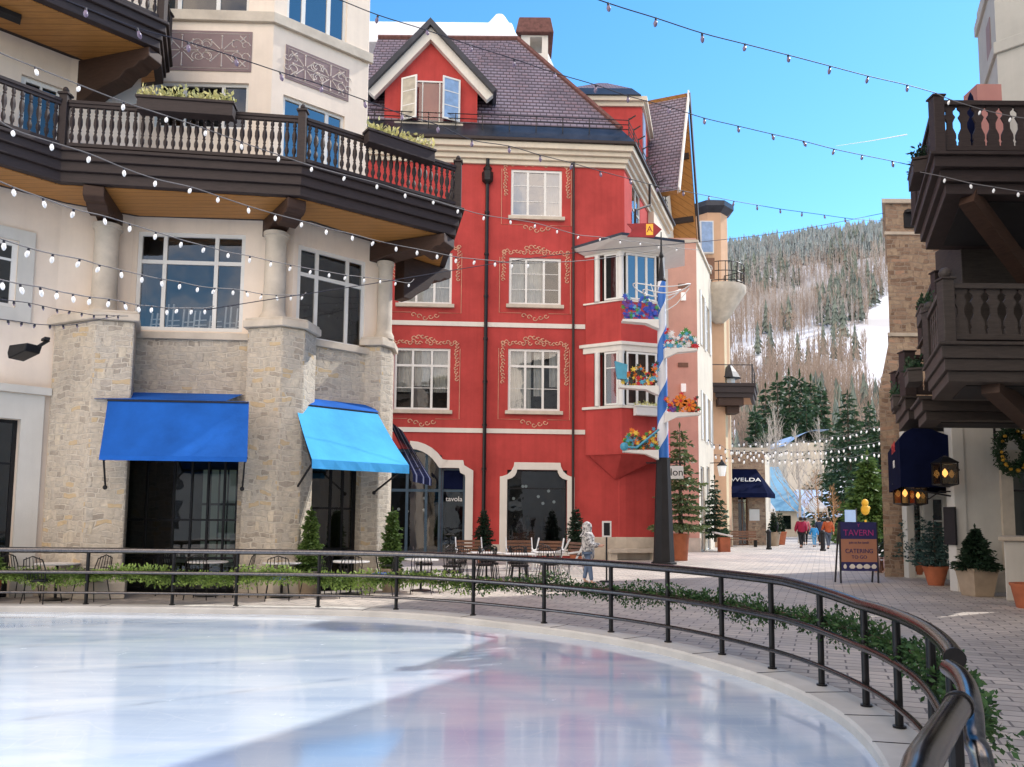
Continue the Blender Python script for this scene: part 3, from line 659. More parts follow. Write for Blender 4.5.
# flat top
m = MB(); m.plan([(-14.25, 12.65), (-10.15, 16.75), (-9.3, 18.2), (-6.06, 18.3), (-4.0, 19.96), (-5, 25), (-14, 25)], TOP, TOP+.2); m.build('roof', MT['roofdark'], lb)
# ---- flower boxes on the balcony
def flowerbox(name, fr, s0, s1, t0, z, label, h=.32, dep=.28, mat='brown', leaf='flowerleaf', n=420, hl=.3, group=None, cat='planter box'):
    o = thing(name, label, cat, fr.pt((s0+s1)/2, t0, z), group); m = MB(); m.box(fr, s0, s1, t0, t0+dep, z, z+h-.06); m.box(fr, s0-.03, s1+.03, t0-.02, t0+dep+.03, z+h-.059, z+h); m.build('box', MT[mat], o, bevel=.01)
    P = np.array([fr.pt(random.uniform(s0, s1), t0+random.uniform(0, dep), z+h-.02+hl*random.random()**1.6*(.45+.55*math.sin(7*q)**2)) for q in [random.random()*3 for _ in range(n)]])
    D = rnd_dirs(len(P))*.6+np.array([0, 0, .6]); D /= np.linalg.norm(D, axis=1)[:, None]
    V, F = leafcloud(P, .11, .5, D); add_faces('plants', V, F, MT[leaf], o); return o
FB1 = Fr(ins[1], ins[2]); FB2 = Fr(ins[2], ins[3])
s0, s1 = FB1.hit(141, 105, .1)[0], FB1.hit(236, 105, .1)[0]
flowerbox('flower_box', FB1, s0, s1, .075, zf+.82, 'long flower box with pale yellow foliage on the front rail of the timber balcony')
s0, s1 = FB2.hit(364, 140, .1)[0], FB2.hit(430, 150, .1)[0]
flowerbox('flower_box', FB2, s0, s1, .075, zf+.82, 'dark flower box with pale blossoms on the sloping right rail of the timber balcony')
# ---- awnings
def awning(name, fr, s0, s1, t0, ztop, zbot, out, mat, label, val=.18, arms=True, s0b=None, s1b=None, valmat=None):
    o = thing(name, label, 'awning', fr.pt((s0+s1)/2, t0, zbot)); s0b = s0 if s0b is None else s0b; s1b = s1 if s1b is None else s1b
    n = 14; m = MB(); vs = []
    for i in range(n+1):
        f = i/n; a = s0+(s1-s0)*f; b = s0b+(s1b-s0b)*f
        for j in range(7):
            g = j/6; vs.append(fr.pt(a+(b-a)*g, t0+out*g, ztop+(zbot-ztop)*g-.05*math.sin(g*3.14)-.022*abs(math.sin(f*math.pi*4))*math.sin(g*3.14)))
    m.add(vs, [(i*7+j, (i+1)*7+j, (i+1)*7+j+1, i*7+j+1) for i in range(n) for j in range(6)]); m.build('canopy', MT[mat], o, smooth=True)
    m = MB(); vs = []
    for i in range(n+1):
        f = i/n; b = s0b+(s1b-s0b)*f; vs += [fr.pt(b, t0+out+.004, zbot), fr.pt(b, t0+out+.01+.012*math.sin(i*1.9), zbot-val)]
    m.add(vs, [(2*i, 2*i+2, 2*i+3, 2*i+1) for i in range(n)]); m.build('valance', MT[valmat or mat], o)
    m = MB(); m.bar(fr.pt(s0b, t0+out-.03, zbot-.02), fr.pt(s1b, t0+out-.03, zbot-.02), .04, .04); m.bar(fr.pt(s0-.0, t0+.03, ztop-.03), fr.pt(s1+.0, t0+.03, ztop-.03), .03, .03)
    for k, (a, b) in enumerate(((s0+.06, s0b+.06), (s1-.06, s1b-.06))):
        m.bar(fr.pt(b, t0+out-.05, zbot-.05), fr.pt(a, t0+.03, zbot-.62), .035, .035); m.sphere(fr.pt(a, t0+.05, zbot-.62), .05)
        m.bar(fr.pt(a, t0+.05, ztop-.25), fr.pt(b, t0+out-.1, zbot-.10), .03, .03)
    m.build('folding_arms', MT['blackm'], o); return o
fA = Fr(F1.pt(0, 0, 0)[:2], F1.pt(F1.L, 0, 0)[:2])
tA = 1.42; out = .75; e0, ez = F1.hit(121, 392, .14); e1 = F1.hit(243, 396, .14)[0]
tA = 1.42; sa0, zt = F1.hit(108, 399, tA); sa1, _ = F1.hit(249, 402, tA); sb0 = F1.hit(99, 462, tA+out)[0]; sb1 = F1.hit(247, 465, tA+out)[0]; zb_ = F1.hit(170, 456, tA+out)[1]
AW1 = awning('window_awning', F1, sa0, sa1, tA, zt, zb_, out, 'blue', 'plain royal blue awning over the shopfront between the two wide stone piers', .1, s0b=sb0, s1b=sb1)
m = MB(); m.add([F1.pt(e0, .14, ez), F1.pt(e1, .14, ez), F1.pt(e1, tA+.02, zt), F1.pt(e0, tA+.02, zt)], [(3, 2, 1, 0)]); m.build('upper_canopy', MT['blue'], AW1)
tA = .5; e0, ez = F2.hit(300, 397, .14); e1 = F2.hit(371, 404, .14)[0]
sa0, zt = F2.hit(295, 403, tA); sa1 = F2.hit(377, 412, tA)[0]; out = 1.35; sb0 = F2.hit(312, 455, tA+out)[0]; sb1 = F2.hit(409, 462, tA+out)[0]; zb_ = F2.hit(312, 459, tA+out)[1]
AW2 = awning('window_awning', F2, sa0, sa1, tA, zt, zb_, out, 'blue2', 'bright sky blue awning lit by the sun over the corner shop door', .2, s0b=sb0, s1b=sb1)
m = MB(); m.add([F2.pt(e0, .14, ez), F2.pt(e1, .14, ez), F2.pt(e1, tA+.02, zt), F2.pt(e0, tA+.02, zt)], [(3, 2, 1, 0)]); m.build('upper_canopy', MT['blue'], AW2)
# navy striped awning on the hidden side
o = thing('striped_awning', 'navy awning with pale stripes seen edge-on beside the corner pier', 'awning', (-3, 22, 3)); m = MB(); st_ = MB(); n = 14
zt1 = zz(392, 420, 20.2); zb1 = zz(412, 474, 20.2); xn, xf = gx(412, 20.2), gx(431, 22.8)
for i in range(n):
    f0, f1 = i/n, (i+1)/n; y0, y1 = 20.2+2.6*f0, 20.2+2.6*f1; xa0, xa1 = xn+(xf-xn)*f0, xn+(xf-xn)*f1
    (m if i % 5 != 2 else st_).add([(-3.25, y0, zt1), (-3.3, y1, zt1), (xa1, y1, zb1), (xa0, y0, zb1), (xa1, y1, zb1-.2), (xa0, y0, zb1-.2)], [(3, 2, 1, 0), (5, 4, 2, 3)])
m.build('canopy', MT['navy'], o); st_.build('stripes', MT['stripe'], o)
m = MB(); m.bar((-3.2, 20.92, 3.0), (gx(420, 21), 20.92, zz(420, 468, 21)), .03, .03); m.build('arm', MT['blackm'], o)
# ---- speaker on the wing wall
o = thing('wall_loudspeaker', 'black box loudspeaker tilted down from the stucco wall beside the left stone pier', 'loudspeaker', at(38, 349, 15.6)); c = at(38, 349, 15.6)
fr = Fr((c.x-.3, c.y+.05), (c.x+.3, c.y-.15)); m = MB(); z = c.z; m.prism(fr, [(-.24, z-.1), (-.2, z-.22), (.24, z-.08), (.3, z+.08), (-.2, z+.06)], -.15, .2); m.build('cabinet', MT['black'], o, bevel=.02)
m = MB(); m.bar((c.x, c.y, z+.05), (c.x+.02, c.y+.3, z+.25), .05, .05); m.bar((c.x-.08, c.y+.3, z+.25), (c.x+.12, c.y+.1, z+.25), .1, .05); m.build('bracket', MT['blackm'], o)
# ================================================================ centre: red stucco building
rb = thing('red_building', 'tall red stucco building with corner oriel, white bands and steep slate roof', 'building', (1, 35, 0))
RC = (4.97, 33.6); R1 = Fr((-7.5, 33-.13), RC); R2 = Fr(RC, (4.97+.37*9.5, 33.6+.93*9.5))
zc = R1.hit(500, 165)[1]; ze = R1.hit(500, 146)[1]
RW = [R1.rect(511, 170, 562, 217), R1.rect(509, 258, 561, 305), R1.rect(508, 349, 560, 411), R1.rect(399, 252, 452, 304), R1.rect(394, 348, 450, 410)]
g2 = R1.rect(507, 470, 567, 534); g2 = (g2[0], g2[1], .35, g2[3]); g1 = (R1.hit(372, 500)[0], R1.hit(465, 500)[0], 0, R1.hit(420, 449)[1])
g1s = (g1[0], R1.hit(441, 500)[0], 0, g1[3]); g1r = (R1.hit(441, 500)[0], g1[1], 0, R1.hit(450, 468)[1])
wall('front_wall', R1, 0, R1.L, 0, zc, RW+[g2, g1s, g1r], MT['red'], rb)
curts = [[(.03, .3, 0, 1), (.7, .97, 0, 1)], [(.03, .3, .0, 1), (.36, .66, 0, 1)], [(.03, .45, .0, 1), (.5, .7, .25, 1), (.8, .97, .4, 1)], [(.03, .97, .0, 1)], [(.05, .3, .3, 1), (.36, .63, .4, 1), (.7, .95, .3, 1)]]
for i, r in enumerate(RW):
    big = i in (2, 4)
    w = window(R1, r, rb, (.33, .67), (.72,) if big else (), fw=.11, mw=.1, rec=.12, sill=.16, curt=curts[i], minor=[(0, 1, 0, .72, 1, 2)] if big else [(0, 1, 0, 1, 1, 3)], glass='glassblue' if i == 0 else 'glass')
    s0, s1, z0, z1 = r; m = MB(); cx = (s0+s1)/2; T = .012
    def swirl(x, z, rr, d, n=9):
        m.tube([R1.pt(x+rr*(1-.75*k/n)*math.cos(d*5.5*k/n), T, z+rr*(1-.75*k/n)*math.sin(d*5.5*k/n)) for k in range(n+1)], .022, 4)
    x = s0-.25; k = 0
    while x < s1+.3:
        if abs(x-cx) > .05 : swirl(x, z1+.25+.04*math.sin(k*2), .1, 1 if k % 2 else -1)
        x += .15; k += 1
    for j in range(5): swirl(cx-.4+.2*j, z1+.42+.1*(1-abs(j-2)/2), .12, 1 if j < 2 else -1)
    for sx, dd in ((s0-.26, 1), (s1+.26, -1)):
        z = z1+.25
        while z > z0+(z1-z0)*.45: swirl(sx+.03*math.sin(z*9), z, .09, dd); z -= .16
    for j in range(5): swirl(cx-.5+.25*j, z0-.5-.12*(1-abs(j-2)/2), .12, 1 if j < 2 else -1)
    e = .42; lo = z0-.38; m.tube([R1.pt(s0-e, T, z1), R1.pt(s0-e, T, lo), R1.pt(cx-.6, T, lo)], .013, 4); m.tube([R1.pt(cx+.6, T, lo), R1.pt(s1+e, T, lo), R1.pt(s1+e, T, z1)], .013, 4)
    m.build('painted_scrollwork', MT['ornpaint'] if 'ornpaint' in MT else MT.setdefault('ornpaint', plain('ochre_painted_scrolls', (.66, .38, .26), .9)), w)
# arched door opening on the left of the front, notched shop window on the right
mr = MB(); s0, s1, z0, z1 = g1r; zs2 = g1r[3]; wdt = .34; acx = R1.hit(409, 500)[0]; ar = g1s[1]-acx; zt = g1s[3]; zsp = zs2+.0
arc = [(acx+ar*math.cos(a), zsp-.6+(zt-zsp+.6)*math.sin(a)) for a in [i*math.pi/2/8 for i in range(8, 0, -1)]]
arc = [(x, max(z, zs2)) for x, z in arc]
inner = arc+[(g1s[1], zs2), (s1-.28, zs2), (s1-.22, zs2-.2), (s1-.02, zs2-.3), (s1, zs2-.4), (s1, 0.0)]
outr = [(acx+(ar+wdt)*math.cos(a), zsp-.6+(zt-zsp+.6+wdt)*math.sin(a)) for a in [i*math.pi/2/8 for i in range(8, 0, -1)]]
outr = [(x, max(z, zs2+wdt)) for x, z in outr]+[(g1s[1]+wdt*.6, zs2+wdt), (s1-.2+.1, zs2+wdt), (s1-.05, zs2+.12), (s1+.12, zs2+.02), (s1+wdt, zs2-.1), (s1+wdt, 0.0)]
mr.ring(R1, outr, inner, .003, .1, False)
m_ = MB(); m_.box(R1, acx+.76*ar, g1s[1]-.002, -.25, -.004, zsp-.6+(zt-zsp+.6)*.82, zt-.002); m_.build('arch_spandrel', MT['red'], rb)
# arch corner infill is carried by the ring itself; drop the last segment face of the closed ring
x0, x1, y0, y1 = g2
def notch(x0, x1, y0, y1, q, k):
    cr_ = [(x1-q*math.sin(t_), y1-q*math.cos(t_)) for t_ in (math.radians(d) for d in (8, 30, 52, 75))]
    cl_ = [(x0+q*math.sin(t_), y1-q*math.cos(t_)) for t_ in (math.radians(d) for d in (75, 52, 30, 8))]
    return [(x0, y0), (x1, y0), (x1, y1-q)]+cr_+[(x1-q, y1), (x0+q, y1)]+cl_+[(x0, y1-q)]
    return [(x0, y0), (x1, y0), (x1, y1-q), (x1-k*.5, y1-q+.04), (x1-q*.8, y1-k*.5), (x1-q, y1), (x0+q, y1), (x0+q*.8, y1-k*.5), (x0+k*.5, y1-q+.04), (x0, y1-q)]
mr.ring(R1, notch(x0-.32, x1+.32, y0-.2, y1+.32, .62, .3), notch(x0, x1, y0, y1, .42, .25), .004, .1)
mr.build('white_surround', MT['whitetrim'], rb, bevel=.015, parts=True)
window(R1, (x0, x1, y0, y1), rb, (), (.77,), frame='blackm', glass='glassdark', fw=.06, rec=.2, deep=2.5)
dw = window(R1, g1s, rb, (.5, .78), (.62,), frame='navyframe' if 'navyframe' in MT else MT.setdefault('navyframe', plain('blue_grey_frame', (.05, .09, .13), .4)), glass='glassdark', fw=.12, mw=.12, rec=.2, deep=2.5)
window(R1, g1r, rb, (), (.75,), frame=MT['navyframe'], glass='glassdark', fw=.09, mw=.1, rec=.2, deep=2.5)
m = MB(); xa = R1.hit(450, 500)[0]; m.box(R1, g1r[0]+.1, g1r[1]-.1, -.15, -.1, g1r[3]-.9, g1r[3]-.1); m.build('blue_blind', MT['navy'], rb)
text_mesh('tavola', .3, 'white', rb, R1.pt(R1.hit(454, 499)[0], -.1, R1.hit(454, 499)[1]), R1.u)
m = MB()
for k in range(7):
    for gg in (g2, g1s):
        xx = random.uniform(gg[0]+.3, gg[1]-.3); m.sphere(R1.pt(xx, -.9-random.random(), random.uniform(2.0, 3.2)), .07, 8, 5)
m.build('hanging_globe_lamp', MT['paleglow'], rb, parts=True)
m = MB()
for k in range(9): xx = random.uniform(g2[0]+.3, g2[1]-.3); m.lathe(R1.pt(xx, -1.2-random.random(), .5), [(.1, 0), (.18, .5), (.2, .9), (.08, 1.1), (.1, 1.25), (.02, 1.4)], 8)
m.build('shop_mannequins', MT['charcoal'], rb, parts=True)
# white bands, stone plinth, cornice, gutter
m = MB(); zb1 = R1.hit(500, 325)[1]; zb2 = R1.hit(500, 431)[1]; se = R1.hit(585, 330)[0]
m.box(R1, 0, se, .003, .05, zb1-.1, zb1+.1); m.box(R1, 0, se, .003, .05, zb2-.1, zb2+.1); m.build('white_band', MT['whitetrim'], rb, parts=True)
def corn(steps, mat, name, pts):
    m = MB()
    for d, a, b in steps: m.plan(inset(pts, d), a, b)
    return m.build(name, mat, rb, bevel=.02)
# plan of the main block (counterclockwise)
e2 = (R2.pt(R2.L, 0, 0)[0], R2.pt(R2.L, 0, 0)[1])
blk = [(-7.5, 32.87), RC, e2, (2, 48), (-7.5, 48)]
corn([(.1, zc, zc+.2), (.22, zc+.201, zc+.42), (.36, zc+.421, zc+.62), (.5, zc+.621, ze)], MT['ivory'], 'cornice', blk)
corn([(.62, ze+.002, ze+.14)], MT['brown'], 'gutter', blk)
# roof
zr0 = ze+.142; dz, dd = 7.6, 5.3
low = inset(blk, .58); 
def up_(pts, d, z0, z1, mat, name, par=rb):
    m = MB(); q = inset(pts, -d); m.plan(pts, z0, z1, q); return m.build(name, mat, par), q
rp, q1 = up_(low, .75, zr0, zr0+.95, MT['roofdark'], 'lower_roof_band')
Yr = q1[0][1]+4.2; xr_ = gx(518, Yr, 38); zTop = zz(480, 39, Yr); q2 = [(-7.0, Yr), (xr_, Yr), (xr_+1.6, Yr+4), (3, Yr+6), (-7.0, Yr+6)]
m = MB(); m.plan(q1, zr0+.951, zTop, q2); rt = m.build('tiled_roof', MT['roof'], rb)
m = MB(); m.tube([(*q1[1], zr0+.99), (*q2[1], zTop+.03)], .13, 6); m.tube([(*q2[0], zTop+.03), (*q2[1], zTop+.03), (*q2[2], zTop+.03)], .13, 6); m.tube([(*q1[2], zr0+.99), (*q2[2], zTop+.03)], .13, 6); m.build('ridge_tile_line', MT['ridge'], rb)
# snow guard rail
m = MB(); ql = inset(low, -.35); zg = zr0+.45
for k in range(3): m.tube([(*p, zg+.28+.22*k) for p in (ql[0], ql[1], ql[2])], .022, 5)
fr = Fr(ql[0], ql[1])
for k in range(int(fr.L/1.2)): p = fr.pt(k*1.2+.3, 0, zg); m.bar(p, (p[0], p[1], zg+.75), .04, .04)
fr = Fr(ql[1], ql[2])
for k in range(10): p = fr.pt(k*1.0+.1, 0, zg); m.bar(p, (p[0], p[1], zg+.85), .04, .07); m.bar((p[0], p[1], zg+.8), (p[0]+.3, p[1]-.1, zg+.95), .04, .05)
m.build('snow_guard_rail', MT['black'], rb)
# snow on top of roof
yq = q2[0][1]; zt = zTop-.1; zS = zz(440, 25, yq+1.2)
m = MB(); m.plan([(gx(340, 39, 30), yq+.15), (gx(519, yq, 35), yq+.15), (gx(524, 42, 35), 42), (gx(340, 42, 30), 42)], zt, zS, [(gx(340, 39, 30), yq+.9), (gx(512, 39, 30), yq+.9), (gx(516, 41.5, 30), 41.2), (gx(340, 42, 30), 41.2)])
m.plan([(gx(476, 39, 30), yq+.4), (gx(519, 39, 30), yq+.4), (gx(522, 41, 30), 41), (gx(476, 41, 30), 41)], zt+.5, zS+.3, [(gx(497, 39, 20), yq+.6), (gx(503, 39, 20), yq+.6), (gx(516, 41, 20), 41), (gx(496, 41, 20), 41)])
m.build('roof_snow', MT['snow'], rb, bevel=.12)
# ---- front dormer
DF = Fr((-7.5, 33.15), (4.97, 33.75))
a0, z0d = DF.hit(384, 128); a1, _ = DF.hit(477, 128); zsh = DF.hit(384, 90)[1]; ax, azp = DF.hit(431, 43)
dh = [(a0, z0d-1.2), (a1, z0d-1.2), (a1, zsh), (ax, azp), (a0, zsh)]
dr = thing  # noqa
dm = MB(); dwn = DF.rect(402, 82, 459, 124)
dm.prism(DF, dh, -6, 0); dormer = dm.build('dormer', MT['red'], rb)
ov = .45
def rake(side, w0, w1, t0, t1, mat, name):
    """band following the gable slope, between offsets w0 and w1 below the outer line"""
    m = MB(); sx = -1 if side < 0 else 1; ea = a0 if side < 0 else a1
    dx, dzz = (ea-ax), (zsh-azp); L = math.hypot(dx, dzz); nx, nz = -dzz/L*(-1 if side < 0 else 1)*1, abs(dx)/L
    nx = abs(dzz)/L*sx; k = 1.0+ov/abs(dx)*.95
    def P(f, w): return (ax+dx*f+nx*w, azp+dzz*f+nz*w)
    yt = lambda w: azp+w*L/abs(dx)
    m.prism(DF, [(ax, yt(w0)), (ax, yt(w1)), P(k, w1), P(k, w0)] if side < 0 else [(ax, yt(w0)), P(k, w0), P(k, w1), (ax, yt(w1))], t0, t1)
    return m.build(name, mat, dormer)
for sd in (-1, 1):
    rake(sd, .0, .38, .002, .30, MT['whitetrim'], 'white_bargeboard'); rake(sd, .381, .6, -5.5, .5, MT['roofdark'], 'dormer_roof')
# white inner cornice face is wide
# dormer window with open casements
window(DF, dwn, dormer, (.36, .66), (), t=.12, rec=.1, fw=.07, glass='glass', curt=[(.33, .6, .0, 1)], back=False)
m = MB(); m.box(DF, dwn[0]-.3, dwn[1]+.2, .002, .22, dwn[2]-.2, dwn[2]-.003); m.build('sill', MT['cutstone'], dormer)
for (x0, x1, ta, tb, gm) in ((402, 418, .2, .55, 'blind'), (443, 460, .55, .2, 'shutterblue')):
    if gm not in MT: MT[gm] = plain('blue_pane', (.25, .38, .6), .3)
    sA, sB = DF.hit(x0, 100)[0], DF.hit(x1, 100)[0]; pa = DF.pt(sA, ta, 0); pb = DF.pt(sB, tb, 0); cf = Fr(pa[:2], pb[:2]); m = MB(); zz0, zz1 = dwn[2], dwn[3]
    m.ring(cf, [(0, zz0), (cf.L, zz0), (cf.L, zz1), (0, zz1)], [(.08, zz0+.08), (cf.L-.08, zz0+.08), (cf.L-.08, zz1-.08), (.08, zz1-.08)], 0, .05)
    for k in (1, 2): zk = zz0+(zz1-zz0)*k/3; m.box(cf, .07, cf.L-.07, .005, .04, zk-.02, zk+.02)
    cs = m.build('open_casement', MT['white'], dormer); m = MB(); m.box(cf, .07, cf.L-.07, .02, .03, zz0+.07, zz1-.07); m.build('pane', MT[gm], cs)
# ---- chimney
ch = [(gx(521, 39, 50), 39), (gx(548, 39, 50), 39), (gx(557.5, 41, 50), 41), (gx(531, 41, 50), 41)]; zc0 = zr0+2; zc1 = zz(535, 33.5, 39); zo0, zo1 = zz(535, 53, 39), zz(535, 37, 39)
m = MB(); cf = Fr(ch[0], ch[1]); L = cf.L; m.plan(ch, zc0, zo0); xs = (gx(530, 39, 50)-ch[0][0], gx(542, 39, 50)-ch[0][0])
for a, b in ((0, xs[0]), (xs[1], L)): m.box(cf, a, b, -1.6, 0, zo0+.001, zo1)
m.box(cf, 0, L+.0, -1.9, 0, zo1+.001, zc1+.05); chm = m.build('chimney', MT['whitetrim'], rb)
m = MB(); m.prism(cf, [(-.3, zc1-.1), (L+.3, zc1-.1), (L+.12, zc1+.75), (-.12, zc1+.75)], -2.2, .28); m.build('chimney_cap', MT['ridge'], chm, bevel=.06)
# ---- side dormer with hipped top, on the street side
sb = [(gx(588, 38), 38), (gx(642, 38, 110), 38), (gx(648, 41.5, 110), 41.5), (gx(588, 42), 42)]; zd0 = zr0+.3; zd1 = zz(620, 107, 38)
m = MB(); m.plan(sb, zd0, zd1); sdm = m.build('side_dormer', MT['red'], rb)
m = MB(); m.plan(inset(sb, .12), zd1+.001, zd1+.22); m.plan(inset(sb, .28), zd1+.221, zd1+.45); m.build('cornice', MT['ivory'], sdm)
zd2 = zd1+.452; eb = [(gx(560, 37.6, 90), 37.6), (gx(641, 37.6, 90), 37.6), (gx(650, 42, 90), 42.2), (gx(565, 42, 90), 42.4)]
m = MB(); m.plan(eb, zd2, zd2+.62, inset(eb, -.5)); m.build('lower_roof_band', MT['roofdark'], sdm)
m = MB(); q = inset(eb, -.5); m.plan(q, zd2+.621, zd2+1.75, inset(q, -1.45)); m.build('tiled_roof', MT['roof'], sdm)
sf = Fr(sb[1], sb[2]); m = MB(); m.box(sf, .2, 1.4, .01, .06, zd0+.9, zd1-.2); m.build('blue_shutter', MT['shutterblue'], sdm)
# ---- side wall upper, cross gable
R2w = (R2.hit(632, 210)[0], R2.hit(640, 210)[0], R2.hit(636, 235)[1], R2.hit(636, 190)[1])
wall('side_wall', R2, 0, R2.L, 0, zc, [R2w], MT['red'], rb); window(R2, R2w, rb, (.5,), (.5,), rec=.1, glass='glass')
# orange-gabled cross roof: ridge points outward over the street
rg0 = Vector((gx(640, 41.5), 43.6, 0)); rg1v = at(687, 93, 43); zR = rg1v.z; ne = at(677, 190, 39.4); fe = at(697.5, 242, 47.0)
back = Vector((-4.2, 1.7, 0))
def slab(p, q, r_, s_, th, mat, name, par, under=None):
    P = [Vector(x) for x in (p, q, r_, s_)]; n = (P[1]-P[0]).cross(P[3]-P[0]).normalized(); n = n if n.z > 0 else -n
    m = MB(); v = P+[x-n*th for x in P]; m.add(v, [(0, 1, 2, 3)]); k = m.build(name, mat, par)
    m = MB(); m.add(v, [(7, 6, 5, 4), (0, 4, 5, 1), (1, 5, 6, 2), (2, 6, 7, 3), (3, 7, 4, 0)]); m.build('roof_underside', under or mat, k); return k
rgv = Vector(rg1v)
gb = slab(ne+back*1.2, ne, rgv, rgv+back*1.2, .3, MT['roof'], 'gable_roof', rb, MT['soff'])
g3 = slab(rgv+back*1.2, rgv, fe, fe+back*1.2, .3, MT['roof'], 'gable_roof', rb, MT['soff'])
m = MB(); nx = Vector((.1, -.04, 0)); m.bar(rgv+nx, ne+nx, .08, .35); m.build('bargeboard', MT['whitetrim'], rb)
m = MB(); m.bar(rgv+nx*1.2, fe+nx*1.2, .1, .45); m.build('bargeboard', MT['brown'], rb)
m = MB(); bm = Vector((-.9, .35, 0)); mid = ne.lerp(rgv, .05)
gw = [Vector((ne.x, ne.y, 0))+back*.32+Vector((.2, .5, 0)), Vector((fe.x, fe.y, 0))+back*.32-Vector((.1, .5, 0))]
GF = Fr((gw[0].x, gw[0].y), (gw[1].x, gw[1].y)); rs = GF.hit(675, 100)[0]
m.prism(GF, [(0, 12), (GF.L, 12), (GF.L, fe.z-.2), ((rgv-GF.o).dot(GF.u), rgv.z-.4), (0, ne.z-.2)], -2.5, 0); m.build('gable_wall', MT['ivory'], rb)
m = MB()
for f in (.35, .78): p = rgv.lerp(fe, f)+Vector((-.1, .04, -.45)); m.bar(p, p+back*.34, .3, .45)
m.build('timber_bracket', MT['brown'], rb, parts=True)
# curved white wall end under the side cornice
m = MB(); m.box(R2, R2.L*.55, R2.L, .004, .3, 12.2, zc); m.build('pale_side_pier', MT['ivory'], rb)
# ---- lower corner block and oriel
lowb = [(4.6, 33.55), (4.97, 33.56), (6.75, 34.0), (8.75, 42.3), (6, 42.3)]; zor = zz(622, 405, 32.6)
m = MB(); m.plan(lowb, 0, zor-.1); m.build('corner_wall', MT['red'], rb, bevel=.1)
m = MB(); zpl = zz(640, 537, 34); m.plan(inset(lowb, .09), 0, zpl); s_2 = R1.hit(575, 540)[0]; m.box(R1, s_2, R1.L, .003, .1, 0, zpl-.004); s_3, s_4 = R1.hit(472+9, 540)[0], R1.hit(500, 540)[0]; m.box(R1, s_3, s_4, .003, .1, 0, zpl-.35); m.build('stone_plinth', MT['cutstone'], rb, bevel=.02, parts=True)
m = MB(); fr = Fr((4.9, 33.45), (6.6, 33.88)); m.box(fr, -.9, 1.6, .01, .5, .32, .48); m.box(fr, -.8, -.5, .1, .4, 0, .32); m.box(fr, 1.1, 1.4, .1, .4, 0, .32); bn = m.build('stone_bench', MT['cutstone'], None, 'low stone bench against the base of the red corner', 'bench', loc=fr.pt(.3, .2, 0)) 
OR = [(3.2, 33.42), (4.66, 32.6), (6.6, 33.2), (7.05, 35.2), (6.0, 36.3), (4.9, 33.8)]
def oz(y, px=622, D=32.6): return zz(px, y, D)
zA, zB, zC, zD, zE, zF = oz(454), oz(405), oz(352), oz(344), oz(299), oz(252)
orl = MB(); orl.plan(OR, zA, zB-.12); oriel = orl.build('oriel', MT['red'], rb); orl = MB(); orl.plan(OR, zD+.12, zE-.08); orl.build('red_apron', MT['red'], oriel)
tipx, tipy, tz = gx(616, 33.55), 33.55, zz(616, 479, 33.5); m = MB(); m.plan([(tipx-.05, tipy-.05), (tipx+.05, tipy-.05), (tipx+.1, tipy), (tipx+.1, tipy+.1), (tipx, tipy+.1), (tipx-.05, tipy+.05)], tz, zA-.001, inset(OR, -.06)); m.build('oriel_base_cone', MT['red'], oriel)
m = MB(); m.plan(inset(OR, .07), zB-.119, zB); m.plan(inset(OR, .12), zD-.03, zD+.119); m.plan(inset(OR, .05), zC+.06, zD-.031); m.plan(inset(OR, .05), zE-.079, zE); m.plan(inset(OR, .02), zF+.0, zF+.1); m.build('white_moulding', MT['whitetrim'], oriel, bevel=.015, parts=True)
for (zlo, zhi, gl) in ((zB, zC+.06, 'glass'), (zE, zF, 'glassblue')):
    f_ = Fr(OR[0], OR[1]); L = f_.L
    m = MB(); m.box(f_, 0, L*.24, -.2, 0, zlo, zhi); m.box(f_, .72*L+.0, L-.12, -.2, -.02, zlo, zhi) ; m.build('red_infill', MT['red'], oriel, parts=True)
    s_a, s_b = f_.hit(605, 280)[0], f_.hit(617.5, 280)[0]; window(f_, (s_a-.02, s_b+.02, zlo+.02, zhi-.02), oriel, (), (.7,) if zlo == zB else (), rec=.03, glass='glass' if gl == 'glass' else 'glassdark', minor=[(0, 1, 0, 1, 1, 1)], deep=.4)
    m = MB(); xc, _ = f_.hit(597.5, 280); p = f_.pt(xc, .02, 0); m.lathe((p[0], p[1], 0), [(.12, zlo), (.12, zhi)], 8); m.lathe((OR[1][0], OR[1][1]+.06, 0), [(.17, zlo), (.14, zlo+.1), (.13, zhi-.15), (.17, zhi)], 10); m.lathe((OR[2][0]-.05, OR[2][1]+.08, 0), [(.14, zlo), (.14, zhi)], 10); m.build('white_column', MT['white'], oriel, smooth='auto', parts=True)
    f_ = Fr(OR[1], OR[2]); window(f_, (f_.hit(626, 280)[0], f_.hit(656, 280)[0], zlo+.02, zhi-.02), oriel, (.34, .67), (), rec=.03, fw=.08, mw=.1, glass=gl, minor=[(0, 1, 0, 1, 1, 1)], deep=.4)
    f_ = Fr(OR[2], OR[3]); window(f_, (.3, f_.L-.2, zlo+.02, zhi-.02), oriel, (.5,), (), rec=.03, glass=gl, deep=.4)
ceil = [p for p in inset(OR, .03)]; out_ = inset(OR, .95); out_[4] = (6.2, 36.5); out_[5] = (4.9, 34); out_[0] = (gx(571, 33.4), 33.4)
ze1 = oz(240, 590, 32.2)
m = MB(); m.plan(ceil, zF+.101, ze1, out_); m.build('roof_soffit', MT['white'], oriel)
m = MB(); m.plan(out_, ze1+.001, ze1+.12); pk = [(4.9+(p[0]-4.9)*.25, 33.75+(p[1]-33.75)*.25) for p in out_]; m.plan(out_, ze1+.121, ze1+.65, pk); m.build('oriel_roof', MT['roofdark'], oriel)
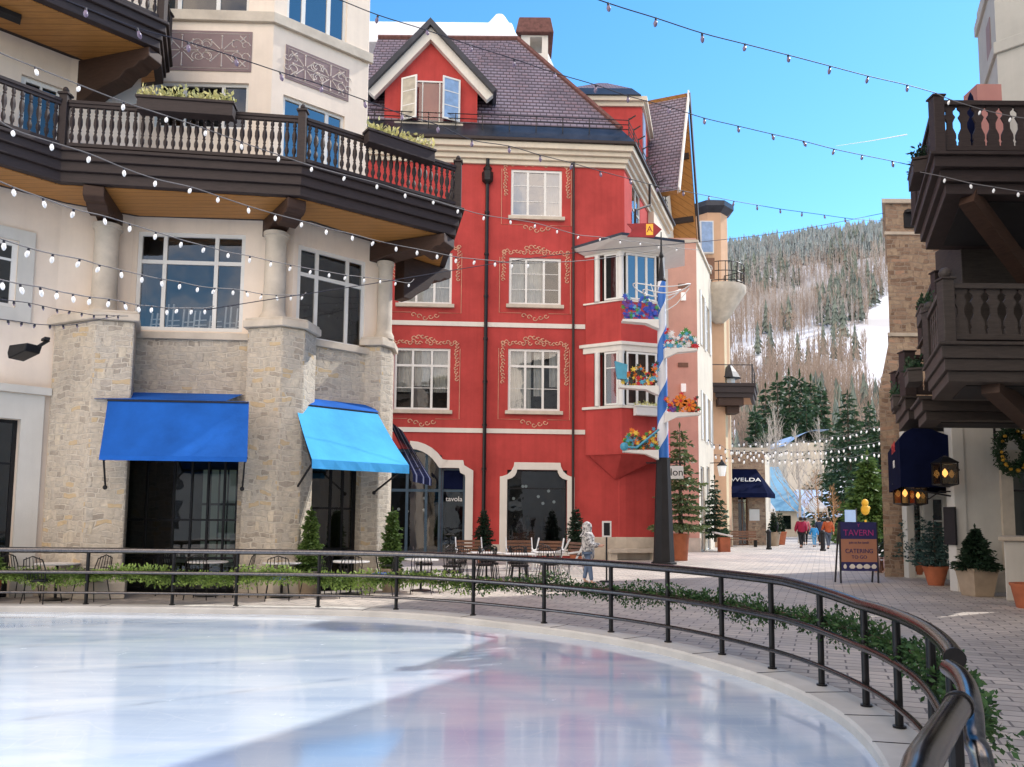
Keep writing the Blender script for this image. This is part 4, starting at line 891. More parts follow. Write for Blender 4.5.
# box under the lower oriel windows
f_ = Fr(OR[1], OR[2]); flowerbox('flower_box', f_, f_.hit(632, 408)[0], f_.hit(658, 408)[0]+.3, .13, zB-.45, 'white flower box with small cream flowers under the oriel window', .42, .3, 'white', 'flowerleaf', 160, .2)
# downpipes
m = MB(); p = R1.pt(R1.hit(486, 300)[0], .12, 0); m.tube([(p[0], p[1], 0.2), (p[0], p[1], zc+.5)], .08, 8); zz_ = R1.hit(486, 177)[1]; m.lathe((p[0], p[1], zz_), [(.09, -.4), (.24, -.25), (.26, .15), (.16, .2), (.2, .35), (.08, .5)], 6)
for k in range(1, 9): m.lathe((p[0], p[1], k*1.9), [(.11, 0), (.11, .1)], 8)
m.build('downpipe', MT['black'], rb)
m = MB(); p = R1.pt(R1.hit(573, 300)[0], .12, 0); m.tube([(p[0], p[1], 0.2), (p[0], p[1], zc+.5)], .055, 8); m.build('downpipe', MT['brown'], rb)
m = MB(); p = R2.pt(2.6, .62, zc+.3); m.tube([p, R2.pt(2.7, .6, zc-.7), R2.pt(1.6, .15, zc-1.3), R2.pt(1.6, .12, zc-2.8)], .06, 8); m.build('downpipe', MT['brown'], rb)

# ================================================================ pink, orange and yellow buildings up the street
pb = thing('pink_building', 'pale pink stucco building with bright cream side facing the street', 'building', (10, 43, 0))
K1 = Fr((7.0, 42), (gx(699.5, 42), 42)); K2 = Fr((gx(699.5, 42), 42), (gx(699.5, 42)+.37*6.5, 42+.93*6.5)); zt = zz(690, 238, 42)
wall('front_wall', K1, 0, K1.L, 0, zt, [], MT['pink'], pb)
sh = [(K2.hit(x0, 350)[0], K2.hit(x1, 350)[0], K2.hit((x0+x1)/2, y1)[1], K2.hit((x0+x1)/2, y0)[1]) for x0, x1, y0, y1 in ((701.5, 704.5, 296, 348), (706, 709.5, 308, 352), (701.5, 704, 392, 440), (706, 709, 398, 442))]
ar_ = [(K2.hit(x0, 500)[0], K2.hit(x1, 500)[0], 0, K2.hit((x0+x1)/2, 467)[1]) for x0, x1 in ((701, 704.5), (707, 710))]
wall('side_wall', K2, 0, K2.L, 0, zt-.3, sh+ar_, MT['ivory'], pb)
for r in sh+ar_: window(K2, r, pb, (), (.5,), glass='glassdark', rec=.15)
m = MB()
for r in sh: m.box(K2, r[0]-.5, r[0]-.02, .004, .06, r[2], r[3]); m.box(K2, r[1]+.02, r[1]+.45, .004, .06, r[2], r[3])
m.build('white_shutter', MT['white'], pb, parts=True)
m = MB(); a = K1.hit(684, 540)[0]; m.box(K1, 0, K1.L+.03, .003, .1, 0, K1.hit(690, 538)[1]); m.build('stone_plinth', MT['cutstone'], pb)
for x, y, hh, mm in ((683, 286, .2, 'tan'), (683, 365, .2, 'tan'), (683, 297, .45, 'w'), (683, 388, .45, 'w')):
    s_, z_ = K1.hit(x, y); m = MB()
    if mm == 'tan': m.box(K1, s_-.28, s_+.28, .004, .05, z_-.12, z_+.12); m.build('wall_vent', MT['wicker'], pb)
    else: m.box(K1, s_-.13, s_+.13, .004, .16, z_-.22, z_+.22); m.box(K1, s_-.09, s_+.09, .161, .17, z_-.16, z_+.16); m.build('wall_lamp', MT['paleglow'], pb)
m = MB(); m.plan([(7, 42), (gx(699.5, 42)+.1, 41.95), (K2.pt(K2.L, .1, 0)[0], K2.pt(K2.L, .1, 0)[1]), (9, 48.5)], zt-.28, zt-.1); m.build('coping', MT['cutstone'], pb)
# orange turret with blue-shuttered window and round balcony
ob = thing('orange_building', 'orange stucco building with octagonal turret and round white balcony', 'building', (14, 51, 0))
tc = Vector((gx(710, 51.5, 230), 51.5)); rr = 1.15
oct_ = [(tc.x+rr*math.cos(a), tc.y+rr*math.sin(a)) for a in [math.pi/8+i*math.pi/4 for i in range(8)]]
zt0 = zz(711, 213, 50.5); m = MB(); m.plan(oct_, 0, zt0); m.build('turret', MT['orange'], ob)
m = MB(); big = [(tc.x+(rr+.45)*math.cos(a), tc.y+(rr+.45)*math.sin(a)) for a in [math.pi/8+i*math.pi/4 for i in range(8)]]; m.plan(oct_, zt0+.001, zt0+.35, big); m.plan(big, zt0+.351, zt0+.7); m.plan(big, zt0+.701, zt0+1.1, [(tc.x+(p[0]-tc.x)*.4, tc.y+(p[1]-tc.y)*.4) for p in big]); m.build('turret_roof', MT['roofdark'], ob)
of = Fr((tc.x-2, 50.2), (tc.x+2, 50.2)); r_ = of.rect(701.5, 222, 712.5, 252); m = MB(); m.box(of, r_[0]-.08, r_[1]+.08, -.3, .02, r_[2]-.08, r_[3]+.08); w = m.build('window_frame', MT['white'], ob); m = MB(); m.box(of, r_[0], r_[1], .021, .05, r_[2], r_[3]); m.build('blue_shutter', MT['shutterblue'], w)
m = MB(); bc = (gx(720, 49, 290), 49.3); z1_ = zz(713, 283, 48); m.lathe((bc[0], bc[1], 0), [(.25, z1_-2.3), (.7, z1_-1.9), (1.3, z1_-1.0), (1.62, z1_-.5), (1.72, z1_-.35), (1.72, z1_)], 24); bl = m.build('round_balcony', MT['cutstone'], ob, smooth='auto')
m = MB(); 
for k in range(3): m.tube([(bc[0]+1.62*math.cos(a), bc[1]+1.62*math.sin(a), z1_+.15+.6*k) for a in [i*math.pi/12 for i in range(24)]], .03, 5, closed=True)
for k in range(24): a = k*math.pi/12; m.bar((bc[0]+1.62*math.cos(a), bc[1]+1.62*math.sin(a), z1_), (bc[0]+1.62*math.cos(a), bc[1]+1.62*math.sin(a), z1_+1.35), .04, .04)
m.build('railing', MT['black'], bl)
bf = Fr((bc[0]-1, bc[1]-1.75), (bc[0]+1, bc[1]-1.75)); r_ = bf.rect(702.5, 258, 714.5, 279); m = MB(); m.box(bf, r_[0], r_[1], 0, .04, r_[2], r_[3]); pl = m.build('emblem_board', MT['wicker'], ob)
m = MB(); cx, cz = (r_[0]+r_[1])/2, (r_[2]+r_[3])/2; m.tube([bf.pt(cx+.22*math.cos(a), .05, cz+.22*math.sin(a)) for a in [i*math.pi/6 for i in range(12)]], .025, 5, closed=True)
for a in range(4): m.tube([bf.pt(cx+.2*math.cos(a*.785), .05, cz+.2*math.sin(a*.785)), bf.pt(cx-.2*math.cos(a*.785), .05, cz-.2*math.sin(a*.785))], .02, 4)
m.build('emblem', MT['white'], pl)
# lower wings
OF = Fr((gx(712, 49.5), 49.5), (gx(727, 49.5), 49.5)); wall('front_wall', OF, -.3, OF.L, 0, zz(715, 300, 49.5), [], MT['orange'], ob)
OS = Fr((gx(727, 49.5), 49.5), (gx(727, 49.5)+.37*3.5, 49.5+.93*3.5)); wall('side_wall', OS, 0, OS.L, 0, zz(715, 300, 49.5), [], MT['yellow'], ob)
# timber balcony
dk = [(gx(715, 48.6), 48.6), (gx(757, 48.6), 48.6), (gx(759, 52), 52), (gx(727, 52), 52)]; zk = zz(735, 397, 48.6); zk1 = zz(735, 383, 48.6)
m = MB(); m.plan(inset(dk, -.1), zk, zk+.3); m.plan(dk, zk+.301, zk1-.2); m.plan(inset(dk, .08), zk1-.199, zk1); dkk = m.build('balcony_deck', MT['brown'], ob)
m = MB(); m.plan(inset(dk, -.3), zk-.02, zk-.001); m.build('balcony_soffit', MT['soff'], dkk)
m = MB(); df = Fr(dk[0], dk[1]); m.box(df, .4, 2.0, -1.6, -.2, zk-.5, zk-.03); m.box(df, 1.0, 1.8, -1.6, -.5, zk-.95, zk-.51); m.build('timber_bracket', MT['bracket'], dkk)
m = MB()
for p in (dk[0], dk[1], dk[2]): m.bar((p[0]-.1, p[1]+.1, zk1), (p[0]-.1, p[1]+.1, zk1+1.25), .08, .08)
m.bar((dk[0][0], dk[0][1]+.1, zk1+1.2), (dk[1][0]-.1, dk[1][1]+.1, zk1+1.2), .05, .05); m.bar((dk[1][0]-.1, dk[1][1]+.1, zk1+1.2), (dk[2][0]-.1, dk[2][1], zk1+1.2), .05, .05); m.build('glass_railing', MT['charcoal'], dkk)
o = thing('patio_umbrella', 'small dark closed umbrella on the timber balcony up the street', 'umbrella', (gx(732, 50), 50, zk1)); X = gx(732, 50); m = MB(); m.lathe((X, 50, zk1), [(.75, .55), (.5, .95), (.2, 1.35), (.03, 1.5)], 8); m.build('canopy', MT['charcoal'], o); m = MB(); m.lathe((X, 50, zk1), [(.35, 0), (.35, .5)], 8); m.build('table', MT['tabletop'], o)
# stone shop wing with black awning
sw = thing('stone_shop', 'low stone-fronted shop with a roof terrace up the street', 'shop', (17, 55, 0)); zt = zz(750, 452, 54)
SF = Fr((gx(724, 54), 54), (gx(766, 54), 54)); SS = Fr(SF.pt(SF.L, 0, 0)[:2], (SF.pt(SF.L, 0, 0)[0]+.37*6, 54+.93*6)); dr_ = (SF.hit(738, 500)[0], SF.hit(748, 500)[0], 0, SF.hit(740, 492)[1])
wall('front_wall', SF, 0, SF.L, 0, zt, [dr_], MT['towerstone'], sw); wall('side_wall', SS, 0, SS.L, 0, zt, [], MT['ivory'], sw)
window(SF, dr_, sw, (.5,), (.8,), frame='wicker', glass='glassdark', rec=.3); m = MB(); m.box(SF, -.2, SF.L+.2, -.2, .15, zt+.001, zt+.3); m.build('coping', MT['cutstone'], sw)
m = MB(); s_, z_ = SF.hit(757, 515); m.box(SF, s_-.55, s_+.15, .01, .08, z_-.4, z_+.4); m.build('menu_board', MT['white'], sw)
# hipped awning
o = thing('hipped_awning', 'black hipped awning with white lettering over the stone shop door', 'awning', SF.pt(1.5, 1, 3)); o1 = 2.2
A = [SF.pt(*x) for x in ((SF.hit(726, 470)[0], .02, SF.hit(740, 469)[1]), (SF.hit(756, 470)[0], .02, SF.hit(750, 469)[1]))]
zbb = SF.hit(745, 493, o1)[1]; Bq = [SF.pt(SF.hit(731, 490, o1)[0]-1.2, o1, zbb), SF.pt(SF.hit(767, 490, o1)[0], o1, zbb)]; Cq = SF.pt(SF.hit(775, 490)[0], .02, zbb); C0 = SF.pt(SF.hit(722, 490)[0], .02, zbb)
m = MB(); m.add([A[0], A[1], Bq[1], Bq[0], Cq, C0], [(3, 2, 1, 0), (2, 4, 1), (0, 5, 3)]); dn = Vector((0, 0, -.3)); m.add([Bq[0], Bq[1], Vector(Bq[1])+dn, Vector(Bq[0])+dn, Cq, Vector(Cq)+dn], [(0, 1, 2, 3), (1, 4, 5, 2)]); m.build('canopy', MT['navy'], o)
a_, b_ = Vector(A[0]), Vector(Bq[0]); cmid = (Vector(A[0])+Vector(A[1])+Vector(Bq[0])+Vector(Bq[1]))/4; upv = (Vector(A[0])+Vector(A[1])-Vector(Bq[0])-Vector(Bq[1])).normalized()
text_mesh('WELDA', .6, 'white', o, cmid+Vector((.35, -.06, .06)), SF.u, upv, extrude=.01)
# ================================================================ right: shaded hotel wing with stacked timber balconies
rt = thing('balcony_building', 'shaded pale stucco building with stacked dark timber balconies on the right', 'building', (11, 19, 0))
S0 = (11.28, 19.6); WF = Fr(S0, (18, 19.6)); SV = Vector((.38, .925)).normalized(); S1 = (S0[0]+SV.x*9.5, S0[1]+SV.y*9.5); WS = Fr(S1, S0)
WS = Fr(S0, S1)   # facing the street needs reversed normal
class FrR(Fr):
    def __init__(s, a, b): super().__init__(a, b); s.n = -s.n
WS = FrR((S0[0]+.75, S0[1]+.3), (S1[0]+.75, S1[1]+.3))
zr = 8.4
door = (WF.hit(1012, 500)[0], WF.hit(1022, 500)[0]+1.2, 0, WF.hit(1015, 462)[1]); updoor = (WF.hit(982, 260)[0]+.0, WF.hit(1006, 260)[0], 5.2, 7.6)
mm_ = wall('end_wall', WF, 0, WF.L, 0, zr, [door], MT['offwhite'], rt)
wall('street_wall', WS, 0, WS.L, 0, 6.6, [(2.6, 3.8, 0, 2.6), (5.0, 6.4, .6, 2.6)], MT['offwhite'], rt, thick=-.3)
window(WF, door, rt, (.5,), (.78,), frame='charcoal', glass='glassdark', rec=.22)
m = MB(); a, b, c, d = door; m.ring(WF, [(a-.3, 0), (b+.3, 0), (b+.3, d+.3), (a-.3, d+.3)], [(a, .001), (b, .001), (b, d), (a, d)], .002, .08); m.build('stone_surround', MT['cutstone'], rt)
m = MB(); m.box(WF, -.03, WF.L, .002, .1, 0, .5); m.build('stone_plinth', MT['cutstone'], rt)
m = MB(); m.box(WF, -.06, .25, -.3, .05, .0, zr-.1); m.build('corner_pilaster', MT['offwhite'], rt, bevel=.02)
m = MB(); m.box(WS, 2.5, 3.9, -.25, -.2, 0, 2.6); m.box(WS, 4.9, 6.5, -.25, -.2, .6, 2.6); m.build('pale_door', MT['curtain'], rt, parts=True)
m = MB()
for a, b in ((2.3, 2.58), (3.82, 4.1), (4.7, 4.98), (6.42, 6.7)): m.box(WS, a, b, .002, .14, 0, 3.0)
m.build('pilaster', MT['offwhite'], rt, parts=True)
# roof mass (carries the shade over the square)
def flank(px_, Y): return px_
mass = [(S0[0]+1.1, 20.0), (20, 20.0), (24, 29), (S1[0]+1.1, 29), (S1[0]+1.1, S1[1])]
m = MB(); m.plan(mass, 0.01, 6.6); m.plan(inset(mass, .2), 6.601, 6.8); m.build('rear_block', MT['offwhite'], rt)
# near wing standing beside the square, beyond the frame on the right
nw = thing('near_wing', 'stucco wing of the balcony building standing right of the square', 'building', (12, 8, 0))
pg = [(4.6, 1.2), (24, 1.2), (24, 17.9), (14.3, 17.9), (11.7, 13.4)]
m = MB(); m.plan(pg, 0, 14.6); m.build('wall', MT['offwhite'], nw); m = MB(); m.plan(inset(pg, .2), 14.601, 15); m.build('roof', MT['roofdark'], nw)
def rbalcony(name, Y, px, pyf, depth, steps, mat, width=5.5, pht=1.1, post=.2, side_rail=True, spacing=.28, ped=True):
    """end-on balcony: front corner at (px,Y); floor level from pixel pyf"""
    x = gx(px, Y, pyf); z = zz(px, pyf, Y); b = (x+SV.x*depth/SV.y, Y+depth)
    poly = [(x, Y), (x+width, Y), (x+width+1, Y+depth), b]
    d_ = stepped(poly, z, steps, MT[mat], rt, 'balcony_deck')
    ins_ = inset(poly, -.09)
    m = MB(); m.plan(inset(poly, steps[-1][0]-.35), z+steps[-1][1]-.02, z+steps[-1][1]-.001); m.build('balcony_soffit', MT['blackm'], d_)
    return poly, ins_, z, d_
st3 = [(.07, -.07, 0), (0, -.3, -.071), (-.12, -.55, -.301), (-.22, -.78, -.551)]
# upper balcony
p1, i1, z1, d1 = rbalcony('upper', 15.0, 934, 152, 3.7, st3, 'brown', 6)
def srail(pts, z, parent, mat, post=.22, h=1.12, spacing=.27, ball=False):
    m = MB()
    for i, p in enumerate(pts):
        q = Fr(p, (p[0]+1, p[1])); a = post/2; mm = MB(); mm.box(q, -a, a, -a, a, z, z+h+.06); mm.box(q, -a-.03, a+.03, -a-.03, a+.03, z+h+.061, z+h+.1)
        if ball: mm.sphere((p[0], p[1], z+h+.2), .11, 10, 7)
        mm.build('railing_post', MT[mat], parent, bevel=.012)
    for i in range(len(pts)-1):
        f_ = Fr(pts[i], pts[i+1]); a = post/2; m.box(f_, a, f_.L-a, -.07, .07, z+h-.1, z+h); m.box(f_, a, f_.L-a, -.05, .05, z+.06, z+.17)
        n = max(1, round((f_.L-2*a)/spacing)); g = (f_.L-2*a)/n
        for k in range(n):
            s = a+g*(k+.5); z0 = z+.17; z1_ = z+h-.1; H_ = z1_-z0; b_ = MB()
            L_ = [(-g*.5, z0), (-g*.18, z0), (-g*.18, z0+.06)]
            prof = [(g*.49, z0), (g*.49, z1_)]
            # board cut into half-moons on both edges: solid middle, narrow waist
            def e(sg): return [(sg*g*.42, z0), (sg*g*.42, z0+.1*H_), (sg*g*.36, z0+.14*H_), (sg*g*.42, z0+.2*H_), (sg*g*.40, z0+.3*H_), (sg*g*.2, z0+.45*H_), (sg*g*.2, z0+.58*H_), (sg*g*.40, z0+.72*H_), (sg*g*.24, z0+.8*H_), (sg*g*.24, z0+.86*H_), (sg*g*.42, z0+.92*H_), (sg*g*.42, z1_)]
            A_, B_ = e(-1), e(1); pr = [(s+x, y) for x, y in B_]+[(s+x, y) for x, y in reversed(A_)]
            b_.prism(f_, pr, -.018, .018); b_.build('baluster', MT[mat], parent)
    m.build('handrail', MT[mat], parent, bevel=.008)
srail([i1[3], i1[0], (i1[1][0]-1.2, i1[1][1])], z1, d1, 'brown', spacing=.30)
# knee braces
m = MB(); m.bar((gx(985, 15.2), 15.3, z1-.8), (gx(1075, 17.6), 17.6, z1-2.9), .3, .35); m.build('timber_brace', MT['bracket'], rt)
# lower balcony
st4 = [(.08, -.06, 0), (.03, -.3, -.061), (-.02, -.52, -.301), (-.08, -.72, -.521)]
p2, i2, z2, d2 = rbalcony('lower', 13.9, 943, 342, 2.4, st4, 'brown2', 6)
srail([i2[3], i2[0], (i2[1][0]-1.0, i2[1][1])], z2, d2, 'brown2', ball=True, spacing=.30)
m = MB(); m.bar((gx(1000, 14.1), 14.2, z2-.72), (gx(1085, 19.5), 19.5, z2-1.9), .3, .35); m.build('timber_brace', MT['bracket'], rt)
# small balconies stepping back along the street wall
p3, i3, z3, d3 = rbalcony('mid', 16.9, 922, 397, 1.6, [(.08, -.06, 0), (0, -.3, -.061), (-.08, -.5, -.301)], 'brown2', 3.2)
p4, i4, z4, d4 = rbalcony('mid', 20.2, 905, 396, 3.0, [(.08, -.06, 0), (0, -.35, -.061), (-.08, -.6, -.351)], 'brown2', 2.2); srail([i4[3], i4[0], (i4[1][0]-.1, i4[1][1])], z4, d4, 'brown', post=.3)
p5, i5, z5, d5 = rbalcony('high', 19.0, 935, 318, 3.2, [(.08, -.06, 0), (0, -.35, -.061), (-.08, -.6, -.351)], 'brown2', 2.5); srail([i5[3], i5[0], (i5[1][0]-.1, i5[1][1])], z5, d5, 'brown')
m = MB(); m.box(WF, -.3, 2.4, .05, 1.2, 5.3, 8.75); m.build('timber_bay', MT['brown2'], rt, bevel=.02)
# planters hung on the side rails
def hbox(name, px, py, Y, L, label, leaf='spruce', mat='brown'):
    c = at(px, py, Y); f_ = Fr((c.x, c.y), (c.x+SV.x*L, c.y+SV.y*L)); return flowerbox(name, f_, 0, L, 0, c.z-.25, label, .35, .32, mat, leaf, 240, .35)
hbox('rail_planter', 913, 162, 16.6, 1.1, 'planter of dark greenery hung outside the topmost right balcony', 'darkleaf')
hbox('rail_planter', 921, 308, 17.4, 1.0, 'grey-brown planter with trailing evergreen outside the lower right balcony rail', 'spruce', 'brown2')
hbox('rail_planter', 908, 372, 18.6, .9, 'small planter with spruce sprigs just left of the lower balcony deck', 'spruce', 'brown2')
hbox('rail_planter', 893, 398, 21.5, .9, 'farthest small planter against the brown stone tower', 'spruce', 'brown2')
# folded parasol and chair backs on the upper balcony
o = thing('folded_parasol', 'folded blue parasol standing on the topmost right balcony', 'umbrella', (gx(971, 16, 110), 16, z1)); X = gx(971, 16, 110); m = MB(); m.lathe((X, 16, z1), [(.03, .5), (.16, .7), (.12, 1.2), (.05, 1.75), (.01, 1.85)], 8); m.build('canopy', MT['navy'], o); m = MB(); m.tube([(X, 16, z1), (X, 16, z1+.8)], .025); m.build('pole', MT['blackm'], o)
# tower block at upper right
tb = thing('cream_tower', 'tall grey cream chimney-like tower rising behind the topmost right balcony', 'tower', (18, 24, 0)); x0 = gx(997, 24, 60); m = MB(); tp = [(x0, 24), (x0+.75, 23.3), (x0+4, 23.3), (x0+4, 27), (x0+1.3, 27)]
m.plan(tp, 6.9, 20.5); m.build('wall', MT['greystucco'], tb); m = MB(); zb_ = zz(1005, 45, 23.5); m.plan(inset(tp, .1), zb_, zb_+.4); m.plan(inset(tp, .1), zb_+2.6, zb_+3.0); m.build('band', MT['greystucco'], tb, bevel=.03, parts=True)
tf = FrR(tp[0], (x0+1.3, 27)); m = MB(); 
for q in range(2): m.box(tf, .8, 1.5, .002, .03, zb_-2.3+q*2.9, zb_-.6+q*2.4)
m.build('painted_panel', MT['taupe'], tb, parts=True)
o = thing('pink_chimney', 'small pinkish chimney block peeking over the top right balcony rail', 'chimney', (gx(986, 23), 23, 8.6)); xx = gx(977, 22.5, 88); m = MB(); m.plan([(xx, 22.5), (xx+.75, 22.5), (xx+.75, 23.2), (xx, 23.2)], 8.6, zz(985, 84, 22.5)); m.build('wall', stucco('dusty_pink_stucco', (.36, .17, .15)), o)
# ================================================================ brown stone tower
tw = thing('stone_tower', 'square brown rubble stone tower tapering out towards its foot', 'tower', (13, 26, 0)); xl, xr = gx(886, 25.2, 230), gx(942, 25.2, 230); zt = zz(905, 204, 25.2); zm = zz(900, 333, 25.2)
fT = [(xl, 25.2), (xr+.4, 25.2), (xr+.8, 28.5), (xl+1.5, 28.2)]
m = MB(); m.plan(fT, zm, zt); m.build('upper_stage', MT['towerstone'], tw)
low_ = [(gx(881, 24.6, 460), 24.6), (xr+.6, 24.6), (xr+1, 28.5), (gx(881, 24.6, 460)+1.9, 28.3)]; zq = zz(890, 395, 25)
m = MB(); m.plan(low_, 0, zq); m.plan(low_, zq+.001, zm-.12, fT); m.build('battered_base', MT['towerstone'], tw)
m = MB(); m.plan(inset(fT, .06), zm-.119, zm-.001); m.plan(inset(fT, .1), zt+.001, zt+.14); z_7 = zz(905, 235, 25.2); m.plan(inset(fT, .05), z_7, z_7+.1); m.build('stone_string_course', MT['cutstone'], tw, parts=True)
TF = Fr(fT[0], fT[1]); r_ = TF.rect(903.5, 213, 913, 228); m = MB(); m.box(TF, r_[0], r_[1], .003, .06, r_[2], r_[3]); m.lathe(TF.pt((r_[0]+r_[1])/2, .03, r_[3]-.02), [(.16, 0), (.13, .1), (.01, .16)], 8); m.build('niche', MT['blackm'], tw)
# shopfront facing the viewer between the tower and the corner
SFR = Fr((gx(907, 24.2), 24.2), (gx(962, 24.2), 24.2)); dh_ = [(SFR.hit(a, 530)[0], SFR.hit(b, 530)[0], 0.02, SFR.hit(930, 497)[1]) for a, b in ((914, 925), (933, 947))]
wall('shopfront_wall', SFR, 0, SFR.L, 0, 4.6, dh_, MT['offwhite'], rt)
for r in dh_: window(SFR, r, rt, (), (.7,), frame='curtain', glass='glassdark', rec=.15)
# ================================================================ navy shop awning, lanterns
ya, yb = 19.7, 23.6; xa = gx(902, ya); xw = S0[0]+.7+SV.x*(ya-19.6)/SV.y; outw = xw-xa; zb_, zt_ = zz(902, 487, ya), zz(910, 428, ya)
o = thing('barrel_awning', 'navy blue curved-top awning with small red mark jutting over the right shop doors', 'awning', (xa, ya, zb_))
def cross(y): 
    ox = SV.x*(y-ya)/SV.y; return [(xw+ox, y, zb_), (xa+ox, y, zb_), (xa+ox, y, zb_+(zt_-zb_)*.8), (xa+ox+.12, y, zt_-.12), (xa+ox+.35, y, zt_), (xa+ox+.8, y, zt_-.02), (xw+ox, y, zt_-.45)]
A_, B_ = cross(ya), cross(yb); m = MB(); n = len(A_); m.add(A_+B_, [tuple(range(n)), tuple(range(2*n-1, n-1, -1))]+[(i, (i+1) % n, (i+1) % n+n, i+n) for i in range(1, n-1)]); m.build('canopy', MT['navy'], o)
m = MB()
ff = FrR((xa, ya), (xa+SV.x*3.9/SV.y, yb)); 
text_mesh('FLAME', .42, 'redpaint' if 'redpaint' in MT else (MT.setdefault('redpaint', plain('red_paint', (.5, .03, .03), .6)) and 'redpaint'), o, ff.pt(1.9, .01, zb_+1.15), -ff.u)
text_mesh('BAR', .3, 'white', o, ff.pt(1.9, .01, zb_+.7), -ff.u)
m = MB(); m.bar((xa+.1, ya, zb_-.03), (xw, ya, zb_-.35), .04, .04); m.tube([(xa+.5, ya, zb_-.02), (xa+.7, ya, zb_-.3), (xa+1.0, ya, zb_-.1), (xw, ya, zb_-.12)], .02, 5); m.build('scroll_bracket', MT['blackm'], o)
def lantern(name, px, py, Y, s, label, box=False, bracket_to=None):
    c = at(px, py, Y); o = thing(name, label, 'lantern', c); m = MB(); w = s*.42
    fr = Fr((c.x, c.y), (c.x+1, c.y))
    for a in (-w, w-.03):
        for b in (-w, w-.03): m.box(fr, a, a+.03, b, b+.03, c.z-s*.5, c.z+s*.5)
    m.lathe((c.x, c.y, c.z), [(w*1.45, s*.5), (w*1.5, s*.54), (w*.5, s*.8), (.03, s*.86)], 4, math.pi/4); m.lathe((c.x, c.y, c.z), [(w*.4, -s*.62), (w*1.35, -s*.52), (w*1.4, -s*.48)], 4, math.pi/4)
    if bracket_to: m.bar(c+Vector((0, 0, s*.85)), Vector(bracket_to), .035, .035)
    m.build('frame', MT['black'], o); g = MB(); g.box(fr, -w+.03, w-.031, -w+.031, w-.032, c.z-s*.47, c.z+s*.47); g.build('pane', MT['amber'] if 'amber' in MT else MT.setdefault('amber', glassmat('amber_glass', (.8, .6, .35))), o)
    b = MB(); b.lathe((c.x, c.y, c.z-.0), [(.01, -s*.15), (s*.13, 0), (s*.12, s*.1), (.01, s*.25)], 8); b.build('lamp', MT['lampglow'], o); return o
lantern('wall_lantern', 945, 474, 19.0, .52, 'large square lit lantern on an iron bracket beside the pale corner pilaster', bracket_to=(S0[0]+.1, 19.55, zz(955, 470, 19.5)))
lantern('wall_lantern', 905, 494, 22.0, .55, 'lit lantern hanging below the far end of the navy awning', bracket_to=(gx(920, 22.3), 22.3, zz(915, 486, 22)))
lantern('wall_lantern', 918, 496, 20.8, .42, 'small dim lantern under the middle of the navy awning', bracket_to=(gx(930, 21), 21, zz(925, 487, 21)))
# menu frame, iron sign bracket, wreath, low wall pillar
o = thing('wall_menu', 'narrow black framed menu panel on the pale corner wall', 'menu board', WF.pt(-.1, .1, 1.5)); m = MB(); f_ = Fr((S0[0]-.075, S0[1]+.35), (S0[0]-.075, S0[1]-.2)); f_.n = -f_.n if f_.n.x > 0 else f_.n; m.box(f_, 0, .5, 0.0, .05, zz(959, 545, 19.6), zz(959, 507, 19.6)); m.build('panel', MT['blackm'], o)
o = thing('iron_sign_bracket', 'black scrolled iron bracket fixed high on the pale end wall', 'sign bracket', WF.pt(2, .3, 4)); m = MB(); c = Vector(WF.pt(WF.hit(992, 432)[0], .1, WF.hit(992, 432)[1])); m.bar(c+Vector((0, 0, -.25)), c+Vector((0, 0, .35)), .04, .04); m.bar(c, c+Vector((.9, -.3, 0)), .03, .03)
for k in range(3): m.tube([c+Vector((.15+.27*k+.09*math.cos(a), -.1*k, -.1+.09*math.sin(a))) for a in [i*math.pi/5 for i in range(9)]], .012, 4)
m.build('ironwork', MT['blackm'], o)
c = at(1012, 451, 19.2); o = thing('wreath', 'evergreen wreath with gold and red ornaments hanging on the pale end wall at far right', 'wreath', c)
a_ = rng.random(2600)*6.283; r_ = .42+rng.normal(size=2600)*.07; P = np.stack([c.x+.8*r_*np.cos(a_), c.y+rng.normal(size=2600)*.07, c.z+r_*1.15*np.sin(a_)], 1); V, F = leafcloud(P, .09, .4); add_faces('foliage', V, F, MT['spruce'], o)
m = MB()
MT['gold'] = plain('gold_ornament', (.7, .38, .05), .3, .6)
for k in range(16): a = random.random()*6.28; m.sphere((c.x+.34*math.cos(a), c.y-.12, c.z+.5*math.sin(a)), random.uniform(.035, .06))
m.build('ornaments', MT['gold'], o)
o = thing('low_pillar', 'squat pale stucco gate pillar with a coping at the right edge', 'pillar', (gx(1018, 15), 15, 0)); x0 = gx(1006, 17.4, 590); m = MB(); q = [(x0, 17.4), (x0+1.4, 17.4), (x0+1.4, 18.6), (x0+.8, 18.6)]; zt = zz(1010, 541, 17.4); m.plan(q, 0, zt); m.build('shaft', MT['offwhite'], o, bevel=.02); m = MB(); m.plan(inset(q, .1), zt+.001, zt+.1); m.build('coping', MT['cutstone'], o, bevel=.02)
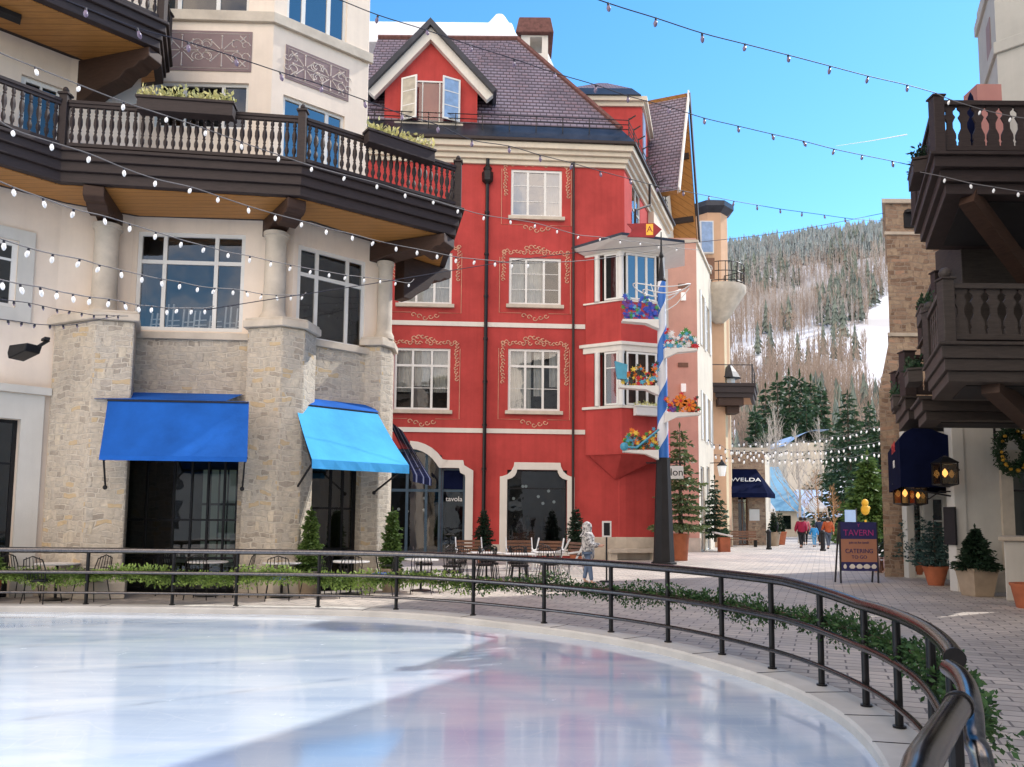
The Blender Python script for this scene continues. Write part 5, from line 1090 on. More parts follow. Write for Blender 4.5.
# pots and trees
def pot(name, x, y, r1, r2, h, mat, label, square=False, group=None):
    o = thing(name, label, 'plant pot', (x, y, 0), group); m = MB(); n = 4 if square else 20; a0 = math.pi/4+.12 if square else 0
    m.lathe((x, y, 0), [(r1*.97, 0), (r1, .02), (r2*.96, h*.88), (r2, h*.885), (r2*1.03, h), (r2*.9, h), (r2*.88, h-.05)], n, a0); m.build('body', MT[mat], o, smooth=None if square else 'auto', bevel=.008 if square else 0)
    m = MB(); m.lathe((x, y, h-.06), [(r2*.86, 0), (r2*.5, .02)], n, a0); m.build('soil', MT['bark'], o); return o
def potat(px, py): p = gd(px, py); return p.x, p.y
x, y = potat(984, 597); y += .25; pot('square_pot', x, y, .34, .47, .66, 'tanpot', 'square tan pot holding a dark cone-shaped evergreen before the pale end wall', True)
spruce('potted_evergreen', (x, y, .62), zz(983, 528, y)-.62, .42, 5, 'darkleaf', 'dark dense cone-shaped evergreen growing in the square tan pot', cat='evergreen tree', whorls=34, per=16, needles=34, z0=.02, droop=.05, nsize=.1, power=.8)
x, y = potat(941, 586); y += .25; pot('terracotta_pot', x, y, .2, .33, .52, 'terracotta', 'front terracotta pot of the pair, holding the blue spruce', group=None)
spruce('potted_evergreen', (x, y, .45), zz(935, 520, y)-.4, .62, 6, 'bluespruce', 'blue-green potted spruce with open layered branches below the box lantern', whorls=15, per=7, needles=46, z0=.1, droop=.15, nsize=.10)
x, y = potat(921, 578); y += .3; pot('terracotta_pot', x, y, .22, .36, .55, 'terracotta', 'second terracotta pot, just behind and left of the blue spruce pot')
spruce('potted_evergreen', (x, y, .5), zz(918, 500, y)-.5, .75, 8, 'bluespruce', 'taller blue-green spruce dotted with small lights, behind the front blue spruce', whorls=17, per=7, needles=46, z0=.1, droop=.15, nsize=.11)
x, y = potat(905, 575); y += .0; pot('terracotta_pot', x, y, .35, .5, .6, 'terracotta', 'rear terracotta pot nearest the stone tower')
spruce('potted_evergreen', (x, y, .5), zz(903, 503, y)-.5, .7, 9, 'darkleaf', 'slim dark potted evergreen beside the foot of the stone tower', whorls=18, per=9, needles=40, z0=.05, droop=.1, nsize=.14)
x, y = gx(1030, 16), 16.0; pot('terracotta_pot', x, y, .32, .42, .5, 'terracotta', 'terracotta pot cut off by the right edge of the view')
# ================================================================ ground, rink, railing
def cr(pts, n=14, closed=True):
    P = [Vector(p) for p in pts]; out = []; N = len(P)
    for i in range(N):
        a, b, c, d = P[i-1], P[i], P[(i+1) % N], P[(i+2) % N]
        for k in range(n):
            t = k/n; out.append(((2*b)+(c-a)*t+(2*a-5*b+4*c-d)*t*t+(3*b-a-3*c+d)*t**3)*.5)
    return out
key = [(-15.6, 11.6), (-13.4, 14.3), (-10, 15.05), (-6.1, 15.12), (-2.2, 14.75), (.56, 13.0), (2.2, 11.2), (3.1, 9.2), (3.36, 7.6), (3.2, 6.2), (2.75, 4.9), (2.15, 3.8), (1.62, 2.95), (.95, 2.1), (-.3, 1.2), (-2.5, .35), (-6, 0), (-11, .6), (-14.8, 3.4), (-16.3, 7.6)]
curve = cr(key, 14); NC = len(curve)
cen = Vector((-6, 7.6))
def off2(c, d):
    out = []; n = len(c)
    for i in range(n):
        t = (c[(i+1) % n]-c[i-1]).normalized(); nn = Vector((t.y, -t.x)); 
        if nn.dot(c[i]-cen) < 0: nn = -nn
        out.append(c[i]+nn*d)
    return out
def loop_sheet(name, loops, mat, **kw):
    m = MB(); n = len(loops[0][0])
    vs = []
    for c, z in loops: vs += [(p.x, p.y, z) for p in c]
    m.add(vs, [(j*n+i, j*n+(i+1) % n, (j+1)*n+(i+1) % n, (j+1)*n+i) for j in range(len(loops)-1) for i in range(n)]); return m.build(name, mat, None, **kw)
ci = off2(curve, -.34); co = off2(curve, .12); ZI = -.1
def radial(c, R_): return [cen+(p-cen).normalized()*R_ for p in c]
loop_sheet('paved_ground', [(off2(curve, .11), -.05), (off2(curve, .11), 0), (radial(curve, 16), 0), (radial(curve, 30), 0), (radial(curve, 60), 0), (radial(curve, 160), 0), (radial(curve, 3000), -.5)][::-1], MT['paver'], kind='structure')
loop_sheet('rink_kerb', [(ci, ZI-.05), (ci, -.02), (off2(curve, -.32), .01), (off2(curve, .1), .012), (co, -.01), (co, -.08)][::-1], MT['kerb'] if 'kerb' in MT else MT.setdefault('kerb', plain('pale_concrete_kerb', (.56, .55, .52), .7, 0, .15, 1.5, .2)), kind='structure')
m = MB(); q = off2(curve, -.30); m.add([(p.x, p.y, ZI) for p in q], [tuple(range(NC))]); o = m.build('ice_surface', MT['ice'], kind='structure')
if o.data.polygons[0].normal.z < 0: o.data.flip_normals()
# joints cut across the kerb
m = MB()
for i in range(0, NC, 9):
    a, b = off2(curve, -.335)[i], co[i]; m.bar((a.x, a.y, .0135), (b.x, b.y, .0135), .012, .004)
m.build('kerb_joints', MT['charcoal'], kind='structure')
# railing ------------------------------------------------------------
arc_pts = curve
def curve_at_px(px, want):
    best = None
    for i in range(NC):
        p, q = curve[i], curve[(i+1) % NC]
        if p.y < 1.5: continue
        a = (p.x/p.y)*770+512; b = (q.x/q.y)*770+512
        if (a-px)*(b-px) <= 0 and a != b and want(p): f = (px-a)/(b-a); best = p.lerp(q, f)
    return best
# section A: from the far left round to the gap at right
iA = [i for i in range(NC)]
secA = curve[0:11*14+5]              # (-15.6,11.6) .. just before (2.15,3.8)
secA = off2(curve, .03)[0:11*14+6]
rl_ = thing('rink_railing', 'long curved black steel railing around the far side of the ice rink', 'railing', (-2, 15, 0))
def zrail(y, z): return z*(1-.095*min(1, max(0, (9.0-y)/1.5)))
def tube3(m, c, z, r, n=10): m.tube([(p.x, p.y, zrail(p.y, z)) for p in c], r, n)
cin = off2(curve, -.06)
def cut(c, ymin): return [p for i, p in enumerate(c[0:12*14]) if p.y > ymin or i < 70]
tA_, tB_, tC_ = cut(off2(curve, .0), 4.6), cut(cin, 4.75), cut(cin, 5.3)
m = MB(); tube3(m, tA_, 1.05, .056, 14); m.build('top_rail', MT['steel'], rl_, smooth=True)
m = MB(); tube3(m, tB_, .63, .036, 10); m.build('middle_rail', MT['steel'], rl_, smooth=True)
m = MB(); tube3(m, tC_, .24, .026, 10); m.build('lower_rail', MT['steel'], rl_, smooth=True)
m = MB()
for c, z, r in ((tA_, 1.05, .061), (tB_, .63, .038)):
    e, d = c[-1], (c[-1]-c[-2]).normalized(); zq = zrail(e.y, z); m.tube([(e.x, e.y, zq), (e.x+d.x*.04, e.y+d.y*.04, zq)], r, 16)
m.build('end_cap', MT['black'], rl_, parts=True)
posts = []; cc = off2(curve, .0); acc = 0; spx = [3, 93, 178, 241, 322, 399, 475, 545, 611, 667, 720, 769, 817, 860]
for px in spx: p = curve_at_px(px, lambda p: p.y > 7.2); p and posts.append(p)
for yy in (6.6, 5.7, 4.9):
    for i in range(8*14, 13*14):
        if (curve[i].y-yy)*(curve[i+1].y-yy) <= 0: posts.append(curve[i]); break
posts += [curve[k] for k in (4, 14)]
for p in posts:
    i = min(range(NC), key=lambda k: (curve[k]-p).length); q = cc[i] if (curve[i]-p).length > .3 else p+(cc[i]-curve[i])
    m = MB(); m.lathe((q.x, q.y, 0), [(.055, .013), (.055, .03), (.034, .031), (.034, zrail(q.y, 1.05)-.04)], 10); m.build('post', MT['black'], rl_, smooth='auto')
# section B: the nearer length that starts with its own cap
rn = thing('near_railing', 'short polished steel handrail section nearest the viewer at lower right', 'railing', (1.5, 3, 0))
P0 = at(949, 668, 4.25); g3_ = at(974, 740, 3.42); g4_ = at(984, 775, 3.36); bp = [P0, at(960, 676, 4.05), at(968, 690, 3.8), at(972, 712, 3.55), g3_, g4_, Vector((g4_.x+.03, g4_.y-.02, 0))]
def smoothp(P, n=8):
    P = [P[0]]+list(P)+[P[-1]]; out = []
    for i in range(1, len(P)-2):
        a, b, c, d = P[i-1], P[i], P[i+1], P[i+2]
        for k in range(n): t = k/n; out.append(((2*b)+(c-a)*t+(2*a-5*b+4*c-d)*t*t+(3*b-a-3*c+d)*t**3)*.5)
    return out+[P[-2]]
m = MB(); m.tube(smoothp(bp), .047, 16); m.build('bent_post', MT['steel'], rn, smooth=True)
q0 = at(958, 706, 3.37); tp_ = [q0, at(943, 729, 2.98), at(924, 760, 2.5), at(895, 810, 2.12), Vector((.2, 1.35, .97)), Vector((-.6, 1.0, .97))]
m = MB(); m.tube(smoothp(tp_), .055, 16); m.build('top_rail', MT['steel'], rn, smooth=True)
m = MB(); d = (q0-tp_[1]).normalized(); m.tube([q0-d*.02, q0+d*.03], .061, 18); m.build('end_cap', MT['black'], rn, smooth='auto')
m = MB(); p = at(956, 745, 3.25); m.tube([(p.x, p.y, 0), (p.x, p.y, .93)], .03, 10); m.build('post', MT['black'], rn)
p = gd(905, 760); 
m = MB(); tube3(m, [Vector((x, y)) for x, y in ((1.7, 3.1), (1.35, 2.6), (.9, 2.1), (.2, 1.5))], .64, .03); m.build('middle_rail', MT['steel'], rn, smooth=True)
# garland along the outside of the middle rail
seg = off2(curve, .09)[14:10*14+9]; tot = [0]
for i in range(1, len(seg)): tot.append(tot[-1]+(seg[i]-seg[i-1]).length)
NL = 30000; u = rng.random(NL)*tot[-1]; X = np.interp(u, tot, [p.x for p in seg]); Y = np.interp(u, tot, [p.y for p in seg])
rad = .115+.03*np.sin(u*3.1)+.02*np.sin(u*7.7); near = np.clip((11-Y)/6, 0, 1)
ang = rng.random(NL)*6.283; q = np.minimum(np.abs(rng.normal(size=NL))*.7, 1.15)
zc_ = .60-.07*np.abs(np.sin(u*1.05))+.02*np.sin(u*2.3)+.09*np.clip((X+2)/4, 0, 1)
P = np.stack([X+rad*q*np.cos(ang)*.9, Y+rad*q*np.cos(ang*1.7)*.9, zc_+rad*q*np.sin(ang)*(1.15)], 1)
dirs = np.stack([np.cos(ang)*.6+rng.normal(size=NL)*.5, rng.normal(size=NL)*.7, np.sin(ang)*.7+rng.normal(size=NL)*.4], 1); dirs /= np.linalg.norm(dirs, axis=1)[:, None]
Dm = (P[:, 0] > -1.0+rng.normal(size=NL)*.8); V, F = leafcloud(P[~Dm], .065, .5, dirs[~Dm]); V2, F2_ = leafcloud(P[Dm], .05, .5, dirs[Dm]); gl = thing('leaf_garland', 'long leafy green garland tied along the middle rail of the rink railing', 'garland', (0, 15, .5)); add_faces('leaves', V, F, MT['garland'], gl); add_faces('leaves', V2, F2_, MT['garlanddark'], gl)  # leaves to the right get a darker green, shade put into the colour
m = MB(); m.tube([(p.x, p.y, .6+.06*min(1, max(0, (p.x+2)/4))) for p in seg], .02, 5); m.build('stem', MT['bark'], gl)

# ================================================================ terrain and hillside forest
def hz(x, y):
    d = y+.15*x; 
    t_ = np.clip((d-125)/560, 0, 1.0)
    h = 268*t_**1.42*(1-.10*t_)
    return h+5*np.sin(x*.021+1)*t_+4*np.sin(y*.03+x*.013)*t_+.03*(x-250)*t_*1.2
xs = np.linspace(-700, 900, 90); ys = np.concatenate([np.linspace(110, 720, 70), [740, 800, 900, 1100, 1500]])
XX, YY = np.meshgrid(xs, ys); ZZ = hz(XX, np.minimum(YY, 700))-np.maximum(YY-700, 0)*.35-.6*(YY < 125); V = np.stack([XX, YY, ZZ], -1).reshape(-1, 3); nx = len(xs)
F = np.array([(j*nx+i, j*nx+i+1, (j+1)*nx+i+1, (j+1)*nx+i) for j in range(len(ys)-1) for i in range(nx-1)]); o = add_faces('snowy_hill', V, F, MT['hill'], None, kind='structure'); o.data.polygons.foreach_set('use_smooth', [True]*len(F))
def scatter(n, d0, d1, p0=640, p1=1010, power=1.0):
    d = d0+(d1-d0)*rng.random(n)**power; px = p0+(p1-p0)*rng.random(n); return (px-512)/770*d, d, px
from mathutils import noise as mnoise
def clump(x, y, s=.012, k=0): return np.array([mnoise.noise((a*s+k, b*s, k)) for a, b in zip(x, y)])
def pyof(x, y, z): return HZ-(z-CH)/y*770
# bare aspens: upright slivers round a thin trunk
def aspens(n, d0, d1, mat, name, seed, h0=11, h1=17, keep=None, k=16, p0=640, p1=1010):
    x, y, px = scatter(n, d0, d1, p0, p1); z = hz(x, y); m_ = keep(x, y, z, px) if keep else np.ones(n, bool); x, y, z = x[m_], y[m_], z[m_]; n = len(x)
    h = h0+(h1-h0)*rng.random(n); V = []; 
    T = np.stack([x, y, z], 1)
    def sliver(base, tip, w):
        s = np.stack([w, np.zeros_like(w), np.zeros_like(w)], 1); s2 = np.stack([np.zeros_like(w), w, np.zeros_like(w)], 1)
        a = np.stack([base-s, base+s, tip+s*.2, tip-s*.2], 1); b = np.stack([base-s2, base+s2, tip+s2*.2, tip-s2*.2], 1); return np.concatenate([a, b]).reshape(-1, 3)
    up = np.zeros((n, 3)); up[:, 2] = h; V.append(sliver(T, T+up, h*.011))
    for j in range(k):
        f = .3+.6*rng.random(n); b = T.copy(); b[:, 2] += h*f; a = rng.random(n)*6.283; L = h*(.16+.18*rng.random(n))*(1.2-f); t_ = b.copy(); t_[:, 0] += np.cos(a)*L*.55; t_[:, 1] += np.sin(a)*L*.55; t_[:, 2] += L*1.15
        V.append(sliver(b, t_, h*.006))
    V = np.concatenate(V); F = np.arange(len(V)).reshape(-1, 4); return add_faces(name, V, F, mat, None, kind='stuff', label=None)
def cone_trees(n, d0, d1, mat, name, h0, h1, keep=None, p0=640, p1=1010, layers=7, sides=7, wr=.17):
    x, y, px = scatter(n, d0, d1, p0, p1); z = hz(x, y); m_ = keep(x, y, z, px) if keep else np.ones(n, bool); x, y, z = x[m_], y[m_], z[m_]; n = len(x); h = h0+(h1-h0)*rng.random(n); V = []
    for l in range(layers):
        f0 = .06+.9*l/layers; f1 = min(1.0, f0+1.75/layers); rr = h*wr*(1-f0)**.9*(.8+.4*rng.random(n)); ph = rng.random(n)*6.28
        for s in range(sides):
            a0 = ph+6.283*s/sides; a1 = a0+6.283/sides*.95; jr = .7+.6*rng.random(n); jz = h*.05*(rng.random(n)-.6)
            A = np.stack([x+rr*jr*np.cos(a0), y+rr*jr*np.sin(a0), z+h*f0+jz], 1); B = np.stack([x+rr*np.cos(a1)*.75, y+rr*np.sin(a1)*.75, z+h*f0+jz+h*.05], 1); C = np.stack([x, y, z+h*f1], 1)
            V.append(np.stack([A, B, C], 1).reshape(-1, 3))
    V = np.concatenate(V); F = np.arange(len(V)).reshape(-1, 3); return add_faces(name, V, F, mat, None, kind='stuff')
MT['aspen'] = leafmat('bare_aspen_wood', (.38, .31, .26), (.26, .20, .17), .9, .0, .02); MT['aspenfar'] = leafmat('far_aspen_wood', (.47, .44, .43), (.36, .33, .33), .9, 0, .02)  # far aspens greyed, distance haze put into their colour
MT['conf'] = leafmat('hill_conifer', (.17, .20, .165), (.12, .145, .135), .9, .05, .03); MT['conffar'] = leafmat('far_conifer', (.26, .30, .31), (.20, .235, .25), .9, .05, .03)  # conifer colours paled to imitate haze, far ones lighter and bluer
def snowrun(x, y, z, px):
    py = pyof(x, y, z); run = (px > 875-(py-300)*.05) & (py > 285+(900-px)*.9) & (py < 410) & (px < 925)
    path = ((np.abs(py-(372+(px-760)*.07+4*np.sin(px*.05))) < 3+2*np.sin(px*.04)) & (px < 850)) | ((px < 765) & (py > 352) & (py < 372)); return ~(run | path)
cA = lambda x, y, z, px: snowrun(x, y, z, px) & (pyof(x, y, z) > 232) & (clump(x, y, .015) < .22)
aspens(5000, 170, 560, MT['aspen'], 'aspen_wood', 1, keep=cA)
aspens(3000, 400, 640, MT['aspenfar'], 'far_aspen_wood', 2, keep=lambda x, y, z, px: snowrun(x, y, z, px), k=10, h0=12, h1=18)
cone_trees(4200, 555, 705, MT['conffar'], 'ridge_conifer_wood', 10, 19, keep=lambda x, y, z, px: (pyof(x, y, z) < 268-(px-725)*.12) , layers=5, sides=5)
cone_trees(1000, 330, 600, MT['conf'], 'conifer_wood', 12, 22, keep=lambda x, y, z, px: snowrun(x, y, z, px) & ((clump(x, y, .012, 5) > .16) | (rng.random(len(x)) < .14) | ((px > 835) & (px < 875) & (pyof(x, y, z) < 310))))
cone_trees(500, 175, 330, MT['conf'], 'lower_conifer_wood', 12, 18, keep=lambda x, y, z, px: snowrun(x, y, z, px) & (clump(x, y, .02, 9) > .1))
# wider, sparser woods to both sides so the hill holds up from a step aside
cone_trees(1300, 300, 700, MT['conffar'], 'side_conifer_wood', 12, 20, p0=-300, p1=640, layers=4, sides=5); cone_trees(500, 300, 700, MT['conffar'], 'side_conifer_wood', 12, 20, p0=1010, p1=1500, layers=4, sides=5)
# near spruces behind the village roofs
labs = ['tall dark spruce, leftmost of the group behind the village roofs', 'dark spruce just right of the leftmost one behind the roofs', 'tallest dark spruce in the group behind the village roofs', 'dark spruce with a blunt top in the middle of the roofline group', 'slim dark spruce at the right of the middle of the group', 'shaded spruce at the right end of the dark roofline group', 'short spruce in front of the dark group, above the curved roof', 'leaning spruce at the left foot of the dark group']
for i, (px, pt, Y, w) in enumerate(((768, 386, 135, 4.5), (780, 377, 128, 4.8), (792, 372, 132, 5), (803, 374, 125, 5), (814, 378, 130, 4.6), (824, 384, 136, 4.5), (809, 402, 112, 3.6), (757, 410, 120, 3.6))):
    X = gx(px, Y); zb = float(hz(np.array([X]), np.array([Y]))[0]) if Y > 125 else 0; zb = max(zb, 0)-.3; H_ = zz(px, pt, Y)-zb
    spruce('tall_spruce', (X, Y, zb), H_, w*.9, 40+i, 'spruce', labs[i], group='spruces behind the village roofs', whorls=26, per=12, needles=26, z0=.05, droop=.2, nsize=.9)
labs = ['huge dark spruce towering over the street just left of the stone tower', 'tall spruce rising behind and right of the huge street spruce', 'narrow spruce squeezed against the left side of the stone tower', 'spruce with a yellow green lower crown at the tower foot']
for i, (px, pt, Y, w) in enumerate(((851, 392, 78, 4.3), (872, 404, 90, 4), (882, 425, 70, 3), (869, 455, 60, 2.4))):
    X = gx(px, Y); spruce('street_spruce', (X, Y, 0), zz(px, pt, Y), w, 60+i, 'spruce' if i != 3 else 'topiary', labs[i], whorls=30, per=12, needles=40, z0=.06, droop=.3, nsize=.5)
bare_tree('bare_tree', (gx(799, 60), 60, 0), zz(799, 425, 60), 3, 'palebark', 'bare white-barked tree lit by the sun in the middle of the street', spread=.5, r0=.14)
bare_tree('bare_tree', (gx(777, 95), 95, 0), zz(777, 404, 95), 4, 'palebark', 'pale bare aspen standing in front of the dark spruces', spread=.3)
bare_tree('bare_tree', (gx(770, 100), 100, 0), zz(768, 418, 100), 5, 'palebark', 'second pale bare aspen, just left of the other one', spread=.3)
bare_tree('bare_tree', (gx(820, 88), 88, 0), zz(820, 418, 88), 6, 'palebark', 'thin bare tree behind the curved blue roof', spread=.35)
bare_tree('bare_tree', (gx(818, 66), 66, 0), zz(818, 470, 66), 8, 'rust' if 'rust' in MT else (MT.setdefault('rust', plain('rusty_twigs', (.45, .25, .12), .9)) and 'rust'), 'low rusty-twigged tree at the end of the street', spread=.6)
bare_tree('bare_tree', (gx(833, 70), 70, 0), zz(833, 485, 70), 9, 'rust', 'low orange-twigged tree just left of the sandwich board', spread=.6)
# blue roofed buildings closing the street
def gabled(name, px0, px1, pyr, pye, Y, D_, label, roofmat, wallmat='ivory', z0=0):
    x0, x1 = gx(px0, Y), gx(px1, Y); ze_ = zz((px0+px1)/2, pye, Y); zr_ = zz((px0+px1)/2, pyr, Y+D_/2); o = thing(name, label, 'building', ((x0+x1)/2, Y, 0)); m = MB(); m.plan([(x0+.5, Y+.6), (x1-.5, Y+.6), (x1-.5, Y+D_), (x0+.5, Y+D_)], 0, ze_); m.build('wall', MT[wallmat], o)
    m = MB(); y1, y2 = Y+D_/2, Y+D_+.6; m.add([(x0, Y, ze_-.1), (x1, Y, ze_-.1), (x1-.6, y1, zr_), (x0+.6, y1, zr_), (x1, y2, ze_), (x0, y2, ze_)], [(0, 1, 2, 3), (3, 2, 4, 5), (1, 4, 2), (0, 3, 5)]); m.build('roof', roofmat, o)
    m = MB(); f_ = Fr((x0+.5, Y+.6), (x1-.5, Y+.6)); n = max(2, int(f_.L/2.2))
    for k in range(n): a = f_.L*(k+.3)/n; m.box(f_, a, a+.9, .01, .05, .8, ze_-.6)
    m.build('window', MT['glassdark'], o); return o
tealr = plain('teal_metal_roof', (.16, .35, .50), .4, .2, .15, .6); MT['skyroof'] = plain('pale_blue_snowy_roof', (.35, .50, .75), .5, 0, .2, .5)
gabled('street_building', 752, 804, 467, 510, 84, 12, 'building with a large teal metal roof at the end of the street', tealr)
gabled('street_building', 806, 850, 490, 517, 96, 10, 'low building with a pale snowy blue roof right of the bare white tree', MT['skyroof'])
o = thing('curved_roof_pavilion', 'pavilion with a curved pale blue roof below the dark spruces', 'building', (gx(805, 110), 110, 0)); m = MB(); x0, x1 = gx(785, 110), gx(829, 110); zt = zz(805, 430, 110); zl = zz(805, 446, 110); n = 10
vs = []
for i in range(n+1): f = i/n; xx = x0+(x1-x0)*f; zz_ = zl+(zt-zl)*math.sin(min(1, f*1.25+.0)*math.pi/2); vs += [(xx, 109, zz_), (xx, 120, zz_)]
m.add(vs, [(2*i, 2*i+2, 2*i+3, 2*i+1) for i in range(n)]); m.build('roof', MT['skyroof'], o); m = MB(); m.plan([(x0+.5, 110), (x1-.5, 110), (x1-.5, 119), (x0+.5, 119)], 0, zl+.5); m.build('wall', MT['ivory'], o)
# white canopies and clock
for i, (px, w, Y, lab) in enumerate(((771, 9, 72, 'small white market canopy at the far left side of the street'), (822, 12, 74, 'wide white canopy at the far end of the street'))):
    X = gx(px, Y); W = w/770*Y; zt = zz(px, 497, Y); o = thing('market_canopy', lab, 'canopy', (X, Y, 0)); m = MB(); q = [(X-W/2, Y), (X+W/2, Y), (X+W/2, Y+3), (X-W/2, Y+3)]; m.plan(q, zt-1.4, zt-1.1); m.plan(q, zt-1.099, zt, [(X-.1, Y+1.4), (X+.1, Y+1.4), (X+.1, Y+1.6), (X-.1, Y+1.6)]); m.build('cover', MT['white'], o)
    m = MB(); [m.bar((p[0]*.98+X*.02, p[1], 0), (p[0]*.98+X*.02, p[1], zt-1.4), .08, .08) for p in q]; m.build('frame', MT['white'], o)
MT['ylw'] = plain('golden_yellow', (.75, .42, .03), .6)
c = at(865, 503, 46); o = thing('yellow_bear_sculpture', 'small golden yellow ornament above the street beside the big spruce', 'ornament', c); m = MB(); m.sphere(c, .2, 10, 7, 1.2); m.sphere(c+Vector((0, 0, -.4)), .25, 10, 7, 1.3); m.sphere(c+Vector((.2, 0, -.3)), .12); m.tube([c+Vector((0, 0, -1)), (c.x, c.y, 0)], .06, 6); m.build('ornament_body', MT['ylw'], o, smooth=True); o.name = 'yellow_ornament'
c = at(850, 513, 50); o = thing('blue_banner', 'pale blue banner hanging behind the sandwich board', 'banner', c); m = MB(); f_ = Fr((c.x-.35, 50), (c.x+.35, 50)); m.box(f_, 0, .7, 0, .03, c.z-1.2, c.z+.2); m.build('cloth', MT['skyroof'], o); m = MB(); m.bar(f_.pt(.75, 0, 0), f_.pt(.75, 0, c.z+.3), .07, .07); m.build('pole', MT['charcoal'], o)

# houses behind the viewer, seen only as reflections in the shop glass
o = thing('rear_plaza_building', 'low stucco building on the viewer side of the square', 'building', (-8, -22, 0)); m = MB(); m.plan([(-45, -30), (32, -30), (32, -22), (-45, -22)], 0, 6.2); m.build('wall', MT['greystucco'], o); m = MB(); m.plan([(-46, -31), (33, -31), (33, -21.2), (-46, -21.2)], 6.2, 8.4, [(-44, -26.5), (31, -26.5), (31, -25.5), (-44, -25.5)]); m.build('roof', MT['roofdark'], o)
RF = Fr((32, -22), (-45, -22))
for k in range(14): m = MB(); m.box(RF, 2+k*5.4, 4.6+k*5.4, .01, .05, .6, 2.9); m.box(RF, 2+k*5.4, 4+k*5.4, .01, .05, 3.9, 5.5); m.build('window', MT['glassdark'], o)
m = MB(); m.tube([at(836, 146, 2600), at(870, 141, 2600), at(907, 134.5, 2600)], [.5, 1.1, 1.9], 6); m.build('vapour_trail', MT['snow'], kind='structure')
# ================================================================ striped flower pole
YP = 30.4; X0 = gx(663.5, YP); po = thing('striped_pole', 'tall blue and white spiral-striped pole with painted flower shelves and a black base', 'pole', (X0, YP, 0))
zb_ = zz(663, 458, YP); zt_ = zz(659, 282, YP); zf_ = zz(657, 244, YP)
m = MB(); m.lathe((X0, YP, 0), [(.50, 0), (.50, .08), (.42, .1), (.27, zb_)], 8, math.pi/8); m.build('black_base', MT['blackm'], po)
m = MB(); nz_ = 60; vs = []; nk = 20; H_ = zt_-zb_
for i in range(nz_+1):
    f = i/nz_; r = .23-.07*f
    for k in range(nk): a = 2*math.pi*k/nk; vs.append((X0+r*math.cos(a), YP+r*math.sin(a), zb_+.001+H_*f))
m.v = vs
for i in range(nz_):
    for k in range(nk): m.f.append((i*nk+k, i*nk+(k+1) % nk, (i+1)*nk+(k+1) % nk, (i+1)*nk+k)); m.m.append(0); m.sm.append(True)
t = NT('spiral_stripe'); p = t.pos(); s = t.n('ShaderNodeSeparateXYZ'); sub = t.n('ShaderNodeVectorMath', operation='SUBTRACT'); t.l(p, sub.inputs[0]); sub.inputs[1].default_value = (X0, YP, zb_); t.l(sub.outputs[0], s.inputs[0])
ang = t.math('DIVIDE', t.math('ARCTAN2', s.outputs[1], s.outputs[0]), 2*math.pi); v = t.math('FRACT', t.math('ADD', t.math('MULTIPLY', s.outputs[2], -.46), t.math('ADD', ang, 1.05)))
t.bsdf(t.mix(t.math('GREATER_THAN', v, .5), (.72, .74, .78), (.03, .15, .50)), .45); m.build('striped_shaft', t.mat, po)
m = MB(); m.lathe((X0, YP, 0), [(.16, zt_), (.19, zt_+.05), (.12, zt_+.2), (.05, zf_-.6), (.10, zf_-.5), (.04, zf_-.3), (.02, zf_+.5)], 10); m.build('finial', MT['blackm'], po)
MT['redsign'] = plain('red_sign', (.30, .02, .025), .6)
m = MB(); pf = Fr((X0-1, YP), (X0+1, YP-.2)); sa, za = pf.hit(627, 232); sb, _ = pf.hit(659, 232); zh = zz(640, 224, YP); zl = zz(640, 237, YP)
m.prism(pf, [(sa, zl), (sb-.2, zl-.05), (sb+.1, (zl+zh)/2), (sb-.2, zh), (sa, zh), (sa+.22, (zl+zh)/2)], 0, .06); va = m.build('wind_vane', MT['redsign'], po); m = MB(); s1_, s2_ = pf.hit(646, 231)[0], pf.hit(653, 231)[0]; m.box(pf, s1_, s2_, .061, .07, zl+.04, zh-.04); m.build('gold_square', MT['gold'], va)
text_mesh('A', .36, 'redsign', va, pf.pt((s1_+s2_)/2, .072, (zl+zh)/2), pf.u)
MT['orangefl'] = plain('orange_petals', (.75, .20, .02), .6); MT['redfl'] = plain('red_petals', (.55, .02, .03), .6); MT['bluefl'] = plain('blue_petals', (.03, .07, .45), .6); MT['yellowfl'] = plain('yellow_petals', (.8, .55, .08), .6); MT['purplefl'] = plain('purple_petals', (.16, .06, .30), .6); MT['whitefl'] = plain('white_petals', (.75, .75, .75), .6); MT['greenfl'] = plain('green_leaves_paint', (.05, .25, .06), .6); MT['tealfl'] = plain('teal_ribbon', (.08, .35, .5), .5); MT['darkfl'] = plain('dark_leaves', (.03, .05, .04), .7)
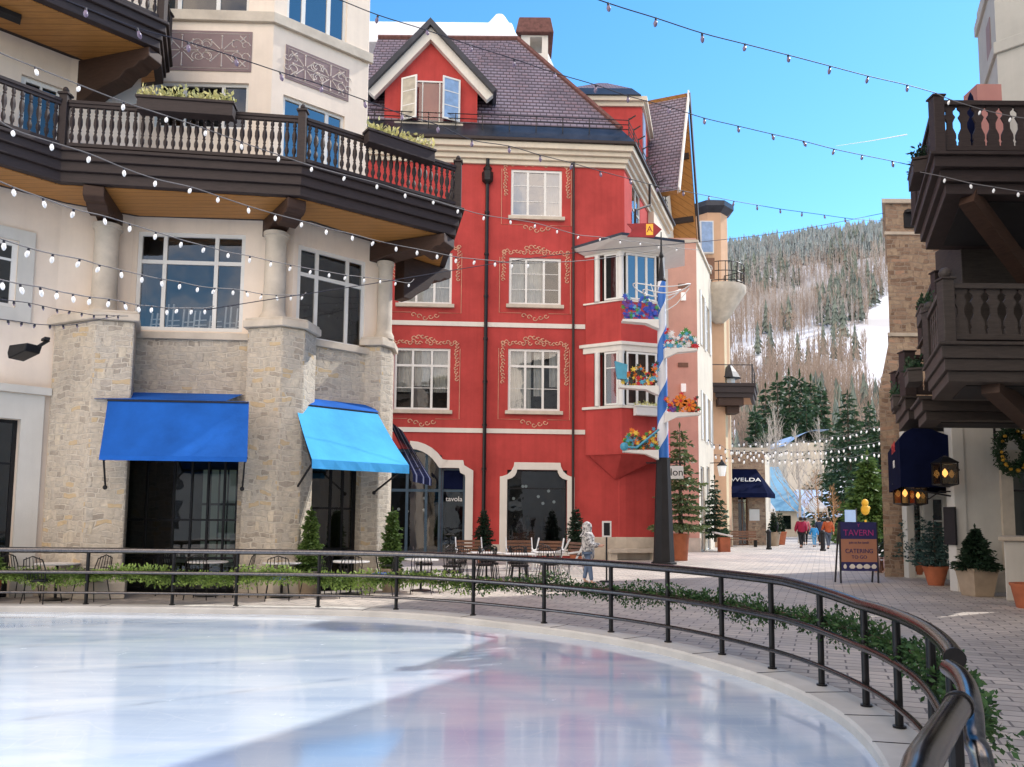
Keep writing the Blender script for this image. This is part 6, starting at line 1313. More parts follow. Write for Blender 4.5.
# hoops
m = MB()
for (dz_, r, ex) in ((0, 1.15, .6), (-.25, .75, .9)):
    zc_ = zz(660, 288, YP)+dz_; m.tube([(X0+r*math.cos(a), YP+r*ex*math.sin(a), zc_+.15*math.cos(a*2)) for a in [i*math.pi/14 for i in range(28)]], .025, 6, closed=True)
for a in (0, 2.1, 4.2): m.tube([(X0, YP, zt_-1.3), (X0+.6*math.cos(a), YP+.4*math.sin(a), zt_-.9), (X0+1.12*math.cos(a), YP+.68*math.sin(a), zz(660, 288, YP))], .02, 5)
m.build('hoop', MT['white'], po, smooth=True)
def shelf(side, xo, yt, yb, cols_, seed, extra=None):
    rg = random.Random(seed); f_ = Fr((X0-5, YP-.3), (X0+5, YP-.3)); xi = 658 if side < 0 else 664; s0, s1 = sorted((f_.hit(xo, yb)[0], f_.hit(xi, yb)[0])); zb0 = zz(xo, yb, YP-.3); zt0 = zz(xo, yt, YP-.3)
    m = MB(); pts = [(s0, zb0), (s1, zb0), (s1, zb0-.42 if side > 0 and False else zb0-.10), (s0, zb0-.10)]
    if side < 0: pts = [(s0, zb0), (s1, zb0), (s1, zb0-.38), (s1-.5, zb0-.16), (s0, zb0-.09)]
    else: pts = [(s0, zb0), (s1, zb0), (s1, zb0-.09), (s0+.5, zb0-.18), (s0, zb0-.42)]
    m.prism(f_, pts, -.18, .18); sh_ = m.build('flower_shelf', MT['white'], po, bevel=.01)
    mats = [MT[c] for c in cols_]; m = MB(); H = zt0-zb0; W = s1-s0
    n = 120
    for k in range(n):
        s = rg.uniform(s0+.04, s1-.04); g = (s-s0)/W; top = H*(.55+.45*math.sin(g*6+seed)**2); z = zb0+.04+rg.random()*max(.1, top-.04); r = rg.uniform(.06, .14); tt = .02+.16*rg.random(); m.mi = rg.randrange(len(mats)); a0 = rg.random()*6
        c = (s, z); np_ = 6; pts = []
        for j in range(np_*2): a = a0+math.pi*j/np_; q = r if j % 2 == 0 else r*.45; pts.append((c[0]+q*math.cos(a), c[1]+q*math.sin(a)))
        m.prism(f_, pts, tt, tt+.012)
    m.mi = 0
    if extra: extra(m, f_, s0, s1, zb0, H, mats)
    m.build('painted_flowers', mats, sh_); return sh_
def ex_or(m, f_, s0, s1, zb0, H, mats):
    m.mi = 0
    for cx, cz in ((s0+.62, zb0+.45), (s0+.95, zb0+.28)):
        for j in range(8): a = j*math.pi/4; m.prism(f_, [(cx, cz), (cx+.24*math.cos(a-.3), cz+.24*math.sin(a-.3)), (cx+.28*math.cos(a), cz+.28*math.sin(a)), (cx+.24*math.cos(a+.3), cz+.24*math.sin(a+.3))], .2, .215)
        m.mi = 3; m.prism(f_, [(cx+.06*math.cos(j), cz+.06*math.sin(j)) for j in range(6)], .22, .23); m.mi = 0
def ex_rib(m, f_, s0, s1, zb0, H, mats):
    m.mi = 1; m.tube([f_.pt(s0+.05, .22, zb0+.1), f_.pt(s0+.5, .22, zb0+.08), f_.pt(s0+.95, .22, zb0+.45), f_.pt(s1, .22, zb0+.8)], .045, 6); m.sphere(f_.pt(s0+.03, .15, zb0+.12), .17, 8, 6)
shelf(-1, 622, 296, 320, ['bluefl', 'bluefl', 'bluefl', 'purplefl', 'greenfl', 'tealfl'], 1)
def ex_bucket(m, f_, s0, s1, zb0, H, mats):
    m.mi = 4; m.prism(f_, [(s0-.1, zb0+.25), (s0+.25, zb0+.22), (s0+.3, zb0+.8), (s0-.2, zb0+.95)], .1, .3)
shelf(-1, 619, 362, 386, ['orangefl', 'redfl', 'yellowfl', 'darkfl', 'tealfl'], 2, ex_bucket)
shelf(-1, 623, 428, 450, ['greenfl', 'tealfl', 'orangefl', 'yellowfl', 'darkfl'], 3, ex_rib)
shelf(1, 697, 330, 349, ['whitefl', 'redfl', 'tealfl', 'whitefl', 'greenfl'], 4)
shelf(1, 700, 395, 413, ['orangefl', 'greenfl', 'purplefl', 'redfl', 'darkfl'], 5, ex_or)
# ---- salon sign
o = thing('hanging_sign', 'white rectangular sign with black lowercase lettering hanging beside the striped pole', 'sign', at(672, 472, 33)); f_ = Fr((gx(650, 32.6), 32.6), (gx(690, 32.6), 32.6)); r_ = f_.rect(660, 466, 683, 479); m = MB(); m.box(f_, *r_[:2], 0, .1, *r_[2:]); m.build('board', MT['white'], o, bevel=.02)
text_mesh('salon', .44, 'blackm', o, f_.pt((r_[0]+r_[1])/2+.02, .105, (r_[2]+r_[3])/2), f_.u); m = MB(); m.bar(f_.pt(r_[0]-.6, .05, r_[3]+.12), f_.pt(r_[1], .05, r_[3]+.12), .05, .05); m.bar(f_.pt(r_[0]+.1, .05, r_[3]), f_.pt(r_[0]+.1, .05, r_[3]+.12), .04, .04); m.bar(f_.pt(r_[1]-.1, .05, r_[3]), f_.pt(r_[1]-.1, .05, r_[3]+.12), .04, .04); m.build('bracket', MT['blackm'], o)
# ---- big potted spruce beside the pole
x, y = gx(680.5, 33.2), 33.2; pot('large_terracotta_pot', x, y, .28, .37, 1.15, 'terracotta', 'tall terracotta pot right of the striped pole, holding a sparse spruce')
spruce('potted_spruce', (x, y, 1.05), zz(680, 426, y)-1.05, 1.08, 21, 'lightspruce' if 'lightspruce' in MT else (MT.setdefault('lightspruce', leafmat('light_spruce_needles', (.13, .17, .07), (.05, .08, .035))) and 'lightspruce'), 'tall sparse spruce in a terracotta pot against the pink wall', whorls=18, per=8, needles=60, z0=.06, droop=.22, nsize=.2, power=.6, sparse=.08)
x, y = gx(715, 44), 44; spruce('potted_spruce', (x, y, .5), 3.6, .9, 22, 'spruce', 'smaller spruce dusted with light in front of the dark arcade columns', whorls=16, per=8, needles=40, z0=.1, nsize=.2); 
o = thing('orange_planter', 'orange wooden planter box with a sloping white top beside the arcade', 'planter box', (gx(720, 43), 43, 0)); f_ = Fr((gx(717, 43), 43), (gx(727, 43), 43)); m = MB(); m.box(f_, 0, f_.L, 0, .6, 0, .8); m.build('box', MT['terracotta'], o); m = MB(); m.prism(f_, [(-.3, 1.02), (-.3, 1.1), (f_.L+.1, .9), (f_.L+.1, .82)], -.05, .7); m.build('lid', MT['white'], o)
# ---- sandwich board
Yb = 22.0; x0, x1 = gx(838, Yb), gx(877.5, Yb); o = thing('sandwich_board', 'navy and orange tavern sandwich board standing in the paved street', 'sign', ((x0+x1)/2, Yb, 0)); f_ = Fr((x0, Yb), (x1, Yb+.08)); W = f_.L; zt = zz(858, 522, Yb); zs1, zs2, zs3 = zz(858, 539, Yb), zz(858, 562, Yb), zz(858, 571, Yb)
MT['signnavy'] = plain('sign_navy', (.035, .035, .13), .5, 0, .05); MT['signorange'] = plain('sign_orange', (.42, .20, .13), .5, 0, .05); MT['signpink'] = plain('sign_pink', (.42, .05, .22), .5)
m = MB(); m.box(f_, .03, W-.03, .02, .05, zs3, zt); bd = m.build('panel', MT['signnavy'], o); m = MB(); m.box(f_, .04, W-.04, .051, .056, zs2, zs1); m.build('orange_band', MT['signorange'], bd)
m = MB()
for a in (.0, W-.03): m.bar(f_.pt(a+.015, .035, 0), f_.pt(a+.015, .035, zt), .04, .04); m.bar(f_.pt(a+.015, -.3, 0), f_.pt(a+.015, .0, zt-.02), .04, .04)
m.build('frame', MT['charcoal'], o)
text_mesh('TAVERN', .24, 'signpink', bd, f_.pt(W/2, .06, zs1+.17), f_.u); text_mesh('Y', .13, 'signpink', bd, f_.pt(W/2, .06, zt-.1), f_.u)
text_mesh('CATERING', .17, 'signnavy', bd, f_.pt(W/2, .06, (zs1+zs2)/2-.02), f_.u); text_mesh('TO GO', .14, 'signnavy', bd, f_.pt(W/2, .06, (zs1+zs2)/2-.19), f_.u); text_mesh('join us for lunch', .09, 'signnavy', bd, f_.pt(W/2, .06, zs1-.1), f_.u)
m = MB()
for k, w in enumerate((.05, .09, .1, .11, .08)): cx = .14+k*(W-.28)/4; m.lathe(f_.pt(cx, .058, (zs2+zs3)/2-.06), [(w*.5, 0), (w, .05), (w*.7, .1), (w*.2, .13)], 8, sy=.05)
m.build('food_icons', MT['whitetrim'], bd)
# ---- people ---------------------------------------------------------------
MT['skin'] = plain('skin', (.55, .33, .24), .6, 0, .05)
def cloth(name, c): 
    if name not in MT: MT[name] = plain(name, c, .9, 0, .25, 5)
    return MT[name]
def skinm(name, J, E, mat, parent, lv=1):
    me = bpy.data.meshes.new(name); me.from_pydata([j[0] for j in J], E, []); me.materials.append(mat); o = nm(name, me); col.objects.link(o); o.parent = parent
    bmn = bmesh.new(); bmn.from_mesh(me); ly = bmn.verts.layers.skin.verify(); bmn.verts.ensure_lookup_table()
    for i, v in enumerate(bmn.verts): v[ly].radius = J[i][1] if isinstance(J[i][1], tuple) else (J[i][1],)*2; v[ly].use_root = (i == 0)
    bmn.to_mesh(me); bmn.free(); mo = o.modifiers.new('skin', 'SKIN'); mo.use_smooth_shade = True; sb = o.modifiers.new('sub', 'SUBSURF'); sb.levels = lv; sb.render_levels = lv; return o
def person(x, y, rz, h, jacket, trousers, hair, label, stride=.25, arms=(.1, -.1), bulky=1.0, hood=False, fore=None, group=None, long=0):
    """built facing -Y (towards the viewer) and turned by rz"""
    o = thing('person', label, 'person', (x, y, 0), group, world=False); o.rotation_euler = (0, 0, rz); k = h/1.75; S = lambda *p: tuple(q*k for q in p)
    hipz = .93; shz = 1.42; s = stride
    kn = [(-.1, -s*.55, .50), (.1, s*.45, .50)]; an = [(-.1, -s*1.0, .09), (.1, s*1.05, .13)]; toe = [(-.11, -s*1.0-.15, .04), (.11, s*1.05-.13, .05)]
    sh_ = [(-.19, 0, shz), (.19, 0, shz)]; el = [(-.27, arms[0]*.6, 1.13), (.27, arms[1]*.6, 1.13)]; wr = [(-.25, arms[0]*1.6-.05, .90), (.25, arms[1]*1.6-.05, .90)]
    if fore: el = [(-.25, -.08, 1.13), (.25, -.08, 1.13)]; wr = [(-.16, -.36, 1.10), (.16, -.36, 1.12)]
    hd = [(wr[i][0], wr[i][1]-.02, wr[i][2]-.09) if not fore else (wr[i][0]*.9, wr[i][1]-.09, wr[i][2]) for i in (0, 1)]
    J = [(S(0, 0, hipz), .13*k), (S(0, 0, 1.15), .12*k), (S(0, 0, 1.38), .13*k), (S(0, 0, 1.5), .055*k), (S(0, -.01, 1.6), .085*k), (S(0, -.015, 1.68), .085*k)]; E = [(0, 1), (1, 2), (2, 3), (3, 4), (4, 5)]
    for i in (0, 1):
        b = len(J); J += [(S(*sh_[i]), .055*k), (S(*el[i]), .04*k), (S(*wr[i]), .028*k), (S(*hd[i]), (.035*k, .018*k))]; E += [(2, b), (b, b+1), (b+1, b+2), (b+2, b+3)]
        b = len(J); J += [(S((-.1, .1)[i], 0, .86), .085*k), (S(*kn[i]), .055*k), (S(*an[i]), .038*k), (S(*toe[i]), .035*k)]; E += [(0, b), (b, b+1), (b+1, b+2), (b+2, b+3)]
    skinm('body', J, E, MT['skin'], o)
    q = bulky; lo_ = hipz-.06-long
    J = [(S(0, 0, 1.15), .165*q*k), (S(0, 0, lo_), .17*q*k), (S(0, 0, 1.36), .155*q*k), (S(0, 0, 1.46), .10*k)]; E = [(0, 1), (0, 2), (2, 3)]
    for i in (0, 1):
        b = len(J); J += [(S(*sh_[i]), .085*q*k), (S(*el[i]), .068*q*k), (S(*[wr[i][a]*.9+el[i][a]*.1 for a in range(3)]), .052*q*k)]; E += [(2, b), (b, b+1), (b+1, b+2)]
    skinm('jacket', J, E, jacket, o)
    J = [(S(0, 0, .92), .145*k)]; E = []
    for i in (0, 1): b = len(J); J += [(S((-.1, .1)[i], 0, .84), .10*k), (S(*kn[i]), .075*k), (S(*[an[i][0], an[i][1], an[i][2]+.03]), .06*k)]; E += [(0, b), (b, b+1), (b+1, b+2)]
    skinm('trousers', J, E, trousers, o)
    for i in (0, 1): skinm('shoe', [(S(an[i][0], an[i][1]+.03, .05), .05*k), (S(toe[i][0], toe[i][1], .045), .045*k)], [(0, 1)], MT['blackm'], o)
    m = MB(); m.lathe(S(0, .0, 0)[:2]+(1.60*k,), [(.10*k, -.05*k), (.115*k, .03*k), (.10*k, .10*k), (.06*k, .145*k), (.01, .158*k)], 12, sy=1.08)
    if hood: m = MB(); m.lathe(S(0, .03, 0)[:2]+(1.36*k,), [(.20*k, 0), (.15*k, .08*k), (.12*k, .14*k), (.125*k, .22*k), (.13*k, .28*k), (.11*k, .36*k), (.06*k, .41*k), (.01, .43*k)], 14, sy=1.1)
    m.build('hood' if hood else 'hair', jacket if hood else hair, o, smooth=True)
    # face
    m = MB(); m.sphere(S(-.035, -.098, 1.63), .012*k, 6, 4); m.sphere(S(.035, -.098, 1.63), .012*k, 6, 4); m.build('eyes', MT['blackm'], o); return o
# front figure near the cafe tables
MT['mottle'] = (lambda t: (t.bsdf(t.ramp(t.noise(t.n('ShaderNodeTexCoord').outputs['Object'], 14, 4, .7), [(.42, (.09, .09, .10)), (.5, (.42, .42, .43)), (.58, (.62, .61, .6))]), .9), t.mat)[1])(NT('mottled_grey_cloth'))
jeans = cloth('blue_denim', (.13, .19, .30)); dark = cloth('dark_trousers', (.015, .016, .02)); navyj = cloth('navy_jacket', (.03, .04, .08))
hairb = plain('brown_hair', (.08, .045, .03), .8); hairk = plain('dark_hair', (.02, .016, .014), .8)
p = gd(588, 585); person(p.x, p.y, R(75), 1.64, MT['mottle'], jeans, hairb, 'person in a mottled grey hooded coat and blue jeans beside the cafe tables', stride=.12, hood=True, bulky=1.2, fore=True, long=.22)
Ypp = 47.0
for px, py, h, rz, jk, tr, lab, st, bk in (
  (801.5, 548, 1.80, 180, cloth('crimson_jacket', (.30, .012, .05)), dark, 'person in a wide crimson jacket and black trousers walking up the street', .18, 1.35),
  (814.5, 547, 1.35, 175, cloth('bright_blue_jacket', (.05, .30, .65)), cloth('light_blue_trousers', (.12, .35, .6)), 'child in a bright blue jacket and light blue trousers', .14, 1.1),
  (828.5, 549, 1.80, 180, cloth('rust_jacket', (.42, .09, .03)), cloth('grey_jeans', (.08, .1, .14)), 'person in a rust orange jacket walking right of the blue-clad child', .22, 1.15),
  (805.5, 545, 1.80, 170, cloth('pink_jacket', (.5, .16, .18)), dark, 'person in a pinkish jacket mostly hidden behind the crimson jacket', .18, 1.1),
  (820.0, 545.5, 1.80, 185, navyj, dark, 'person in dark navy clothes between the blue child and the rust jacket', .2, 1.1),
  (775.0, 546, 1.75, 120, cloth('black_coat', (.02, .02, .025)), dark, 'person in a black coat standing by the left shopfronts far up the street', .1, 1.1),
  (752.0, 545, 1.7, 90, cloth('grey_coat', (.14, .14, .15)), dark, 'person in a grey coat standing outside the stone shop', .1, 1.1)):
    p = gd(px, py); person(p.x, p.y, R(rz), h*1.1, jk, tr, hairk, lab, stride=st, bulky=bk)
# seated figure right, on the pot rim side
def seated(x, y, rz):
    o = thing('person', 'person in black with pale trousers sitting low at the foot of the stone tower', 'person', (x, y, 0), None, world=False); o.rotation_euler = (0, 0, rz)
    J = [((0, 0, .52), .13), ((0, -.02, .78), .12), ((0, -.06, 1.0), .12), ((0, -.08, 1.12), .055), ((0, -.1, 1.22), .085), ((0, -.11, 1.3), .08)]; E = [(0, 1), (1, 2), (2, 3), (3, 4), (4, 5)]
    for s in (-1, 1):
        b = len(J); J += [((.19*s, -.06, 1.02), .05), ((.24*s, -.2, .8), .04), ((.16*s, -.42, .68), .028), ((.14*s, -.5, .66), .03)]; E += [(2, b), (b, b+1), (b+1, b+2), (b+2, b+3)]
        b = len(J); J += [((.11*s, -.05, .5), .085), ((.13*s, -.48, .52), .06), ((.13*s, -.5, .09), .04), ((.13*s, -.66, .05), .035)]; E += [(0, b), (b, b+1), (b+1, b+2), (b+2, b+3)]
    skinm('body', J, E, MT['skin'], o)
    J2 = [((0, -.02, .78), .165), ((0, 0, .55), .165), ((0, -.06, 1.0), .155)]; E2 = [(0, 1), (0, 2)]
    for s in (-1, 1): b = len(J2); J2 += [((.19*s, -.06, 1.02), .08), ((.24*s, -.2, .8), .065), ((.17*s, -.4, .69), .05)]; E2 += [(2, b), (b, b+1), (b+1, b+2)]
    skinm('jacket', J2, E2, cloth('black_coat', (.02, .02, .025)), o)
    J3 = [((0, 0, .53), .15)]; E3 = []
    for s in (-1, 1): b = len(J3); J3 += [((.11*s, -.1, .52), .1), ((.13*s, -.48, .53), .08), ((.13*s, -.5, .14), .06)]; E3 += [(0, b), (b, b+1), (b+1, b+2)]
    skinm('trousers', J3, E3, cloth('pale_pink_trousers', (.5, .35, .34)), o)
    for s in (-1, 1): skinm('shoe', [((.13*s, -.5, .05), .05), ((.13*s, -.64, .045), .045)], [(0, 1)], MT['white'], o)
    m = MB(); m.sphere((0, -.08, 1.25), .125, 12, 8, 1.15); m.build('hair', hairk, o, smooth=True)
    m = MB(); m.box(LF, -.3, .3, -.25, .25, .0, .40); m.box(LF, -.34, .34, -.29, .29, .401, .45)
    return o
p = gd(900, 575); seated(p.x+.2, p.y+1.0, R(-60))
o = thing('low_bench', 'low wooden bench under the seated person beside the tower', 'bench', (p.x+.3, p.y+1.0, 0)); m = MB(); f_ = Fr((p.x-.1, p.y+1.1), (p.x+.6, p.y+1.2)); m.box(f_, -.2, .9, -.25, .25, .36, .41); m.box(f_, -.1, 0, -.2, .2, 0, .36); m.box(f_, .7, .8, -.2, .2, 0, .36); m.build('seat', MT['wicker'], o)
# bollards
for i, (px, py) in enumerate(((769, 549.5), (823, 551))):
    p = gd(px, py); b = thing('bollard', ('black bollard in front of the stone shop and its bench', 'black bollard standing among the walking people')[i], 'bollard', (p.x, p.y, 0)); m = MB(); m.lathe((p.x, p.y, 0), [(.17, 0), (.17, .1), (.13, .14), (.13, 1.0), (.16, 1.03), (.15, 1.1), (.06, 1.2), (.01, 1.22)], 12); m.build('shaft', MT['blackm'], b, smooth='auto')
# street pots far left
for i, (px, col_, lab) in enumerate(((774, 'tanpot', 'tan street pot with a clipped dark cone shrub, left of a pair'), (780.5, 'terracotta', 'bright orange street pot with a clipped dark cone shrub, right of a pair'))):
    p = gd(px, 546-i*1.2); pot('street_pot', p.x, p.y, .3, .45, .95, col_, lab); spruce('clipped_shrub', (p.x, p.y, .85), 1.5, .38, 70+i, 'darkleaf', ('clipped cone shrub in the tan street pot', 'clipped cone shrub in the bright orange street pot')[i], 'shrub', whorls=14, per=9, needles=20, z0=.02, nsize=.16, droop=0)
# benches and lamp near stone shop
p = gd(742, 547); o = thing('street_bench', 'wooden slatted bench in front of the stone shop door', 'bench', (p.x, p.y, 0)); f_ = Fr((p.x-1.1, p.y), (p.x+1.1, p.y)); m = MB()
for k in range(4): m.box(f_, 0, 2.2, -.1-.13*k, -.0-.13*k, .45, .5)
m.build('seat', MT['wicker'], o); m = MB(); [m.box(f_, 0, 2.2, -.56, -.52, .6+.16*k, .72+.16*k) for k in range(3)]; m.build('backrest', MT['wicker'], o); m = MB(); [m.box(f_, a, a+.06, -.55, -.02, 0, .449) for a in (.1, 2.04)]; m.build('leg', MT['blackm'], o)
c = at(722, 471, 46); o = thing('street_lantern', 'white glowing lantern with a black cap beside the hipped awning', 'lantern', c); m = MB(); m.lathe(c, [(.18, -.3), (.28, .3)], 6); m.build('pane', MT['paleglow'], o); m = MB(); m.lathe(c, [(.32, .301), (.1, .55), (.02, .7)], 6); m.bar(c+Vector((0, 0, .5)), c+Vector((-.9, .6, .5)), .05, .05); m.build('frame', MT['blackm'], o)
# ---- menu stand near the figure
p = gd(606, 582); o = thing('menu_stand', 'dark menu panel in a pale frame on a thin post beside the red wall', 'sign', (p.x, p.y, 0)); f_ = Fr((p.x-.15, p.y), (p.x+.15, p.y+.05)); r_ = f_.rect(602, 521, 611, 537); m = MB(); m.ring(f_, [(r_[0], r_[2]), (r_[1], r_[2]), (r_[1], r_[3]), (r_[0], r_[3])], [(r_[0]+.04, r_[2]+.04), (r_[1]-.04, r_[2]+.04), (r_[1]-.04, r_[3]-.05), (r_[0]+.04, r_[3]-.05)], 0, .04); m.build('frame', MT['white'], o); m = MB(); m.box(f_, r_[0]+.03, r_[1]-.03, .01, .03, r_[2]+.03, r_[3]-.04); m.build('panel', MT['blackm'], o); m = MB(); xm = (r_[0]+r_[1])/2; m.tube([f_.pt(xm, .0, 0), f_.pt(xm, 0, r_[2])], .025); m.lathe(f_.pt(xm, 0, 0), [(.2, 0), (.2, .03), (.03, .04)], 12); m.build('post', MT['blackm'], o)
# ---- cafe furniture
def make_chair(label, seatm, framem='black'):
    o = thing('cafe_chair', label, 'chair', (0, 0, 0), None, world=False)
    for sx in (-1, 1):
        m = MB(); m.tube([(sx*.19, -.2, .44), (sx*.24, -.25, 0)], .011, 6); m.build('leg', MT[framem], o)
        m = MB(); m.tube([(sx*.19, .2, .44), (sx*.24, .27, 0)], .011, 6); m.build('leg', MT[framem], o)
    m = MB(); m.lathe((0, 0, .43), [(.24, 0), (.255, .015), (.255, .045), (.22, .06)], 14); m.build('seat', MT[seatm], o)
    m = MB(); m.tube([(-.21, .2, .44), (-.23, .25, .7), (-.2, .29, .86), (0, .31, .93), (.2, .29, .86), (.23, .25, .7), (.21, .2, .44)], .012, 6)
    for k in range(-2, 3): m.tube([(k*.075, .22, .47), (k*.08, .27, .7), (k*.07, .305, .91)], .008, 5)
    m.tube([(-.23, .0, .66), (-.22, .22, .66)], .01, 5); m.tube([(.23, .0, .66), (.22, .22, .66)], .01, 5); m.build('backrest', MT[framem], o); return o
def make_table(label, r=.42, square=False):
    o = thing('cafe_table', label, 'table', (0, 0, 0), None, world=False); m = MB(); n = 4 if square else 24
    m.lathe((0, 0, 0), [(r, .72), (r*1.01, .73), (r, .75)], n, math.pi/4 if square else 0); m.build('tabletop', MT['tabletop'], o); m = MB(); m.tube([(0, 0, .03), (0, 0, .719)], .03, 8); m.build('pedestal', MT['black'], o); m = MB(); m.lathe((0, 0, 0), [(.25, 0), (.25, .02), (.05, .05)], 16); m.build('base', MT['black'], o); return o
ch0 = make_chair('x', 'bluepad'); ch1 = make_chair('x', 'black'); tb0 = make_table('x'); tb1 = make_table('x', .62, True); used = set()
def place(proto, x, y, rz, label, group=None):
    if proto.name not in used:
        used.add(proto.name); proto.location = (x, y, 0); proto.rotation_euler = (0, 0, rz); proto['label'] = label
        if group: proto['group'] = group
        return proto
    return dup(proto, (x, y, 0), rz, label, group)
setsA = [(210, 17.0, 'white cafe table in front of the left shop window'), (284, 16.9, 'white cafe table between the lit stone pier and the cone shrub'), (60, 15.95, 'white cafe table at the foot of the leftmost stone pier'), (352, 17.6, 'white cafe table under the sky blue awning'), (422, 18.6, 'white cafe table right of the right stone pier')]
gA = 'cafe chairs set around the white tables'
for i, (px, Y, lab) in enumerate(setsA):
    X = gx(px, Y); place(tb0, X, Y, 0, lab, None)
    proto = ch0 if i in (1, 3) else ch1; cn = 'blue-seated' if i in (1, 3) else 'black metal'; where = ('left shop window', 'lit stone pier', 'leftmost pier', 'sky blue awning', 'right stone pier')[i]
    for j, (dx, dy) in enumerate(((-.75, .05), (.75, -.05), (.1, -.62))):
        place(proto, X+dx, Y+dy, math.atan2(dy, dx)+random.uniform(-.35, .35)-math.pi/2, f'{cn} cafe chair on the {("left", "right", "near")[j]} side of the table by the {where}', gA)
spots = [(455, 21.5), (487, 22.6), (520, 22.0), (548, 23.2)]
names = ('second set right of the stone pier', 'table before the red arched door', 'table before the red shop window', 'table nearest the mottled coat')
for i, (px, Y) in enumerate(spots):
    X = gx(px, Y); place(tb1, X, Y, R(8), f'large square pale table, {("leftmost", "second", "third", "rightmost")[i]} of the row before the red building')
    for j, (dx, dy) in enumerate(((-.85, .1), (.85, 0), (.0, -.8), (0, .85))):
        place(ch1, X+dx, Y+dy, math.atan2(dy, dx)-math.pi/2+random.uniform(-.4, .4), f'black metal chair, {("left", "right", "near", "far")[j]} side of the {names[i]}', gA)
# wooden folding chairs leaning by the red window
def wchair(x, y, rz, lab):
    o = thing('folding_chair', lab, 'chair', (x, y, 0), 'wooden folding chairs before the red shop window', world=False); o.rotation_euler = (0, 0, rz); m = MB()
    for k in range(4): m.box(LF, -.42, .42, -.22+.11*k, -.13+.11*k, .44, .46)
    m.build('seat', MT['wicker'], o); m = MB()
    for k in range(4): m.bar((-.42, .26+.03*k, .62+.11*k), (.42, .26+.03*k, .62+.11*k), .02, .08)
    m.build('backrest', MT['wicker'], o)
    m = MB(); 
    for s in (-1, 1): m.bar((s*.44, -.28, 0), (s*.44, .38, 1.08), .035, .05); m.bar((s*.44, .3, 0), (s*.44, -.25, .46), .035, .05); m.bar((s*.44, -.3, .66), (s*.44, .3, .72), .04, .05)
    m.build('frame', MT['white'], o)
for px, Y, rz, lab in ((470, 26, 10, 'wooden folding chair, leftmost before the red shop window'), (520, 26.2, 5, 'wooden folding chair directly below the red shop window'), (548, 25.8, -20, 'wooden folding chair at the right corner of the red shop window'), (568, 24.8, -60, 'wooden folding chair turned sideways behind the mottled coat')):
    wchair(gx(px, Y), Y, R(rz), lab)
# shrubs in pots
for i, (px, Y, pt, r, leaf, lab) in enumerate(((311, 17.2, 509, .24, 'topiary', 'clipped bright green cone shrub left of the sky blue awning door'), (392.5, 18.3, 510, .26, 'topiary', 'clipped bright green cone shrub before the right stone pier'), (484, 29.5, 510, .38, 'darkleaf', 'dark bushy shrub in a pot against the red wall between door and window'), (576, 29.5, 508, .4, 'darkleaf', 'dark shrub at the right edge of the red shop window'), (-8, 15.7, 548, .25, 'topiary', 'green clipped shrub by the door at the left edge'))):
    X = gx(px, Y); pot('shrub_pot', X, Y, .2, .27, .55, 'tanpot' if i < 2 else 'terracotta', 'pot under the '+lab.split(' in a')[0].split(' left of')[0].split(' at the')[0]+(' near the shop door' if i == 0 else '')); spruce('clipped_shrub', (X, Y, .5), zz(px, pt, Y)-.5, r, 80+i, leaf, lab, 'shrub', whorls=26, per=14, needles=30, z0=.0, droop=0, nsize=.085, power=.55)
# ================================================================ string lights
BR = {}
def bulbmesh(kind):
    if kind in BR: return BR[kind]
    m = MB(); m.mi = 0; m.lathe((0, 0, 0), [(.018, .0), (.02, -.045)], 7); m.mi = 1; m.s = True
    m.lathe((0, 0, 0), [(.018, -.045), (.03, -.075), (.034, -.10), (.024, -.135), (.006, -.155)], 8) if kind != 'small' else m.lathe((0, 0, 0), [(.012, -.045), (.016, -.06), (.004, -.075)], 6)
    me = bpy.data.meshes.new('bulb'); me.from_pydata(m.v, [], m.f); me.materials.append(MT['wire']); me.materials.append(MT['bulb' if kind == 'lit' else 'bulbdark']); me.polygons.foreach_set('material_index', m.m); me.polygons.foreach_set('use_smooth', m.sm); BR[kind] = me; return me
def string(pts, Y0, Y1, label, kind='lit', wire=.008, lead=(), tail=(), scale=.74):
    allp = list(lead)+list(pts)+list(tail); xa_, xb_ = allp[0][0], allp[-1][0]
    def W(p): f = (p[0]-xa_)/(xb_-xa_); Yv = 1/((1-f)/Y0+f/Y1); return at(p[0], p[1], Yv)
    P = [W(p) for p in allp]; o = thing('string_light', label, 'string light', P[0], 'string lights over the rink')
    m = MB(); m.tube(smoothp(P, 4), wire, 5); m.build('cable', MT['wire'] if kind != 'lit' else MT['cablepale'] if 'cablepale' in MT else MT.setdefault('cablepale', plain('grey_cable', (.16, .15, .15), .6)), o)
    for p in pts:
        b = nm('bulb', bulbmesh(kind)); col.objects.link(b); b.parent = o; b.location = W(p)-P[0]; b.rotation_euler = (random.gauss(0, .18), random.gauss(0, .18), 0); b.scale = (scale,)*3
def interp(pts, step):
    return pts
string([(608, 3), (656, 18), (702, 33), (745, 44), (788, 55), (830, 66), (868, 76), (907, 85)], 9, 14.9, 'topmost dark string of pointed bulbs crossing the open sky to the upper right balcony', 'dark', lead=[(520, -28)], tail=[(936, 93)], scale=.9)
string([(378, 15), (426, 30), (470, 45), (514, 59), (555, 73), (596, 85), (628, 96), (669, 107), (704, 118), (738, 126), (772, 134), (803, 141), (834, 149), (862, 155), (892, 161)], 11.5, 16.2, 'second dark string running over the red dormer to the lower right balcony', 'dark', lead=[(300, -14), (340, 0)], tail=[(914, 166)], scale=.9)
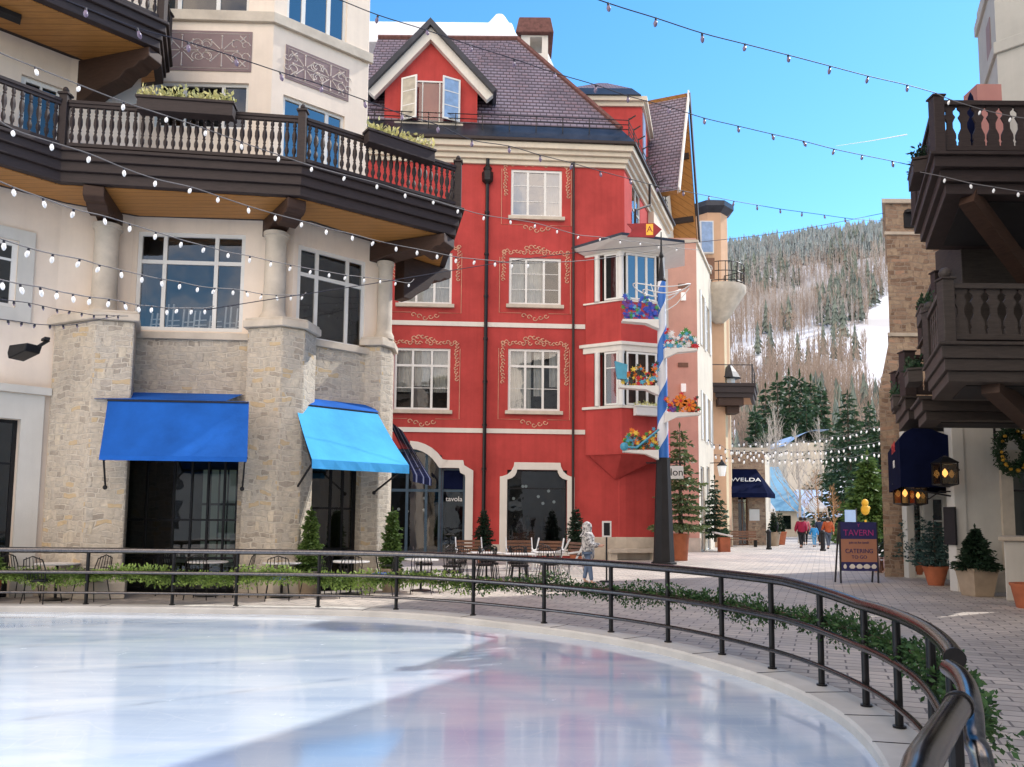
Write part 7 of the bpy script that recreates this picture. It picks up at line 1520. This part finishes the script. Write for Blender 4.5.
string([(86, 8), (137, 28), (188, 42), (235, 57), (280, 72), (322, 85), (364, 100), (402, 114), (438, 125), (472, 140), (509, 146), (540, 155), (572, 163), (600, 171), (630, 179), (657, 186), (683, 191), (709, 196), (734, 201), (757, 205), (780, 209), (802, 212), (824, 215), (845, 218)], 9, 24.9, 'long dark string from the upper left balcony across the red wall to the stone tower', 'dark', lead=[(20, -18)], tail=[(865, 220), (884, 221)], scale=.9)
string([(35, 67), (80, 85), (124, 102), (167, 116), (206, 129), (241, 142), (279, 155), (312, 166), (345, 175), (377, 183), (405, 192), (433, 200), (458, 208), (484, 215), (510, 219), (535, 223), (557, 229), (579, 235), (600, 237), (620, 240), (640, 242), (659, 245), (677, 248)], 8.5, 24, 'string of white bulbs following the timber balcony rail and ending past the striped pole', lead=[(-15, 45), (0, 53)], tail=[(700, 250)])
string([(13, 129), (52, 142), (90, 154), (124, 168), (156, 179), (191, 187), (218, 196), (248, 206), (275, 214), (302, 221), (326, 228), (352, 234), (374, 240), (396, 245), (417, 249), (437, 253), (456, 257), (475, 259), (495, 261), (512, 263), (528, 263)], 8.5, 20, 'string of white bulbs sagging just under the timber balcony deck', lead=[(-12, 112)], tail=[(590, 260), (657, 250)])
string([(13, 187), (43, 198), (74, 209), (104, 216), (130, 224), (156, 232), (182, 240), (205, 246), (228, 252), (250, 256), (271, 261), (291, 265), (311, 269), (329, 272), (346, 275), (364, 277), (380, 279), (396, 281), (409, 283)], 8.2, 18, 'string of white bulbs passing both round columns and ending at the corner bracket', lead=[(-12, 176)], tail=[(414, 279)])
string([(4, 240), (29, 248), (53, 254), (80, 259), (100, 265), (121, 270), (142, 275), (161, 279), (180, 282), (198, 286), (215, 288), (233, 289), (246, 291), (262, 294), (276, 295), (291, 295), (303, 295)], 8, 16.5, 'string of white bulbs crossing the middle of the left bay window', lead=[(-12, 234)], tail=[(306, 292)])
string([(2, 280), (20, 284), (40, 287), (57, 291), (73, 294), (90, 297), (109, 299), (124, 302), (138, 305), (152, 306), (167, 308), (178, 308), (192, 308), (205, 308)], 7.8, 14, 'lowest string of white bulbs over the foot of the left round column', lead=[(-12, 277)], tail=[(214, 306)])
string([(14, 301), (29, 303), (43, 306), (57, 309), (70, 311), (82, 313), (94, 315), (107, 315), (118, 316)], 8, 12, 'dark string of tiny unlit bulbs above the wall loudspeaker', 'small', lead=[(-12, 298)], tail=[(128, 316)], wire=.005)
string([(8, 320), (22, 322), (35, 324), (50, 325), (63, 325), (77, 324)], 8, 12, 'short dark string of tiny unlit bulbs touching the pier beside the loudspeaker', 'small', lead=[(-12, 318)], tail=[(120, 315)], wire=.005)
o = thing('support_cable', 'thin bare cable rising gently from the left bay window to the stone tower', 'cable', at(205, 310, 13)); m = MB()
pp = [(205, 310, 14), (260, 301, 14.6), (370, 284, 16.5), (505, 262, 19), (600, 250, 20.5), (700, 242, 22), (790, 231, 23.5), (884, 213, 25.1)]; m.tube(smoothp([at(*p) for p in pp], 5), .009, 5); m.build('cable', MT['wire'], o)
string([(945, 177), (970, 183), (994, 187), (1018, 191)], 14.6, 13.5, 'short string of pale bulbs hung along the topmost right balcony fascia', lead=[(920, 172)], tail=[(1040, 194)])
string([(949, 99), (981, 109), (1011, 116)], 14.7, 14.0, 'short string of pale bulbs along the topmost right balcony rail', lead=[(936, 93)], tail=[(1040, 120)])
# far lights across the street: three strings with large bright bulbs
lab = ['upper far string of glowing bulbs crossing the street', 'middle far string of glowing bulbs crossing the street', 'lower far string of glowing bulbs crossing the street', 'nearest far string of glowing bulbs before the timber balcony']
for i, (ya_, yb_, sag, Y) in enumerate(((440, 424, 18, 55), (447, 440, 16, 52), (455, 452, 12, 49), (436, 448, 22, 45))):
    n = 30 if i < 3 else 16; xa_, xb_ = (712, 888) if i < 3 else (700, 790); pts = []
    for k in range(n): f = (k+.5)/n; pts.append((xa_+(xb_-xa_)*f, ya_+(yb_-ya_)*f+sag*4*f*(1-f)*.5+random.uniform(-1.5, 1.5)))
    string(pts, Y, Y*1.08, lab[i], 'lit', .012, scale=2.0)
# awning poles: white lines over the far street
# ================================================================ vapour trail, sky, sun
w = bpy.data.worlds.new('World'); sc.world = w; w.use_nodes = True; nt = w.node_tree; nt.nodes.clear()
sky = nt.nodes.new('ShaderNodeTexSky'); sky.sky_type = 'NISHITA'; sky.sun_disc = False; EL, AZ = R(43), R(29)
sky.sun_elevation = EL; sky.sun_rotation = R(90)-AZ; sky.altitude = 2500; sky.air_density = 1.25; sky.dust_density = .4; sky.ozone_density = 1.0
def W_(t_, **k):
    n = nt.nodes.new(t_)
    for a, b in k.items(): setattr(n, a, b)
    return n
L_ = nt.links.new
hs = W_('ShaderNodeHueSaturation'); hs.inputs['Saturation'].default_value = 1.3; hs.inputs['Hue'].default_value = .494; hs.inputs['Value'].default_value = 2.05
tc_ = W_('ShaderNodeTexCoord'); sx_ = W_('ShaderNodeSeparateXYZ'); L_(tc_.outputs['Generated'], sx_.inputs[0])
# added warm cloud glow behind the viewer, brightens the walls facing it
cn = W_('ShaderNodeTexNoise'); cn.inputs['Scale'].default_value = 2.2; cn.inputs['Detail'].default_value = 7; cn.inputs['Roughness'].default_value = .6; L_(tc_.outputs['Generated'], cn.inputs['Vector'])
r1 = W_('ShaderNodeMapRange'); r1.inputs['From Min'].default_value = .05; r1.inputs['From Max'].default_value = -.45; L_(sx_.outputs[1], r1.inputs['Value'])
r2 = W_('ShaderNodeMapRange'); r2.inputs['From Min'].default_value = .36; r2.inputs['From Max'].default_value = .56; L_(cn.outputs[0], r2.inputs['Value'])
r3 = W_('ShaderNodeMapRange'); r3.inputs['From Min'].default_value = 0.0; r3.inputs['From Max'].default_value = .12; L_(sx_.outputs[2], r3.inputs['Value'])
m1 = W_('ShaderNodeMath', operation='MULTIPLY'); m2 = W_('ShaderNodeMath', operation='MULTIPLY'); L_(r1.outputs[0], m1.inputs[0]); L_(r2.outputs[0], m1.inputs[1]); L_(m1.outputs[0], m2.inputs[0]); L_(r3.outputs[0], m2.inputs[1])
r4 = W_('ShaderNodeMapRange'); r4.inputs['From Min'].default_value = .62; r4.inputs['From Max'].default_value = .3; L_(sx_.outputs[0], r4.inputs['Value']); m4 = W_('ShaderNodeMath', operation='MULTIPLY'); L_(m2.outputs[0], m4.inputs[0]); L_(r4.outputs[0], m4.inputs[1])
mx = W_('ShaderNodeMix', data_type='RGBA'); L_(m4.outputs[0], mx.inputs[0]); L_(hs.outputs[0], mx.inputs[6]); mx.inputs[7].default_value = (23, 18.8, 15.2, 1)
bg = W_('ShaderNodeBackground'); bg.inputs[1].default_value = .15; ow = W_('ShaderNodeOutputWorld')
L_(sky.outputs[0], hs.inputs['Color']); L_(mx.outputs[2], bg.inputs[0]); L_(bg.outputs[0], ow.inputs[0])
sl = bpy.data.lights.new('sun', 'SUN'); sl.energy = 5.0; sl.angle = R(.5); sl.color = (1, .95, .88); so = bpy.data.objects.new('sun', sl); col.objects.link(so)
sd = Vector((math.cos(EL)*math.cos(AZ), math.cos(EL)*math.sin(AZ), math.sin(EL))); so.rotation_euler = sd.to_track_quat('Z', 'Y').to_euler(); so.location = (40, 0, 60)
sc.cycles.max_bounces = 6; sc.cycles.transparent_max_bounces = 12; sc.cycles.use_denoising = True
